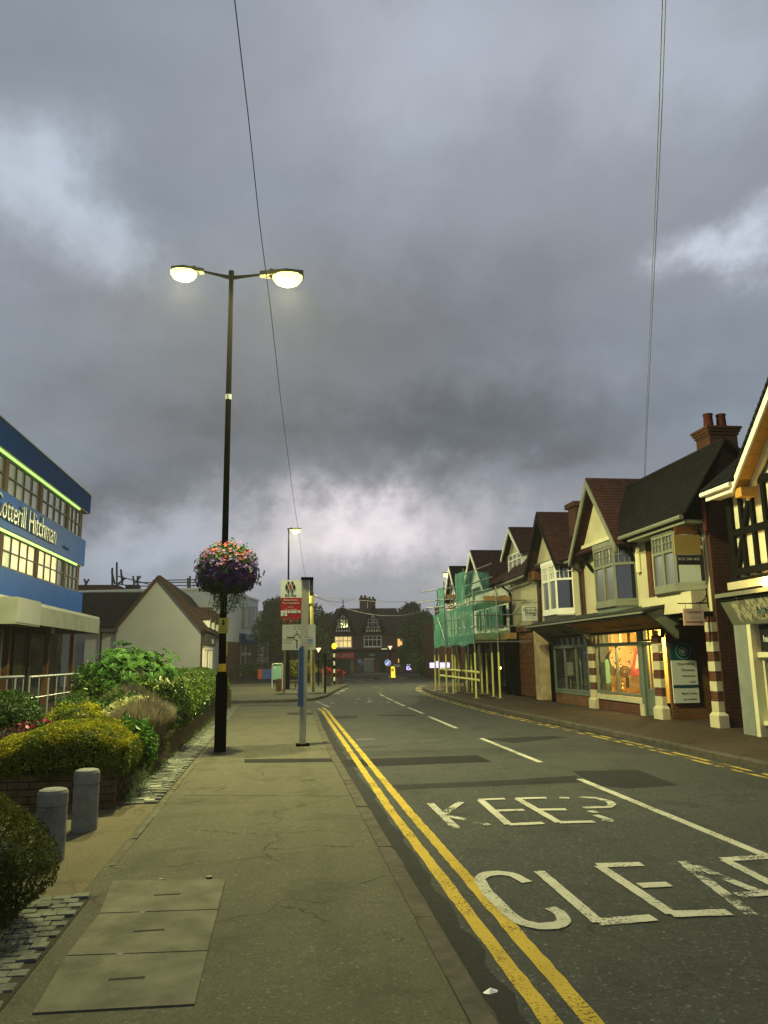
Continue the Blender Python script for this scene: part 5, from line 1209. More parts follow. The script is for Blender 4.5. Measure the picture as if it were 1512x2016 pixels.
def net(A, B, z0, z1, seed=0, nx=22, nz=12, sag=.06, z1b=None, mat='debris_net'):
    A, B = Vector(A), Vector(B); L_ = (B-A).length; nn = Vector((-(B-A).y, (B-A).x)).normalized(); mb = MB(); g = {}
    for i in range(nx+1):
        for j in range(nz+1):
            u, v = i/nx, j/nz; top = z1+((z1b if z1b is not None else z1)-z1)*u; z = z0+(top-z0)*v-sag*.6*math.sin(u*math.pi*5)**2*(v > .95)+random.uniform(-.01, .01)
            z -= (.10*abs(math.sin(u*9+seed)))*(v < .05)
            o = sag*mnoise.noise(Vector((u*L_*1.3+seed, v*2.2, seed)))+.03*math.sin(u*L_*6+seed+v*1.5)
            p = A.lerp(B, u)+nn*o; mb.v.append((p.x, p.y, z))
    for i in range(nx):
        for j in range(nz): a = i*(nz+1)+j; mb.f.append((a, a+nz+1, a+nz+2, a+1)); mb.mi.append(0)
    return mb.obj('debris_netting', mat, sc, smooth=True)
net((g0.x-.03, g0.y+.05), (g1.x-.03, g1.y-.1), 2.12, 3.62, 1, 40, 16, z1b=3.72)
net((g1.x-.02, g1.y-.14), (g1.x+1.15, g1.y-.16), 2.3, 3.72, 5, 12, 12, mat='debris_net_thin')
a, b = PY(862, 1155, 37.2), PY(874, 1155, 36.6); net((a.x, 37.2), (b.x, 36.6), 3.5, 4.93, 2, 6, 10, .05)
a, b = PY(897, 1140, 34), PY(914, 1135, 32.5); net((a.x, 34), (b.x, 32.5), 3.7, 5.30, 3, 8, 12, .08, z1b=5.25)
a, b = PY(914, 1135, 32.4), PY(962, 1135, 32.2); net((a.x, 32.4), (b.x, 32.2), 3.9, 5.2, 6, 14, 10, .05, mat='debris_net_thin')
# ================================================================== far end: half timbered parade
ft = thing('corner_parade', 'dark brick parade with twin half timbered gables, twin chimneys and one lit upstairs window', 'building', (8, 86, 0))
YF = 86.0; FX = Fr((0, YF), (1, 0))
def px_(px, py, Y=YF): p = PY(px, py, Y); return p.x, p.z
def fb(px0, px1, py0, py1, w0, w1, name, mat, parent=ft):
    x0, zt = px_(px0, py0); x1, zb = px_(px1, py1); return MB().box(x0, x1, w0, w1, zb, zt, FX).obj(name, mat, parent)
zg = 0.0
x0, ze = px_(645, 1249); x1, _ = px_(796, 1249); _, z2 = px_(700, 1283)
MB().box(x0, x1, -8, 0, 0, ze, FX).obj('wall', 'brick_far', ft)
xr0, zrd = px_(668, 1195); xr1, _ = px_(789, 1193); 
mb = MB(); roof_slope(mb, (x0-.4, YF-.5, ze-.1), (x1+.4, YF-.5, ze-.1), (xr1, YF+4, zrd), (xr0, YF+4, zrd), 20, .1, .04)
mb.prism([(x1+.4, YF-.5, ze-.1), (x1+.4, YF+8, ze-.1), (xr1, YF+4, zrd)], [(x1+.4, YF-.5, ze), (x1+.4, YF+8, ze), (xr1, YF+4, zrd+.1)])
mb.prism([(x0-.4, YF+8, ze-.1), (x0-.4, YF-.5, ze-.1), (xr0, YF+4, zrd)], [(x0-.4, YF+8, ze), (x0-.4, YF-.5, ze), (xr0, YF+4, zrd+.1)]); mb.obj('roof', 'roof_far', ft)
for (fa, fl, fr_) in (((674.4, 1194), (647, 1247), (698, 1246)), ((733, 1193), (708, 1247), (758, 1246))):
    xa, za = px_(*fa); xl, zl = px_(*fl); xR, zR = px_(*fr_); zl = zR
    mb = MB(); P = [FX(xl+.3, .45, zl), FX(xR-.3, .45, zl), FX(xa, .45, za-.4)]; mb.prism(P, [p-FX.N*1.5 for p in P]); mb.obj('gable_panel', 'white_trim', ft)
    mb = MB()
    roof_slope(mb, (xR+.1, YF-.75, zl-.1), (xR+.1, YF+4, zl-.1), (xa, YF+4, za), (xa, YF-.75, za), 14, .08, .03); roof_slope(mb, (xl-.1, YF+4, zl-.1), (xl-.1, YF-.75, zl-.1), (xa, YF-.75, za), (xa, YF+4, za), 14, .08, .03); mb.obj('gable_roof', 'roof_far', ft)
    H = za-.4-zl; Wd = (xR-xl)/2-.3
    def bar(u0, z0, u1, z1, w=.11): 
        A, B = FX(xa+u0*Wd, .47, zl+z0*H), FX(xa+u1*Wd, .47, zl+z1*H); d = (B-A).normalized(); nn = d.cross(FX.N)*w/2; m_ = MB(); Q = [A-nn, B-nn, B+nn, A+nn]; m_.prism(Q, [p+FX.N*.05 for p in Q]); m_.obj('timber', 'timber_black', ft)
    for k in range(7): u = -.75+k*.25; bar(u, 0, u, (1-abs(u))*.92, .11)
    bar(-1, .0, 1, .0, .22); bar(-.82, .17, .82, .17); bar(-.3, .62, .3, .62); bar(-.38, .18, -.3, .62, .1)
    bar(-.3, .63, 0, .9, .1); bar(.3, .63, 0, .9, .1)
    for u0, u1 in ((-.98, 0), (.98, 0)): bar(u0, 0, u1, 1.0, .22)
    window(ft, FX, xa-.55, xa+.55, zl+.22*H, zl+.58*H, w=.49, cols=2, rows=(.6,), frame='grey_metal', glass='glass_dark', t=.08, sill=False)
    MB().tube([FX(xa, .8, za), FX(xa, .8, za+.7)], .05, 5).obj('finial', 'timber_black', ft)
lit4 = ['win_lit_far']*4
a, b = px_(659, 1275), px_(692, 1253); window(ft, FX, a[0], b[0], a[1], b[1], w=.05, cols=4, rows=(.6,), frame='white_trim', litcols=lit4, t=.10)
a, b = px_(717, 1273), px_(750, 1252); window(ft, FX, a[0], b[0], a[1], b[1], w=.05, cols=4, rows=(.65,), frame='white_trim', glass='glass_dark', t=.10)
a, b = px_(782, 1273), px_(792, 1257); window(ft, FX, a[0], b[0], a[1], b[1], w=.05, cols=1, frame='orange_soffit', litcols=['win_lit_orange'], t=.08)
fb(700, 703, 1250, 1283, .02, .1, 'pilaster', 'brick_far'); fb(645, 796, 1280, 1283, .02, .5, 'string_course', 'timber_black')
for c_, y_t, w_ in (((709, 722), 1172, 0), ((725, 738), 1175, 0)):
    xA, zt = px_(c_[0], y_t, YF+3.5); xB, _ = px_(c_[1], y_t, YF+3.5); k_ = thing('chimney', 'left and taller of the twin chimneys on the far dark parade' if c_[0] == 709 else 'right and lower of the twin chimneys on the far dark parade', 'chimney', ((xA+xB)/2, YF+3.5, zrd))
    MB().box(xA, xB, YF+3, YF+4.2, zrd-2.5, zt-.55).obj('stack', 'brick_far', k_); MB().box(xA-.08, xB+.08, YF+2.9, YF+4.3, zt-.55, zt-.3).obj('cap', 'brick_far', k_)
    for dx in (.2, .75): MB().lathe((xA+(xB-xA)*dx, YF+3.6, zt-.3), [(.14, 0), (.12, .3)], 8).obj('pot', 'terracotta', k_)
fb(636, 697, 1284, 1297, .1, .5, 'red_fascia', 'awning_red'); xq, zq = px_(640, 1294)
text('simply pearl', FX, xq, .52, zq, .62, 'sign_pink', ft, ext=.01, shear=.2)
fb(641, 692, 1299, 1325, -.02, .06, 'roller_shutter', 'dark_paint'); fb(690, 696, 1298, 1325, .05, .2, 'stone_pier', 'grey_trim'); fb(637, 641, 1298, 1325, .05, .2, 'stone_pier', 'grey_trim')
fb(701, 760, 1284, 1294, .1, .4, 'black_fascia', 'sign_black'); xq, zq = px_(726, 1291); text('HSBC', FX, xq, .42, zq, .28, 'sign_white', ft, ext=.01)
for a_, b_2 in ((704, 714), (716, 736), (748, 758)): fb(a_, b_2, 1297, 1323, .03, .08, 'shop_window', 'glass_grey' if a_ == 716 else 'glass_dark')
for a_ in (703, 715, 737, 746, 759): fb(a_, a_+1.5, 1296, 1325, .03, .15, 'shop_pillar', 'dark_paint')
fb(715, 737, 1296, 1299, .1, .14, 'sign_strip', 'sign_grey_back')
a, b = px_(783, 1305), px_(787, 1295); window(ft, FX, a[0], b[0], a[1], b[1], w=.05, cols=1, frame='dark_paint', litcols=['win_lit_orange'], t=.06, sill=False)
# right wing with lower roof
rw = thing('lower_wing', 'low brick wing with sloping dark roof joined to the far parade', 'building', (17, 88, 0))
xA, zA = px_(796, 1250, 88); xB, zB = px_(860, 1212, 88)
MB().box(xA+.5, xB, 88, 96, 0, zA).obj('wall', 'brick_far', rw); mb = MB(); roof_slope(mb, (xA+.4, 87.6, zA-.1), (xB, 87.6, zA-.1), (xB, 92, zB), (xA-.5, 92, zB+.6), 14, .1, .04); mb.obj('roof', 'roof_far', rw)
for k, pxk in enumerate((818, 829)): xk, zk = px_(pxk, 1204, 92); MB().box(xk-.5, xk+.5, 91.5, 92.5, zB-1, zk).obj('chimney', 'brick_far', rw)
# white shed / signs further right
c3_ = thing('brick_chimney_house', 'distant brick house with tall chimney showing left of the scaffold', 'house', (20, 70, 0))
x_c, z_c = px_(858, 1196, 60); MB().box(x_c, x_c+4, 60, 66, 0, PY(858, 1222, 60).z).obj('wall', 'brick_dark', c3_); MB().box(x_c-.0, x_c+.45, 59.8, 60.5, PY(858, 1222, 60).z+.002, z_c).obj('chimney', 'brick_red', c3_)
for dx in (.1, .32): MB().lathe((x_c+dx, 60.1, z_c), [(.07, 0), (.06, .22)], 8).obj('chimney_pot', 'terracotta', c3_)
ps = thing('illuminated_hoarding', 'long violet white illuminated sign glowing behind the scaffold legs', 'sign', (12, 56, 0))
a, b = PY(846, 1315, 56), PY(886, 1304, 56); FP = Fr((0, 56), (1, 0))
for i in range(4):
    u0 = a.x+(b.x-a.x)*i/4; MB().box(u0, u0+(b.x-a.x)/4-.05, 0, .12, a.z-.0, b.z+.1*(i == 1), FP).obj('light_panel', 'purple_sign', ps)
MB().tube([FP(a.x+.5, .05, 0), FP(a.x+.5, .05, a.z)], .05).obj('leg', 'dark_paint', ps); MB().tube([FP(b.x-.5, .05, 0), FP(b.x-.5, .05, a.z)], .05).obj('leg', 'dark_paint', ps)
a, b = PY(800, 1319, 80), PY(809, 1305, 80); sg = thing('illuminated_sign', 'small violet lit panel right of the far parade', 'sign', ((a.x+b.x)/2, 80, 0))
FQ = Fr((0, 80), (1, 0)); MB().box(a.x, b.x, 0, .1, a.z, b.z, FQ).obj('lit_face', 'purple_sign', sg); MB().tube([FQ((a.x+b.x)/2, .05, 0), FQ((a.x+b.x)/2, .05, a.z)], .05).obj('leg', 'dark_paint', sg)
a, b = PY(775, 1313, 78), PY(788, 1308, 78); ns = thing('street_name_plate', 'white street name plate on two short posts before the far parade', 'sign', ((a.x+b.x)/2, 78, 0))
FQ = Fr((0, 78), (1, 0))
MB().box(a.x, b.x, 0, .05, a.z, b.z, FQ).obj('plate', 'sign_white', ns); text('MERE GREEN', FQ, a.x+.1, .055, a.z+.1, .15, 'sign_black', ns, ext=.002, sx=.7)
for x in (a.x+.1, b.x-.1): MB().tube([FQ(x, .02, 0), FQ(x, .02, a.z)], .04, 6).obj('post', 'dark_paint', ns)

# ================================================================== traffic island and far furniture
isl = G(770, 1337, ROADZ)
io = solid_slab('traffic_island', [(isl.x-1.0, isl.y-1), (isl.x+1.2, isl.y-1), (isl.x+1.6, isl.y+5), (isl.x-1.4, isl.y+5)], ROADZ-.02, .02, 'kerb_stone')
rd = MB().lathe((G(752, 1329).x, G(752, 1329).y+8, ROADZ), [(2.6, 0), (1.6, .14), (.6, .2), (.05, .2)], 24).obj('mini_roundabout', 'concrete_slab', kind='structure')
tbk = thing('traffic_bollard', 'yellow lit plastic traffic bollard on the far traffic island', 'bollard', (isl.x, isl.y, .02))
s_ = 1514/isl.y; h_ = 21/s_; w_ = 10.5/s_
mb = MB(); c_ = (isl.x+.12, isl.y, .02)
for (f0, z0), (f1, z1) in zip([(.5, 0), (.46, .1), (.42, .75), (.36, .93), (.22, 1.0)][:-1], [(.46, .1), (.42, .75), (.36, .93), (.22, 1.0)]):
    A = [(c_[0]+sx*f0*w_, c_[1]+sy*.14, c_[2]+z0*h_) for sx, sy in ((-1, -1), (1, -1), (1, 1), (-1, 1))]; B = [(c_[0]+sx*f1*w_, c_[1]+sy*.13, c_[2]+z1*h_) for sx, sy in ((-1, -1), (1, -1), (1, 1), (-1, 1))]; mb.prism(A, B)
mb.obj('shell', 'bollard_lit', tbk); MB().box(c_[0]-w_*.25, c_[0]+w_*.25, c_[1]-.15, c_[1]-.142, .02+h_*.55, .02+h_*.85).obj('white_face', 'yellow_band', tbk)
def triangle_sign(lab, px, py_top, py_bot, base_py, Y, half):
    t = thing('give_way_sign', lab, 'sign', (PY(px, 1300, Y).x, Y, 0), 'give way triangles at the roundabout'); x, zt = px_(px, py_top, Y); _, zb = px_(px, py_bot, Y)
    F_ = Fr((0, Y), (1, 0)); hw = half*Y/1514
    mb = MB(); P = [F_(x-hw, 0, zt), F_(x, 0, zb), F_(x+hw, 0, zt)]; mb.prism(P, [p+F_.N*.02 for p in P]); mb.obj('red_border', 'sign_red', t)
    c = F_(x, .021, zt-(zt-zb)*.36); mb = MB(); P = [c+(p-F_(x, 0, zt-(zt-zb)*.36))*.78 for p in P]; mb.prism(P, [p+F_.N*.004 for p in P]); mb.obj('white_face', 'sign_face_bright', t)
    MB().tube([(x, Y+.04, 0), (x, Y+.04, zt)], .045, 8).obj('post', 'black_paint', t); return t
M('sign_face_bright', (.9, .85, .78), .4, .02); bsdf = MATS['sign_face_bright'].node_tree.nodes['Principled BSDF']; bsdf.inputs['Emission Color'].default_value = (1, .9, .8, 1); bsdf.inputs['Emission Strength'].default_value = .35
triangle_sign('white give way triangle left of the traffic island, above the red shop planters', 627, 1275, 1286, 1350, 48, 6.2)
triangle_sign('white give way triangle on the black post beside the yellow bollard', 768, 1271, 1281, 1335, 60, 5.8)
ks = thing('keep_left_sign', 'round blue keep left arrow sign on the black post at the island', 'sign', (PY(763, 1300, 60).x, 60, 0)); x, z = px_(763, 1305, 60); F_ = Fr((0, 59.9), (1, 0))
def pdisc(parent, F_, x, z, r, w, th, name, mat, k=24):
    mb = MB(); A = [F_(x+r*math.cos(2*math.pi*i/k), w, z+r*math.sin(2*math.pi*i/k)) for i in range(k)]; mb.prism(A, [p+F_.N*th for p in A]); return mb.obj(name, mat, parent)
pdisc(ks, F_, x, z, .25, 0, .02, 'rim', 'sign_white'); pdisc(ks, F_, x, z, .225, .021, .01, 'blue_face', 'keep_blue')
A = F_(x+.12, .033, z+.12); B = F_(x-.08, .033, z-.08); d = (B-A).normalized(); nn = d.cross(F_.N)*.03; mb = MB(); Q = [A-nn, B-nn, B+nn, A+nn]; mb.prism(Q, [p+F_.N*.004 for p in Q]); Q = [B-nn*2.4, B+d*.09, B+nn*2.4]; mb.prism(Q, [p+F_.N*.004 for p in Q]); mb.obj('arrow', 'sign_face_bright', ks)
x9, z9 = px_(757, 1278, 60); dpn = thing('direction_plate', 'small white direction plate on the island post', 'sign', (x9, 60, z9)); MB().box(x9-.25, x9+.2, -.02, .02, z9-.03, z9+.06, Fr((0, 59.9), (1, 0))).obj('plate', 'sign_white', dpn)
# belisha beacon
bc = thing('belisha_beacon', 'black and white striped beacon pole with glowing amber globe', 'beacon', (*gp(658, 1348, 0), 0)); gx, gy = gp(658, 1348, 0)
zb_ = PY(660, 1271, gy).z
n_b = 9; hseg = (zb_-.25)/n_b
for i in range(n_b): MB().tube([(gx, gy, i*hseg), (gx, gy, (i+1)*hseg)], .055, 10).obj('pole_band', 'sign_white' if i % 2 else 'black_paint', bc)
mb = MB(); mb.lathe((gx, gy, zb_-.16), [(.02, -.06), (.10, -.03), (.145, .06), (.155, .14), (.13, .24), (.06, .30), (.01, .31)], 16); mb.obj('amber_globe', 'beacon_amber', bc, smooth=True)
MB().lathe((gx, gy, zb_-.27), [(.06, 0), (.09, .05), (.05, .06)], 12).obj('collar', 'black_paint', bc)
# roundabout direction sign on two posts
ds_ = thing('direction_sign', 'large grey green roundabout direction sign on two posts behind the bus stop', 'sign', (.8, 40, 0))
YS = 39.0; x0, z1_ = px_(556, 1230, YS); x1, z0_ = px_(621, 1279, YS); F_ = Fr((0, YS), (1, 0)); W_, H_ = x1-x0, z1_-z0_
MB().box(x0, x1, 0, .03, z0_, z1_, F_).obj('panel', 'sign_grey_back', ds_)
mb = MB()
for q4 in ((.01, .99, .975, .99), (.01, .99, .01, .025), (.01, .02, .02, .98), (.98, .99, .02, .98)): mb.box(x0+W_*q4[0], x0+W_*q4[1], .031, .034, z0_+H_*q4[2], z0_+H_*q4[3], F_)
mb.obj('border_line', 'sign_white', ds_)
cx_, cz_ = x0+W_*.44, z0_+H_*.49; mb = MB(); k = 32
for i in range(k):
    if 26 <= i <= 29: continue
    a0, a1 = 2*math.pi*i/k, 2*math.pi*(i+1)/k; r0_, r1_ = .105*W_, .075*W_
    mb.hexa([F_(cx_+r*math.cos(a_), .031, cz_+r*math.sin(a_)) for a_, r in ((a0, r0_), (a1, r0_), (a1, r1_), (a0, r1_))]+[F_(cx_+r*math.cos(a_), .036, cz_+r*math.sin(a_)) for a_, r in ((a0, r0_), (a1, r0_), (a1, r1_), (a0, r1_))])
mb.box(x0+W_*.13, cx_-.1*W_, .031, .036, cz_-.012*W_*2, cz_+.012*W_*2, F_); mb.box(cx_+.1*W_, x0+W_*.86, .031, .036, cz_-.01*W_, cz_+.01*W_, F_)
mb.box(cx_-.012*W_, cx_+.012*W_, .031, .036, cz_+.1*W_, z0_+H_*.76, F_); mb.box(cx_-.02*W_, cx_+.02*W_, .031, .036, z0_+H_*.05, cz_-.1*W_, F_); mb.obj('map_symbol', 'sign_black', ds_)
text('Tamworth', F_, x0+W_*.3, .032, z0_+H_*.90, .15, 'sign_black', ds_, ext=.001); text('(A 453)', F_, x0+W_*.33, .032, z0_+H_*.79, .15, 'sign_black', ds_, ext=.001)
text('Lichfield', F_, x0+W_*.03, .032, z0_+H_*.37, .15, 'sign_black', ds_, ext=.001); text('A 5127', F_, x0+W_*.03, .032, z0_+H_*.25, .15, 'sign_black', ds_, ext=.001)
MB().box(x0+W_*.72, x0+W_*.92, .031, .035, z0_+H_*.24, z0_+H_*.42, F_).obj('blue_patch', 'motorway_blue', ds_); text('(M42)', F_, x0+W_*.74, .037, z0_+H_*.28, .13, 'sign_white', ds_, ext=.001)
text('Birmingham', F_, x0+W_*.52, .032, z0_+H_*.14, .14, 'sign_black', ds_, ext=.001); text('A 5127', F_, x0+W_*.62, .032, z0_+H_*.04, .12, 'sign_black', ds_, ext=.001)
for px in (560, 617): xp = PY(px, 1300, YS).x; MB().tube([(xp, YS+.06, 0), (xp, YS+.06, z1_)], .06, 8).obj('post', 'pole_wood', ds_)
# thin black post
g = G(640, 1364); bp = thing('thin_post', 'thin black post on the pavement right of the direction sign', 'post', (g.x, g.y, 0)); MB().tube([(g.x, g.y, 0), (g.x, g.y, 1.9)], .05, 8).obj('shaft', 'black_paint', bp)
# telegraph pole
YT = 44.0; xt, zt = px_(613, 1162, YT); tp = thing('telegraph_pole', 'yellowish wooden telegraph pole with wires at its top, behind the bus stop', 'pole', (xt+.0, YT, 0))
MB().tube([(xt+.1, YT, 0), (xt, YT, zt)], [.14, .10], 10).obj('shaft', 'pole_yellow', tp); MB().tube([(xt, YT, zt-.75), (xt, YT, zt-.1)], .15, 8).obj('junction_box', 'pole_yellow', tp)
MB().tube([(xt-.25, YT, zt-.3), (xt+.3, YT, zt-.3)], .02, 6).obj('step_iron', 'galv', tp)
TP = Vector((xt, YT, zt-.25))
def wire(lab, pts, r, grp='overhead wires'):
    mb = MB(); mb.tube(pts, r, 5); o = mb.obj('overhead_wire', 'wire_black'); setprops(o, lab, 'wire', grp); return o
def wire_plane(P0, P1, pxs, beyond=None):
    """points where sight lines through pxs meet the vertical plane through P0 and P1"""
    d = (P1-P0); nrm = Vector((d.y, -d.x, 0)).normalized(); out = []
    for a, b in pxs: r = ray(a, b); t = nrm.dot(P0-CAM)/nrm.dot(r); out.append(CAM+r*t)
    return out
P1 = PY(462, 0, 5.2); q_ = wire_plane(TP, P1, [(598, 1120), (575, 960), (553, 790), (533, 610), (510, 430), (489, 230), (462, 0)]); ex = q_[-1]+(q_[-1]-q_[-2])*1.5
wire('thin wire running from the telegraph pole over the left pavement past the street lamp', [TP]+q_+[ex], .005)
P0 = PY(1268, 945, 21.0); P1 = PY(1304, 0, 6.0); q_ = wire_plane(P0, P1, [(1268, 945), (1273, 800), (1281, 600), (1290, 400), (1298, 200), (1304, 0)]); ex = q_[-1]+(q_[-1]-q_[-2])*1.5
wire('left wire of the close pair dropping to the roof of the cream houses', q_+[ex], .006); wire('right wire of the close pair dropping to the roof of the cream houses', [p+Vector((.035, 0, .0)) for p in q_+[ex]], .005)
for k, (e, Ye, sg) in enumerate((((870, 1180), 60, .3), ((862, 1192), 60, 1.0), ((700, 1176), 88, .5))):
    E_ = PY(*e, Ye); pts = [TP.lerp(E_, t)-Vector((0, 0, sg*4*t*(1-t))) for t in np.linspace(0, 1, 12)]
    wire(['upper wire from the telegraph pole to the scaffolded houses', 'lower sagging wire from the telegraph pole to the scaffolded houses', 'wire from the telegraph pole to the twin far chimneys'][k], pts, .018)

# ================================================================== street lamps
def spot(loc, W_, ang=165, aim=(0, 0, 0), size=.12, col=LAMP_COL, name='street_lamp_light'):
    l = bpy.data.lights.new(name, 'SPOT'); l.energy = W_; l.spot_size = R(178); l.spot_blend = .25;
    g_l = bpy.data.lights.new('street_lamp_glow', 'POINT'); g_l.energy = W_*.45; g_l.color = (1, .95, .32); g_l.shadow_soft_size = size; g_o = bpy.data.objects.new('street_lamp_glow', g_l); COL.objects.link(g_o); g_o.location = loc  # extra point light added at the head to raise the halo
    l.color = col; l.shadow_soft_size = size
    o = bpy.data.objects.new(name, l); COL.objects.link(o); o.location = loc; o.rotation_euler = aim; return o
def luminaire(parent, tip, d, Lb=.62, lens='lamp_lens', s=1.0):
    """slim housing along d with a bulging glowing bowl beneath"""
    d = Vector(d).normalized(); sd2 = Vector((-d.y, d.x, 0)); c = Vector(tip)
    mb = MB(); P = [c+sd2*.05*s, c+d*.16*s+sd2*.09*s, c+d*(Lb*.6)*s+sd2*.15*s, c+d*Lb*s+sd2*.08*s, c+d*Lb*s-sd2*.08*s, c+d*(Lb*.6)*s-sd2*.15*s, c+d*.16*s-sd2*.09*s, c-sd2*.05*s]
    mb.prism([p-Vector((0, 0, .03*s)) for p in P], [p+Vector((0, 0, .05*s)) for p in P]); hd = mb.obj('lamp_head', 'dark_paint', parent)
    cc = c+d*(Lb*.63)*s; mb = MB(); k = 16
    rings = [(1, -.03), (.96, -.09), (.75, -.15), (.4, -.185), (.05, -.195)]
    for f, z in rings:
        for j in range(k): t = 2*math.pi*j/k; p = cc+d*(.27*s*f*math.cos(t))+sd2*(.16*s*f*math.sin(t)); mb.v.append((p.x, p.y, p.z+z*s*1.25+.02))
    for i in range(len(rings)-1):
        for j in range(k): jj = (j+1) % k; mb.f.append((i*k+j, i*k+jj, (i+1)*k+jj, (i+1)*k+j)); mb.mi.append(0)
    mb.obj('glowing_bowl', lens, hd, smooth=True)
    mb = MB().lathe(c+d*.2*s, [(.03*s, .05*s), (.03*s, .11*s)], 8).obj('photocell', 'dark_paint', hd)
    return cc
LB = G(433, 1480); LY = LB.y
lp = thing('street_lamp', 'tall black double headed street lamp with yellow band beside the planter', 'street lamp', (LB.x, LB.y, 0), 'lit street lamps')
top = PY(456, 540, LY); zj = PY(437, 1327, LY).z; zb1, zb0 = PY(437, 1308, LY).z, PY(437, 1333, LY).z
MB().lathe((LB.x, LB.y, 0), [(.105, 0), (.105, zj-.05), (.085, zj+.02), (.066, zj+.05)], 20).obj('base_shaft', 'black_paint', lp, smooth=True)
MB().tube([(LB.x, LB.y, zj), (LB.x, LB.y, top.z)], [.066, .046], 16).obj('shaft', 'black_paint', lp, smooth=True)
MB().tube([(LB.x, LB.y, zb0+.045), (LB.x, LB.y, zb1+.01)], .070, 16).obj('yellow_band', 'yellow_band', lp)
MB().lathe((LB.x, LB.y, top.z-.1), [(.055, 0), (.055, .16), (.03, .18)], 12).obj('cap', 'black_paint', lp)
zf_ = PY(450, 782, LY).z; MB().tube([(LB.x, LB.y, zf_-.05), (LB.x, LB.y, zf_+.05)], .058, 12).obj('collar', 'galv', lp)
a1 = PY(402, 535, LY); a2 = PY(512, 541, LY)
for e in (a1, a2): MB().tube([(LB.x, LB.y, top.z-.08), ((LB.x+e.x)/2, LY, (top.z-.08+e.z)/2+.0), (e.x, LY, e.z)], [.045, .03, .024], 8).obj('arm', 'black_paint', lp)
h1 = luminaire(lp, (a1.x, LY, a1.z), (-1, .12, 0.06), .64, s=1.0); h2 = luminaire(lp, (a2.x, LY, a2.z), (1, -.10, 0.0), .78, s=1.12)
nt_y, nt_z0, nt_z1 = LY-.12, PY(438, 1247, LY).z, PY(438, 1217, LY).z
nc = thing('yellow_notice', 'yellow notice with dark print strapped to the black street lamp', 'notice', (LB.x, LY-.08, nt_z0))
Fn = Fr((0, LY-.08), (1, 0)); xa_, xb_ = PY(431, 1230, LY).x, PY(450, 1230, LY).x
MB().box(xa_, xb_, 0, .006, nt_z0, nt_z1, Fn).obj('plate', 'yellow_notice', nc)
xm, zm_ = (xa_+xb_)/2, nt_z1-.09; pdisc(nc, Fn, xm, zm_+.03, .022, .007, .002, 'print', 'sign_black'); MB().box(xm-.03, xm+.025, .007, .009, zm_-.04, zm_+.005, Fn).obj('print', 'sign_black', nc)
for k in range(4): MB().box(xa_+.02, xb_-.02-.01*k, .007, .009, nt_z0+.03+.03*k, nt_z0+.04+.03*k, Fn).obj('print', 'wood_board', nc)
n2 = thing('side_notice', 'narrow yellow notice seen edge on along the street lamp shaft', 'notice', (LB.x+.08, LY, 2)); zz0, zz1 = PY(444, 1290, LY).z, PY(444, 1262, LY).z
MB().box(LB.x+.075, LB.x+.082, LY-.06, LY+.12, zz0, zz1).obj('plate', 'yellow_notice', n2)
spot((h1.x, h1.y, h1.z-.3), LAMP_W*.7); spot((h2.x, h2.y, h2.z-.3), LAMP_W)
# second and third lamps
L2 = G(566, 1357); l2 = thing('street_lamp', 'black single headed street lamp rising behind the bus stop sign', 'street lamp', (L2.x, L2.y, 0), 'lit street lamps'); t2 = PY(566, 1042, L2.y)
MB().lathe((L2.x, L2.y, 0), [(.12, 0), (.12, 1.4), (.075, 1.5)], 12).obj('base_shaft', 'black_paint', l2); MB().tube([(L2.x, L2.y, 1.4), (L2.x, L2.y, t2.z)], [.07, .045], 10).obj('shaft', 'black_paint', l2)
h = luminaire(l2, (t2.x, L2.y, t2.z), (1, -.1, 0), .75, 'lamp_lens_far', 1.0); spot((h.x, h.y, h.z-.3), LAMP_W*.9)
Y3 = 47.0; t3 = PY(899, 1129, Y3); l3 = thing('street_lamp', 'lit street lamp head showing above the green scaffold netting', 'street lamp', (t3.x, Y3, 0), 'lit street lamps')
MB().tube([(t3.x, Y3, 0), (t3.x, Y3, t3.z-.4), (t3.x-.05, Y3, t3.z-.05), (t3.x-.3, Y3, t3.z)], [.09, .05, .045, .04], 10).obj('shaft', 'black_paint', l3)
h = luminaire(l3, (t3.x-.1, Y3, t3.z), (-1, -.1, 0), .75, 'lamp_lens_far', 1.05); spot((h.x, h.y, h.z-.3), LAMP_W*.5)

# ================================================================== bus stop
B0 = G(592, 1468); bs_ = thing('bus_stop', 'grey bus stop post with red and white flag and blue timetable case', 'bus stop', (B0.x, B0.y, 0))
BY = B0.y; xT, zT = px_(600, 1140, BY); F_ = Fr((0, BY-.0), (1, 0)); dx_ = xT-B0.x
def bxp(z): return B0.x+.035
px0, px1 = bxp(0)-.045, bxp(0)+.075
mb = MB(); mb.prism([(px0-.02, BY-.07, 0), (px1-.02, BY-.07, 0), (px1-.02, BY+.07, 0), (px0-.02, BY+.07, 0)], [(px0+.02, BY-.07, zT-.02), (px1+.04, BY-.07, zT-.02), (px1+.04, BY+.07, zT-.02), (px0+.02, BY+.07, zT-.02)]); mb.obj('post', 'post_grey' if 'post_grey' in MATS else M('post_grey', (.27, .28, .22), .45, .08, metal=.2).name, bs_)
MB().box(px0-.08, px1+.05, BY-.14, BY+.12, 0, .035).obj('foot_plate', 'black_paint', bs_)
MB().box(px0-.0, px1+.12, BY-.09, BY+.1, zT-.02, zT+.03).obj('top_cap', 'black_paint', bs_); zk = PY(607, 1172, BY).z; MB().box(px1+.05, px1+.115, BY-.08, BY+.09, zk, zT-.021).obj('rear_lamp_case', 'dark_paint', bs_)
fx0, fz1 = px_(553, 1142, BY); fx1, _ = px_(592, 1142, BY); _, fzm = px_(553, 1177, BY); _, fz0 = px_(553, 1217, BY)
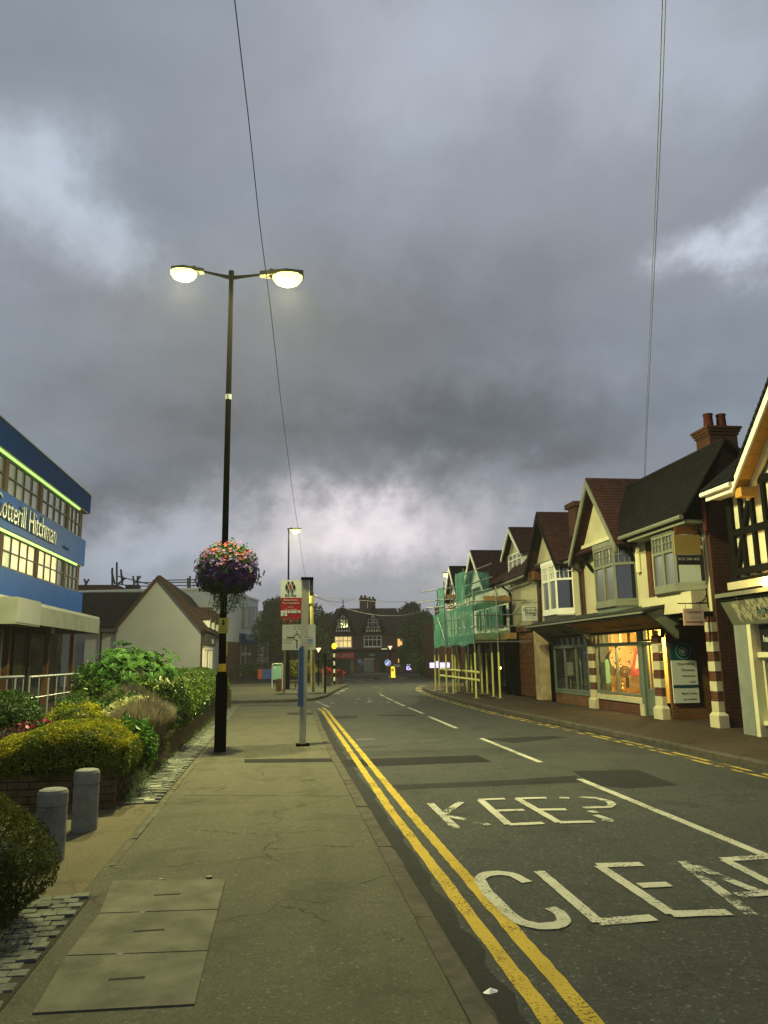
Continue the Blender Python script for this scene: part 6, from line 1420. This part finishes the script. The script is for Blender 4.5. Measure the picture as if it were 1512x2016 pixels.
MB().box(fx0, fx1+.02, -.012, .012, fzm, fz1, F_).obj('white_flag', 'sign_white', bs_); MB().box(fx0, fx1+.02, -.012, .012, fz0, fzm-.001, F_).obj('red_flag', 'sign_red', bs_)
MB().box(fx1+.0, px0+.04, -.02, .005, fz1-.1, fz1-.05, F_).obj('flag_clamp', 'grey_metal', bs_); MB().box(fx1+.0, px0+.04, -.02, .005, fz0+.1, fz0+.15, F_).obj('flag_clamp', 'grey_metal', bs_)
Wf = fx1-fx0; mx_, mz_ = fx0+Wf*.48, fzm+(fz1-fzm)*.60
def poly(pts, mat, name='emblem', w=.013, parent=bs_, F_=F_):
    mb = MB(); P = [F_(a, w, b) for a, b in pts]; mb.prism(P, [p+F_.N*.003 for p in P]); return mb.obj(name, mat, parent)
e_ = .062; hh = .105
poly([(mx_-e_*.42, mz_), (mx_, mz_+hh*.75), (mx_+e_*.42, mz_), (mx_, mz_-hh*.75)], 'sign_red')
for s2 in (-1, 1):
    poly([(mx_+s2*e_*1.65, mz_), (mx_+s2*e_*1.15, mz_+hh*.7), (mx_+s2*e_*.72, mz_), (mx_+s2*e_*1.15, mz_-hh*.7)][::s2], 'sign_black')
    for s3 in (-1, 1): poly([(mx_+s2*e_*.25, mz_+s3*hh), (mx_+s2*e_*.95, mz_+s3*hh), (mx_+s2*e_*.60, mz_+s3*hh*.18)][::s2*s3], 'sign_black')
text('Bus Stop', F_, fx0+Wf*.5, .013, fzm+.03, .062, 'sign_black', bs_, align='CENTER', ext=.001)
zz = fzm-.06
for s_, sz, dz in (('Belwell Lane', .052, .06), ('The Courtyard', .052, .07), ('towards', .034, .045), ('Sutton Coldfield', .034, .05)): text(s_, F_, fx0+Wf*.5, .013, zz, sz, 'sign_white', bs_, align='CENTER', ext=.001); zz -= dz
for i, (s_, a_) in enumerate((('6', 0), ('78', 1), ('78A', 2), ('X3', 0))):
    r_0 = zz-(.0 if i < 3 else .056); u0 = fx0+.006+a_*(Wf/3); MB().box(u0, u0+Wf/3-.01, .0125, .014, r_0-.012, r_0+.038, F_).obj('route_tile', 'sign_white', bs_); text(s_, F_, u0+Wf/6-.003, .0145, r_0, .036, 'sign_black', bs_, align='CENTER', ext=.0008)
cx0, cz1 = px_(588, 1272, BY); cx1, _ = px_(597, 1272, BY); _, cz0 = px_(587, 1390, BY)
mb = MB(); mb.prism([(cx0-.01, BY-.09, cz0), (cx1-.0, BY-.09, cz0), (cx1-.0, BY+.25, cz0), (cx0-.01, BY+.25, cz0)], [(cx0+.01, BY-.09, cz1-.03), (cx1+.0, BY-.09, cz1+.01), (cx1, BY+.25, cz1+.01), (cx0+.01, BY+.25, cz1-.03)]); mb.obj('timetable_case', 'blue_case', bs_)
text('L', F_, B0.x+.03, .09, PY(600, 1258, BY).z, .07, 'sign_white', bs_, ext=.001)
# ================================================================== information board, bins, planters
ib = thing('information_board', 'pale green map board in a rounded white metal frame', 'board', (*gp(545, 1356, 0), 0)); gx, gy = gp(545, 1356, 0); F_ = Fr((0, gy), (1, 0))
x0, z1_ = px_(536, 1307, gy); x1, z0_ = px_(556, 1338, gy)
MB().tube([(x0, gy, 0), (x0, gy, z1_-.08), (x0+.03, gy, z1_-.02), (x0+.1, gy, z1_), (x1-.1, gy, z1_), (x1-.03, gy, z1_-.02), (x1, gy, z1_-.08), (x1, gy, 0)], .028, 8).obj('frame', 'sign_white', ib)
MB().box(x0+.05, x1-.05, -.01, .02, z0_, z1_-.1, F_).obj('map_panel', 'sign_mint', ib); pdisc(ib, F_, x0+.14, z1_-.22, .07, .021, .003, 'round_logo', 'sign_white')
for k in range(7): MB().box(x1-.12, x1-.07, .021, .024, z0_+.04+k*.085, z0_+.09+k*.085, F_).obj('picture_tile', 'sign_white', ib)
bd = thing('litter_bin', 'small dark litter bin between the map board and lamp base', 'bin', (*gp(549, 1361, 0), 0)); g = G(549, 1361); MB().lathe((g.x, g.y, 0), [(.13, 0), (.15, .5), (.13, .62), (.05, .64)], 12).obj('body', 'rust_brown', bd)
bn_ = thing('concrete_bench', 'pale concrete bench with two slab ends behind the lamp', 'bench', (*gp(580, 1356, 0), 0)); g = G(580, 1356)
MB().box(g.x-.45, g.x+.35, g.y, g.y+.4, .38, .46).obj('seat', 'concrete_slab', bn_)
for dx in (-.42, .0, .27): MB().box(g.x+dx, g.x+dx+.1, g.y+.02, g.y+.38, 0, .378).obj('leg', 'concrete_slab', bn_)
MB().box(g.x-.45, g.x-.33, g.y+.36, g.y+.42, .46, 1.1).obj('backrest_post', 'concrete_slab', bn_)
for i, (px, pw, mt_, lab) in enumerate(((512, 9, 'barrier_red', 'red plastic barrier beside the blue one, by the white block'), (528, 24, 'barrier_blue', 'long dark blue plastic barrier beyond the map board'))):
    a, b = PY(px-pw/2, 1337, 62), PY(px+pw/2, 1317, 62); t = thing('plastic_barrier', lab, 'barrier', ((a.x+b.x)/2, 62, 0)); Fb = Fr((0, 62), (1, 0))
    MB().box(a.x, b.x, -.05, .05, .12, b.z, Fb).obj('panel', mt_, t)
    for u in (a.x+.1, b.x-.2): MB().box(u, u+.1, -.25, .25, 0, .118, Fb).obj('foot', 'dark_paint', t)
    for u in np.arange(a.x+.05, b.x-.06, .3): MB().box(u, u+.04, .052, .07, .2, b.z-.1, Fb).obj('rib', mt_, t)
def flower_tub(lab, px, py, Y, w, h):
    x = PY(px, py, Y).x; t = thing('flower_planter', lab, 'planter', (x, Y, 0), 'planters of red flowers near the beacon')
    MB().prism([(x-w*.4, Y-.25, 0), (x+w*.4, Y-.25, 0), (x+w*.4, Y+.25, 0), (x-w*.4, Y+.25, 0)], [(x-w*.5, Y-.3, h), (x+w*.5, Y-.3, h), (x+w*.5, Y+.3, h), (x-w*.5, Y+.3, h)]).obj('tub', 'dark_paint', t)
    leaf_mesh('foliage', ell_pts((x, Y, h+.18), (w*.6, .35, .28), 350, seed=px), .12, 'leaf_dark', t); leaf_mesh('red_flowers', ell_pts((x, Y, h+.22), (w*.6, .36, .26), 160, .1, seed=px+1), .10, 'petal_red', t, aspect=1)
flower_tub('red flowering planter left of the striped beacon', 643, 1330, 47, .62, .6); flower_tub('round bushy red flower planter beside the striped beacon', 667, 1330, 50.5, .7, .4)
wb = thing('wooden_post', 'short square wooden post by the red flower planter', 'post', (PY(637, 1340, 46).x, 46, 0)); x = PY(637, 1340, 46).x; MB().box(x-.09, x+.09, 45.9, 46.1, 0, 1.0).obj('shaft', 'pole_wood', wb)
# pale building side behind
lt = thing('litter', 'scrap of crumpled white litter lying on the near kerb', 'litter', (*gp(966, 1962, 0), 0)); g = G(966, 1960); mb = MB()
P = [Vector((g.x+random.uniform(-.02, .02)+.022*math.cos(t), g.y+.03*math.sin(t), .01+random.uniform(0, .012))) for t in np.linspace(0, 5.6, 7)]
for i in range(7): mb.face([P[i], P[(i+1) % 7], Vector((g.x, g.y, .035))])
mb.obj('crumpled_paper', 'litter_white', lt)
# bollards
def bollard(x, y, lab):
    t = thing('concrete_bollard', lab, 'bollard', (x, y, 0), 'concrete bollards at the planter entry'); k = 24
    MB().lathe((x, y, 0), [(.12, -.02), (.12, .42), (.114, .425), (.114, .435), (.122, .44), (.122, .535), (.11, .56), (.08, .57)], k).obj('body', 'bollard_concrete', t, smooth=False); return t
g = G(168, 1640); bollard(-1.86, 8.22, 'weathered grey concrete bollard in front of the brick planter'); bollard(-1.86, 7.05, 'grey concrete bollard half hidden behind the near dark hedge')
# ================================================================== planters and plants
pn = thing('brick_planter', 'long raised brown brick planter bed along the pavement', 'planter', (-3, 15, 0))
PXR = -1.52
MB().box(-7.5, -1.80, 9.42, 27.3, 0, .30).obj('soil_bed', 'soil', pn)
MB().box(-5.6, -1.83, 9.36, 9.42, 0, .38).obj('wall_core', 'mortar', pn); MB().box(-1.84, -1.83+.02, 9.42, 27.4, 0, .40).obj('wall_core', 'mortar', pn)
row = 0
for r in range(5):
    z = .006+r*.079
    x = -1.80-(0 if r % 2 else .115)
    if r % 2 == 0: MB().box(-1.912, -1.80, 9.30, 9.412, z, z+.07, jit=.002).obj('brick', 'brick_unit', pn)
    while x > -5.4:
        MB().box(x-.218, x, 9.30, 9.405, z, z+.069, jit=.002).obj('brick', 'brick_unit', pn); x -= .228
    y = 9.42+(.0 if r % 2 == 0 else -.115)
    while y < 14.2: MB().box(-1.905, -1.80, max(y, 9.41), y+.218, z, z+.069, jit=.002).obj('brick', 'brick_unit', pn); y += .228
mb = MB()
for r in range(5):
    y = 14.25+(.114 if r % 2 else 0)
    while y < 27.2: z = .006+r*.079; mb.box(-1.905, -1.80, y, y+.218, z, z+.069); y += .228
mb.obj('distant_bricks', 'brick_unit', pn, kind='stuff')
MB().box(-2.6, -1.62, 27.3, 27.6, 0, .62).obj('end_wall', 'brick_unit', pn)
p2 = thing('near_planter', 'soil bed under the near dark hedge', 'planter', (-2.6, 4.5, 0)); MB().box(-5, -1.95, 2.5, 5.9, 0, .12).obj('bed', 'soil', p2)

# golden clipped box hedge
gh_ = thing('golden_hedge', 'clipped golden yellow hedge with dipping top on the brick planter', 'hedge', (-3, 10, .3))
def gtop(x, y):
    z = np.interp(x, [-6, -4.4, -3.6, -3.1, -2.6, -2.2, -1.75], [.50, .50, .56, .74, .88, .93, .80])
    return z+.01*np.sin(x*9)+.03*(y-9.6)
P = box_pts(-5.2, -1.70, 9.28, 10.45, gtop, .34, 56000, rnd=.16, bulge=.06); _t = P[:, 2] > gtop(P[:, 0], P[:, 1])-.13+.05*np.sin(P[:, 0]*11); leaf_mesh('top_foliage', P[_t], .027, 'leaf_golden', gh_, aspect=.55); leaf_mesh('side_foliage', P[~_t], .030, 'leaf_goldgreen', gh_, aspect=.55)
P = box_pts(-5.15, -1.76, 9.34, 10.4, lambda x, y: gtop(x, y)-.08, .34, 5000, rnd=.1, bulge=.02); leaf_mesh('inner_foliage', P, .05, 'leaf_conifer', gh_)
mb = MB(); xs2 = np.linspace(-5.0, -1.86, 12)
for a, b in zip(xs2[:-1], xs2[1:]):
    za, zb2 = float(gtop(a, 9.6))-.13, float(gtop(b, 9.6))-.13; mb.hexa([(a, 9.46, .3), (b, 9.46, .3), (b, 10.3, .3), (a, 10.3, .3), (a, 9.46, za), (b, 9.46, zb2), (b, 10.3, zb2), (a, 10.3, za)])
mb.obj('dark_core', 'leaf_dark', gh_)  # dark filling added under the leaves to keep the hedge opaque
def bush(name, lab, c, r, n, size, leaf, cat='shrub', asp=.5, up=None, lump=.25, shell=.45, zmin=0.1, flowers=None, grp=None, ls=2.2, coresc=.72):
    t = thing(name, lab, cat, (c[0], c[1], max(0, c[2]-r[2])), grp)
    leaf_mesh('foliage', ell_pts(c, r, n, shell, lump, ls, seed=c[0]*3.1, zmin=zmin), size, leaf, t, aspect=asp, up=up)
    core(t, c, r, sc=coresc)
    if flowers: m_, nf, sf = flowers; leaf_mesh('flowers', ell_pts((c[0], c[1], c[2]+.03), [x*1.02 for x in r], nf, .1, lump, ls, seed=c[0]*3.1, zmin=c[2]-.05), sf, m_, t, aspect=1.0)
    return t
# near dark conifer bush lower left
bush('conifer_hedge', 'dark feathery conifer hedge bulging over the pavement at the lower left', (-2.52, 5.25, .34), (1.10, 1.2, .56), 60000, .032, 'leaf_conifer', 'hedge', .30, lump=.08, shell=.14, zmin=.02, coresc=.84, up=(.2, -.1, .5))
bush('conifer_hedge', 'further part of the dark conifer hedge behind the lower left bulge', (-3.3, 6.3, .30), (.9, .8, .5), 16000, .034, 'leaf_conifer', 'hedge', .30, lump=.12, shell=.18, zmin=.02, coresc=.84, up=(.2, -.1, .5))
# second small golden box behind
pz = PY(150, 1425, 12.5); bush('golden_shrub', 'small flat topped golden shrub behind the clipped hedge', (pz.x, 12.5, .72), (.45, .5, .28), 5000, .04, 'leaf_golden', zmin=.4)
pz = PY(150, 1400, 14.0); bush('box_ball', 'round green box ball behind the pink flowers', (pz.x, 14.0, .72), (.42, .42, .34), 4000, .04, 'leaf_mid')
pz = PY(20, 1392, 11.2); bush('clipped_shrub', 'dark clipped round shrub in front of the metal railing', (pz.x-.1, 11.2, .86), (.52, .55, .38), 9000, .045, 'leaf_mid', lump=.1, zmin=.4)
pz = PY(75, 1440, 11.0); bush('pink_azalea', 'low shrub with crimson pink flowers', (pz.x, 11.0, .58), (.42, .5, .26), 2500, .05, 'leaf_mid', flowers=('petal_pink', 420, .05), zmin=.3)
for k, (px, Y) in enumerate(((20, 10.7), (105, 12.0))):
    pz = PY(px, 1450, Y); c = (pz.x, Y, .42); t = thing('lavender', ['greyish lavender clump left of the pink flowers', 'greyish lavender clump right of the pink flowers'][k], 'plant', (pz.x, Y, .3))
    leaf_mesh('stems', ell_pts(c, (.5, .45, .32), 2600, .6, .2, zmin=.3), .12, 'leaf_lavender', t, aspect=.08, up=(0, 0, 1.2))
# big palmate shrub
def fatsia(name, lab, c, r, n, leaf='leaf_fatsia', L_=.24):
    t = thing(name, lab, 'shrub', (c[0], c[1], .3)); P = ell_pts(c, r, n, .5, .25, 2.5, seed=4, zmin=.35)
    V = []; 
    for p in P:
        out = Vector((p[0]-c[0], p[1]-c[1], (p[2]-c[2])*.6+.25)).normalized(); a0 = random.uniform(0, 6.28)
        tx = out.cross(Vector((0, 0, 1))); tx = tx.normalized() if tx.length > .01 else Vector((1, 0, 0)); ty_ = out.cross(tx)
        k = 7; L2_ = L_*random.uniform(.6, 1.1)
        for j in range(k):
            a = -1.9+3.8*j/(k-1); d = (tx*math.sin(a)+ty_*-math.cos(a)*1.0-out*.25); l = L2_*(1-.35*abs(a)/1.9); s = out.cross(d).normalized()*l*.13; b = Vector(p)
            V.append((b, b+d*l*.5+s, b+d*l-Vector((0, 0, l*.15)), b+d*l*.5-s))
    mb = MB()
    for q in V: mb.face(q)
    mb.obj('palmate_leaves', leaf, t, kind='stuff'); leaf_mesh('inner_foliage', ell_pts(c, [x*.85 for x in r], 3000, .4, .2, zmin=.3), .09, 'leaf_mid', t); core(t, c, r, sc=.68); return t
pz = PY(262, 1345, 15.6); fatsia('palmate_shrub', 'large spreading shrub with glossy hand shaped leaves in front of the white gable', (pz.x-.05, 15.7, 1.10), (1.05, 1.0, .78), 750)
pz = PY(165, 1350, 16.5); bush('laurel_bush', 'dark laurel at the left of the big hand leaved shrub', (pz.x+.25, 16.4, .95), (.5, .6, .62), 3500, .08, 'leaf_mid')
pz = PY(325, 1330, 15.2)
t = thing('arching_grass', 'pale arching strap leaves sprouting right of the big shrub', 'plant', (pz.x, 15.2, .9)); mb = MB()
for k in range(26):
    a = random.uniform(0, 6.28); l = random.uniform(.3, .62); pts = [Vector((pz.x+math.cos(a)*l*s_, 15.0+math.sin(a)*l*s_*.6, .95+.55*math.sin(s_*2.2)*l*1.2)) for s_ in np.linspace(0, 1, 6)]; sd3 = Vector((-math.sin(a), math.cos(a), 0))*.012
    for p, q in zip(pts[:-1], pts[1:]): mb.face([p-sd3, q-sd3, q+sd3, p+sd3])
mb.obj('strap_leaves', 'leaf_variegated', t, kind='stuff')
# hedge running to the right of it, behind the lamp
hg = thing('laurel_hedge', 'long green hedge running beside the pavement behind the black lamp post', 'hedge', (-2.6, 20, .3))
def htop(x, y): return np.interp(y, [14, 15.5, 18, 27], [1.10, 1.22, 1.28, 1.30])+.05*np.sin(y*3)+.04*np.sin(x*7)
P = box_pts(-3.6, -1.78, 14.6, 27.0, htop, .38, 26000, rnd=.2, bulge=.12); leaf_mesh('foliage', P, .085, 'leaf_laurel', hg, aspect=.5)
MB().box(-3.4, -2.0, 14.9, 26.8, .3, 1.08).obj('dark_core', 'leaf_dark', hg)  # dark block added within the hedge as an opaque filling
pz = PY(262, 1410, 12.6); bush('variegated_shrub', 'shrub with cream edged leaves behind the golden hedge', (pz.x, 12.6, .72), (.42, .5, .36), 2400, .065, 'leaf_variegated', lump=.3)
pz = PY(262, 1410, 12.6); bush('leafy_shrub', 'green shrub under the cream edged leaves', (pz.x-.3, 13.2, .75), (.5, .5, .38), 3000, .07, 'leaf_mid', lump=.3)
def tuft(lab, c, r, n, mat='leaf_lavender', L_=.3, name='lavender'):
    t = thing(name, lab, 'plant', (c[0], c[1], .3)); mb = MB()
    for k in range(n):
        a = random.uniform(0, 6.28); q = random.random()**.5; b = Vector((c[0]+math.cos(a)*r[0]*.5*q, c[1]+math.sin(a)*r[1]*.5*q, .32)); tip = Vector((c[0]+math.cos(a)*r[0]*q, c[1]+math.sin(a)*r[1]*q, c[2]+r[2]*(1-.5*q*q)+random.uniform(-.12, .06)))
        m_ = b.lerp(tip, .55)+Vector((0, 0, .1)); s = Vector((-math.sin(a), math.cos(a), 0))*.006
        mb.face([b-s, m_-s, m_+s, b+s]); mb.face([m_-s*1.4, tip, m_+s*1.4])
    mb.obj('stems', mat, t, kind='stuff'); leaf_mesh('low_leaves', ell_pts((c[0], c[1], c[2]-.05), (r[0]*.85, r[1]*.85, r[2]*.8), n, .5, .2, zmin=.2), .07, 'leaf_conifer', t, aspect=.15, up=(0, 0, .8)); core(t, (c[0], c[1], c[2]-.12), r, sc=.6); return t
tuft('brownish lavender mound spilling over the brick planter edge beside the lamp', (-2.02, 12.3, .62), (.52, 1.3, .46), 3800)
tuft('second lavender mound just behind the cream edged shrub', (-2.5, 13.8, .72), (.55, .8, .52), 2600)
# strappy green plant at the planter corner
bush('corner_plant', 'bright green leafy plant at the corner of the golden hedge', (-1.83, 10.4, .55), (.30, .38, .34), 1500, .11, 'leaf_bright', 'plant', .28, up=(.3, -.3, .4), lump=.35, zmin=.15)
t = thing('grass_tuft', 'tuft of grass hanging to the setts at the planter corner', 'plant', (-1.78, 9.6, 0)); mb = MB()
for k in range(220):
    b = Vector((-1.80+random.uniform(-.04, .05), 9.5+random.uniform(0, 1.3), random.uniform(.02, .34))); a = random.uniform(-1.0, 1.0); l = random.uniform(.1, .28); tip = b+Vector((.10+.08*random.random(), a*.12, l*.4-.12)); s = Vector((0, .006, 0)); mb.face([b-s, (b+tip)/2+Vector((.02, 0, .06))-s, tip, (b+tip)/2+Vector((.02, 0, .06))+s])
mb.obj('blades', 'grass_green', t, kind='stuff')
# fallen leaves and weeds along the setts
C_ = np.stack([rng.uniform(-1.82, -1.4, 260), rng.uniform(9.6, 20, 260), rng.uniform(.012, .02, 260)], 1); o = leaf_mesh('fallen_leaves', C_, .035, 'leaf_lavender', kind='stuff', up=None)
C_ = np.stack([-1.80+abs(rng.normal(0, .05, 900)), rng.uniform(9.6, 26, 900), .02+abs(rng.normal(0, .05, 900))], 1); leaf_mesh('weeds', C_, .05, 'grass_green', kind='stuff', aspect=.3, up=(0, 0, .8))

# ================================================================== hanging basket on the lamp
hbk = thing('flower_basket', 'big round basket of purple, red and white flowers hung around the lamp post', 'flower basket', (LB.x, LY, PY(448, 1165, LY).z))
xc, zc = px_(447, 1122, LY); rx = (508-389)/2*LY/1514*.96; c = (xc+.01, LY, zc-.02)
rzz = (PY(447, 1066, LY).z-PY(447, 1172, LY).z)/2; 
Pf = ell_pts(c, (rx*.94, rx*.94, rzz*.96), 7000, .35, .34, 2.4, seed=2, zmin=c[2]-rzz*.8); leaf_mesh('foliage', Pf, .06, 'leaf_mid', hbk)
core(hbk, (c[0], c[1], c[2]-.03), (rx, rx, rzz), sc=.78)
def flowers(name, pts, size, mat, k=5):
    mb = MB(); cv = Vector(c)
    for p in pts:
        p = Vector(p); n_ = (p-cv).normalized()+Vector((random.uniform(-.4, .4), random.uniform(-.4, .4), random.uniform(-.2, .4))); n_.normalize(); a = n_.cross(Vector((0, 0, 1))).normalized(); b = n_.cross(a); s = size*random.uniform(.7, 1.2); ph = random.random()*6
        for j in range(k):
            t0, t1, t2 = ph+2*math.pi*(j-.42)/k, ph+2*math.pi*j/k, ph+2*math.pi*(j+.42)/k
            mb.face([p, p+(a*math.cos(t0)+b*math.sin(t0))*s*.42+n_*s*.1, p+(a*math.cos(t1)+b*math.sin(t1))*s*.55+n_*s*.16, p+(a*math.cos(t2)+b*math.sin(t2))*s*.42+n_*s*.1])
    mb.obj(name, mat, hbk, kind='stuff')
sh_ = lambda n, zlo, zhi, seed: [p for p in ell_pts(c, (rx*1.02, rx*1.02, rzz*1.0), n, .14, .34, 2.4, seed=2) if zlo <= (p[2]-c[2])/rzz <= zhi]
flowers('purple_flowers', sh_(1500, -.75, .35, 1), .075, 'petal_purple'); flowers('purple_flowers', sh_(260, .3, .8, 1), .06, 'petal_purple')
flowers('magenta_flowers', sh_(420, -.4, .7, 3), .065, 'petal_magenta'); flowers('white_flowers', sh_(170, -.3, .75, 3), .055, 'petal_white')
cl = []
for k in range(11):
    d = rng.normal(size=3); d[2] = abs(d[2])*.9+.35; d[1] = -abs(d[1]); d /= np.linalg.norm(d); b = np.array(c)+d*np.array((rx, rx, rzz))*1.02; cl += [b+rng.normal(size=3)*.035 for _ in range(10)]
flowers('red_flowers', cl, .05, 'petal_red')
tr_ = []
for k in range(95):
    a = random.uniform(0, 6.28); q = random.uniform(.25, .62); x = c[0]+math.cos(a)*rx*q; y = c[1]+math.sin(a)*rx*q; l = random.uniform(.15, .58)*(1.15-q*.6); sw = random.uniform(-.12, .12)
    for s_ in np.arange(0, l, .016): tr_.append((x+sw*s_/l+random.uniform(-.018, .018), y+random.uniform(-.018, .018), c[2]-rzz*.62-s_))
leaf_mesh('trailing_foliage', np.array(tr_), .034, 'leaf_mid', hbk, aspect=.55)
MB().lathe((LB.x, LY, c[2]-rzz*.75), [(.10, 0), (.26, .08), (.33, .28), (.30, .3)], 16).obj('basket_bowl', 'dark_paint', hbk)
# small red basket on the second lamp
rbk = thing('flower_basket', 'small red flower basket on the further lamp, just above the direction sign', 'flower basket', (L2.x, L2.y-.3, PY(570, 1226, L2.y).z)); q5 = PY(572, 1222, L2.y); 
leaf_mesh('foliage', ell_pts((q5.x, L2.y-.2, q5.z), (.42, .42, .3), 700, .4), .08, 'leaf_dark', rbk); leaf_mesh('red_flowers', ell_pts((q5.x, L2.y-.2, q5.z+.06), (.42, .42, .26), 220, .1), .09, 'petal_red', rbk, aspect=1)

# ================================================================== trees
def tree(name, lab, base, h, crown, n, size, leaf='leaf_tree', grp=None, lumps=9, trunk_r=.18, clear=.3, wl=.9):
    b = Vector(base); t = thing(name, lab, 'tree', b, grp); st = random.getstate()
    MB().tube([b, b+Vector((.1, 0, h*.35)), b+Vector((-.05, .1, h*.75))], [trunk_r, trunk_r*.75, trunk_r*.3], 10).obj('trunk', 'bark', t)
    mb = MB(); C_ = []
    for k in range(lumps):
        a = random.uniform(0, 6.28); q = random.uniform(.2, .8); z = h*random.uniform(clear+.12, .92); f = math.sin(min(1, max(.15, (z/h-clear)/(1-clear)))*math.pi)**.6
        c_ = Vector((b.x+math.cos(a)*crown*q*f, b.y+math.sin(a)*crown*q*f, b.z+z)); rr = crown*random.uniform(.32, .55)
        mb.tube([b+Vector((0, 0, h*random.uniform(.25, .6))), b.lerp(c_, .6)+Vector((0, 0, .3)), c_], [trunk_r*.4, trunk_r*.25, trunk_r*.08], 5)
        C_.append(ell_pts(c_, (rr, rr, rr*.75), n//lumps, .75, .45, 1.6, seed=k*3.3))
    mb.obj('limbs', 'bark', t); leaf_mesh('crown', np.concatenate(C_), size, leaf, t, aspect=.6); return t
def willow(lab, base, h, crown, n, grp=None):
    b = Vector(base); t = thing('willow_tree', lab, 'tree', b, grp)
    MB().tube([b, b+Vector((.2, 0, h*.4)), b+Vector((0, 0, h*.8))], [.35, .25, .08], 10).obj('trunk', 'bark', t); mb = MB(); pts = []
    for k in range(150):
        a = random.uniform(0, 6.28); q = random.uniform(.15, 1); f = math.sqrt(1-q*q*.85); top_ = Vector((b.x+math.cos(a)*crown*q, b.y+math.sin(a)*crown*q, b.z+h*(.45+.52*f)+random.uniform(-.5, .4)))
        if k % 6 == 0: mb.tube([b+Vector((0, 0, h*.45)), (b+Vector((0, 0, h*.6))).lerp(top_, .6)+Vector((0, 0, .5)), top_], [.12, .07, .02], 5)
        l = random.uniform(.35, 1.0)*(top_.z-b.z-.8); m_ = n//150
        for s_ in np.linspace(0, 1, m_): pts.append((top_.x+math.cos(a)*.5*math.sin(s_*1.5)+random.gauss(0, .12), top_.y+math.sin(a)*.5*math.sin(s_*1.5)+random.gauss(0, .12), top_.z-l*s_+random.gauss(0, .05)))
    mb.obj('limbs', 'bark', t); leaf_mesh('crown', np.array(pts), .26, 'leaf_tree', t, aspect=.3, up=(0, 0, -.9)); return t
p = PY(575, 1330, 70); top_z = PY(575, 1165, 70).z; willow('drooping willow behind the direction sign', (p.x, 70, 0), top_z, 3.2, 22000)
for px, Y, pt_, cr, lab in ((532, 100, 1178, 3.0, 'dark rounded tree between the white block and the willow'), (640, 96, 1215, 3.0, 'dark tree just left of the far parade roof'), (612, 62, 1228, 1.6, 'leafy green tree right behind the telegraph pole'),
                       (830, 70, 1208, 3.2, 'dense dark tree between the far parade and the scaffold'), (848, 66, 1222, 2.4, 'dark low tree behind the violet illuminated sign'), (805, 110, 1186, 2.6, 'tree top showing above the low brick wing'), (590, 82, 1212, 3.0, 'dark tree behind the right side of the willow'), (655, 78, 1300, 1.2, 'low bush by the red shop')):
    p = PY(px, 1320, Y); h = PY(px, pt_, Y).z; tree('broadleaf_tree', lab, (p.x, Y, 0), h, cr, 9000 if cr > 2 else 5000, .34 if Y > 75 else .28, 'leaf_tree', 'trees around the far junction', clear=.12 if cr > 2 else .2)
bush('low_hedge', 'low olive green hedge beyond the map board', (PY(520, 1310, 66).x+.5, 66, .8), (3.2, .6, .65), 3500, .16, 'leaf_tree', 'hedge')
bush('low_hedge', 'orange tinged low shrub behind the second lamp post', (PY(585, 1308, 58).x, 58, .95), (1.5, .6, .6), 2500, .14, 'leaf_golden', 'hedge')
# faint scattering volume added to give the street lamps a halo
mh = bpy.data.materials.new('halo_haze'); mh.use_nodes = True; th_ = mh.node_tree; th_.nodes.clear(); vo_ = th_.nodes.new('ShaderNodeVolumePrincipled'); vo_.inputs['Density'].default_value = .0006; vo_.inputs['Color'].default_value = (.9, .9, .92, 1); oo_ = th_.nodes.new('ShaderNodeOutputMaterial'); th_.links.new(vo_.outputs[0], oo_.inputs['Volume']); MATS['halo_haze'] = mh
MB().box(-950, 950, -350, 1550, -1.2, 14).obj('halo_haze', 'halo_haze', kind='stuff')
# distant wooded skyline
C_ = []; 
for k in range(60):
    a = random.uniform(-.75, .95); d = random.uniform(150, 230); C_.append(ell_pts((math.sin(a)*d, math.cos(a)*d, 2), (9, 9, random.uniform(3, 6.5)), 260, .4, .3, seed=k))
leaf_mesh('far_woods', np.concatenate(C_), 1.6, 'leaf_dark', kind='stuff')
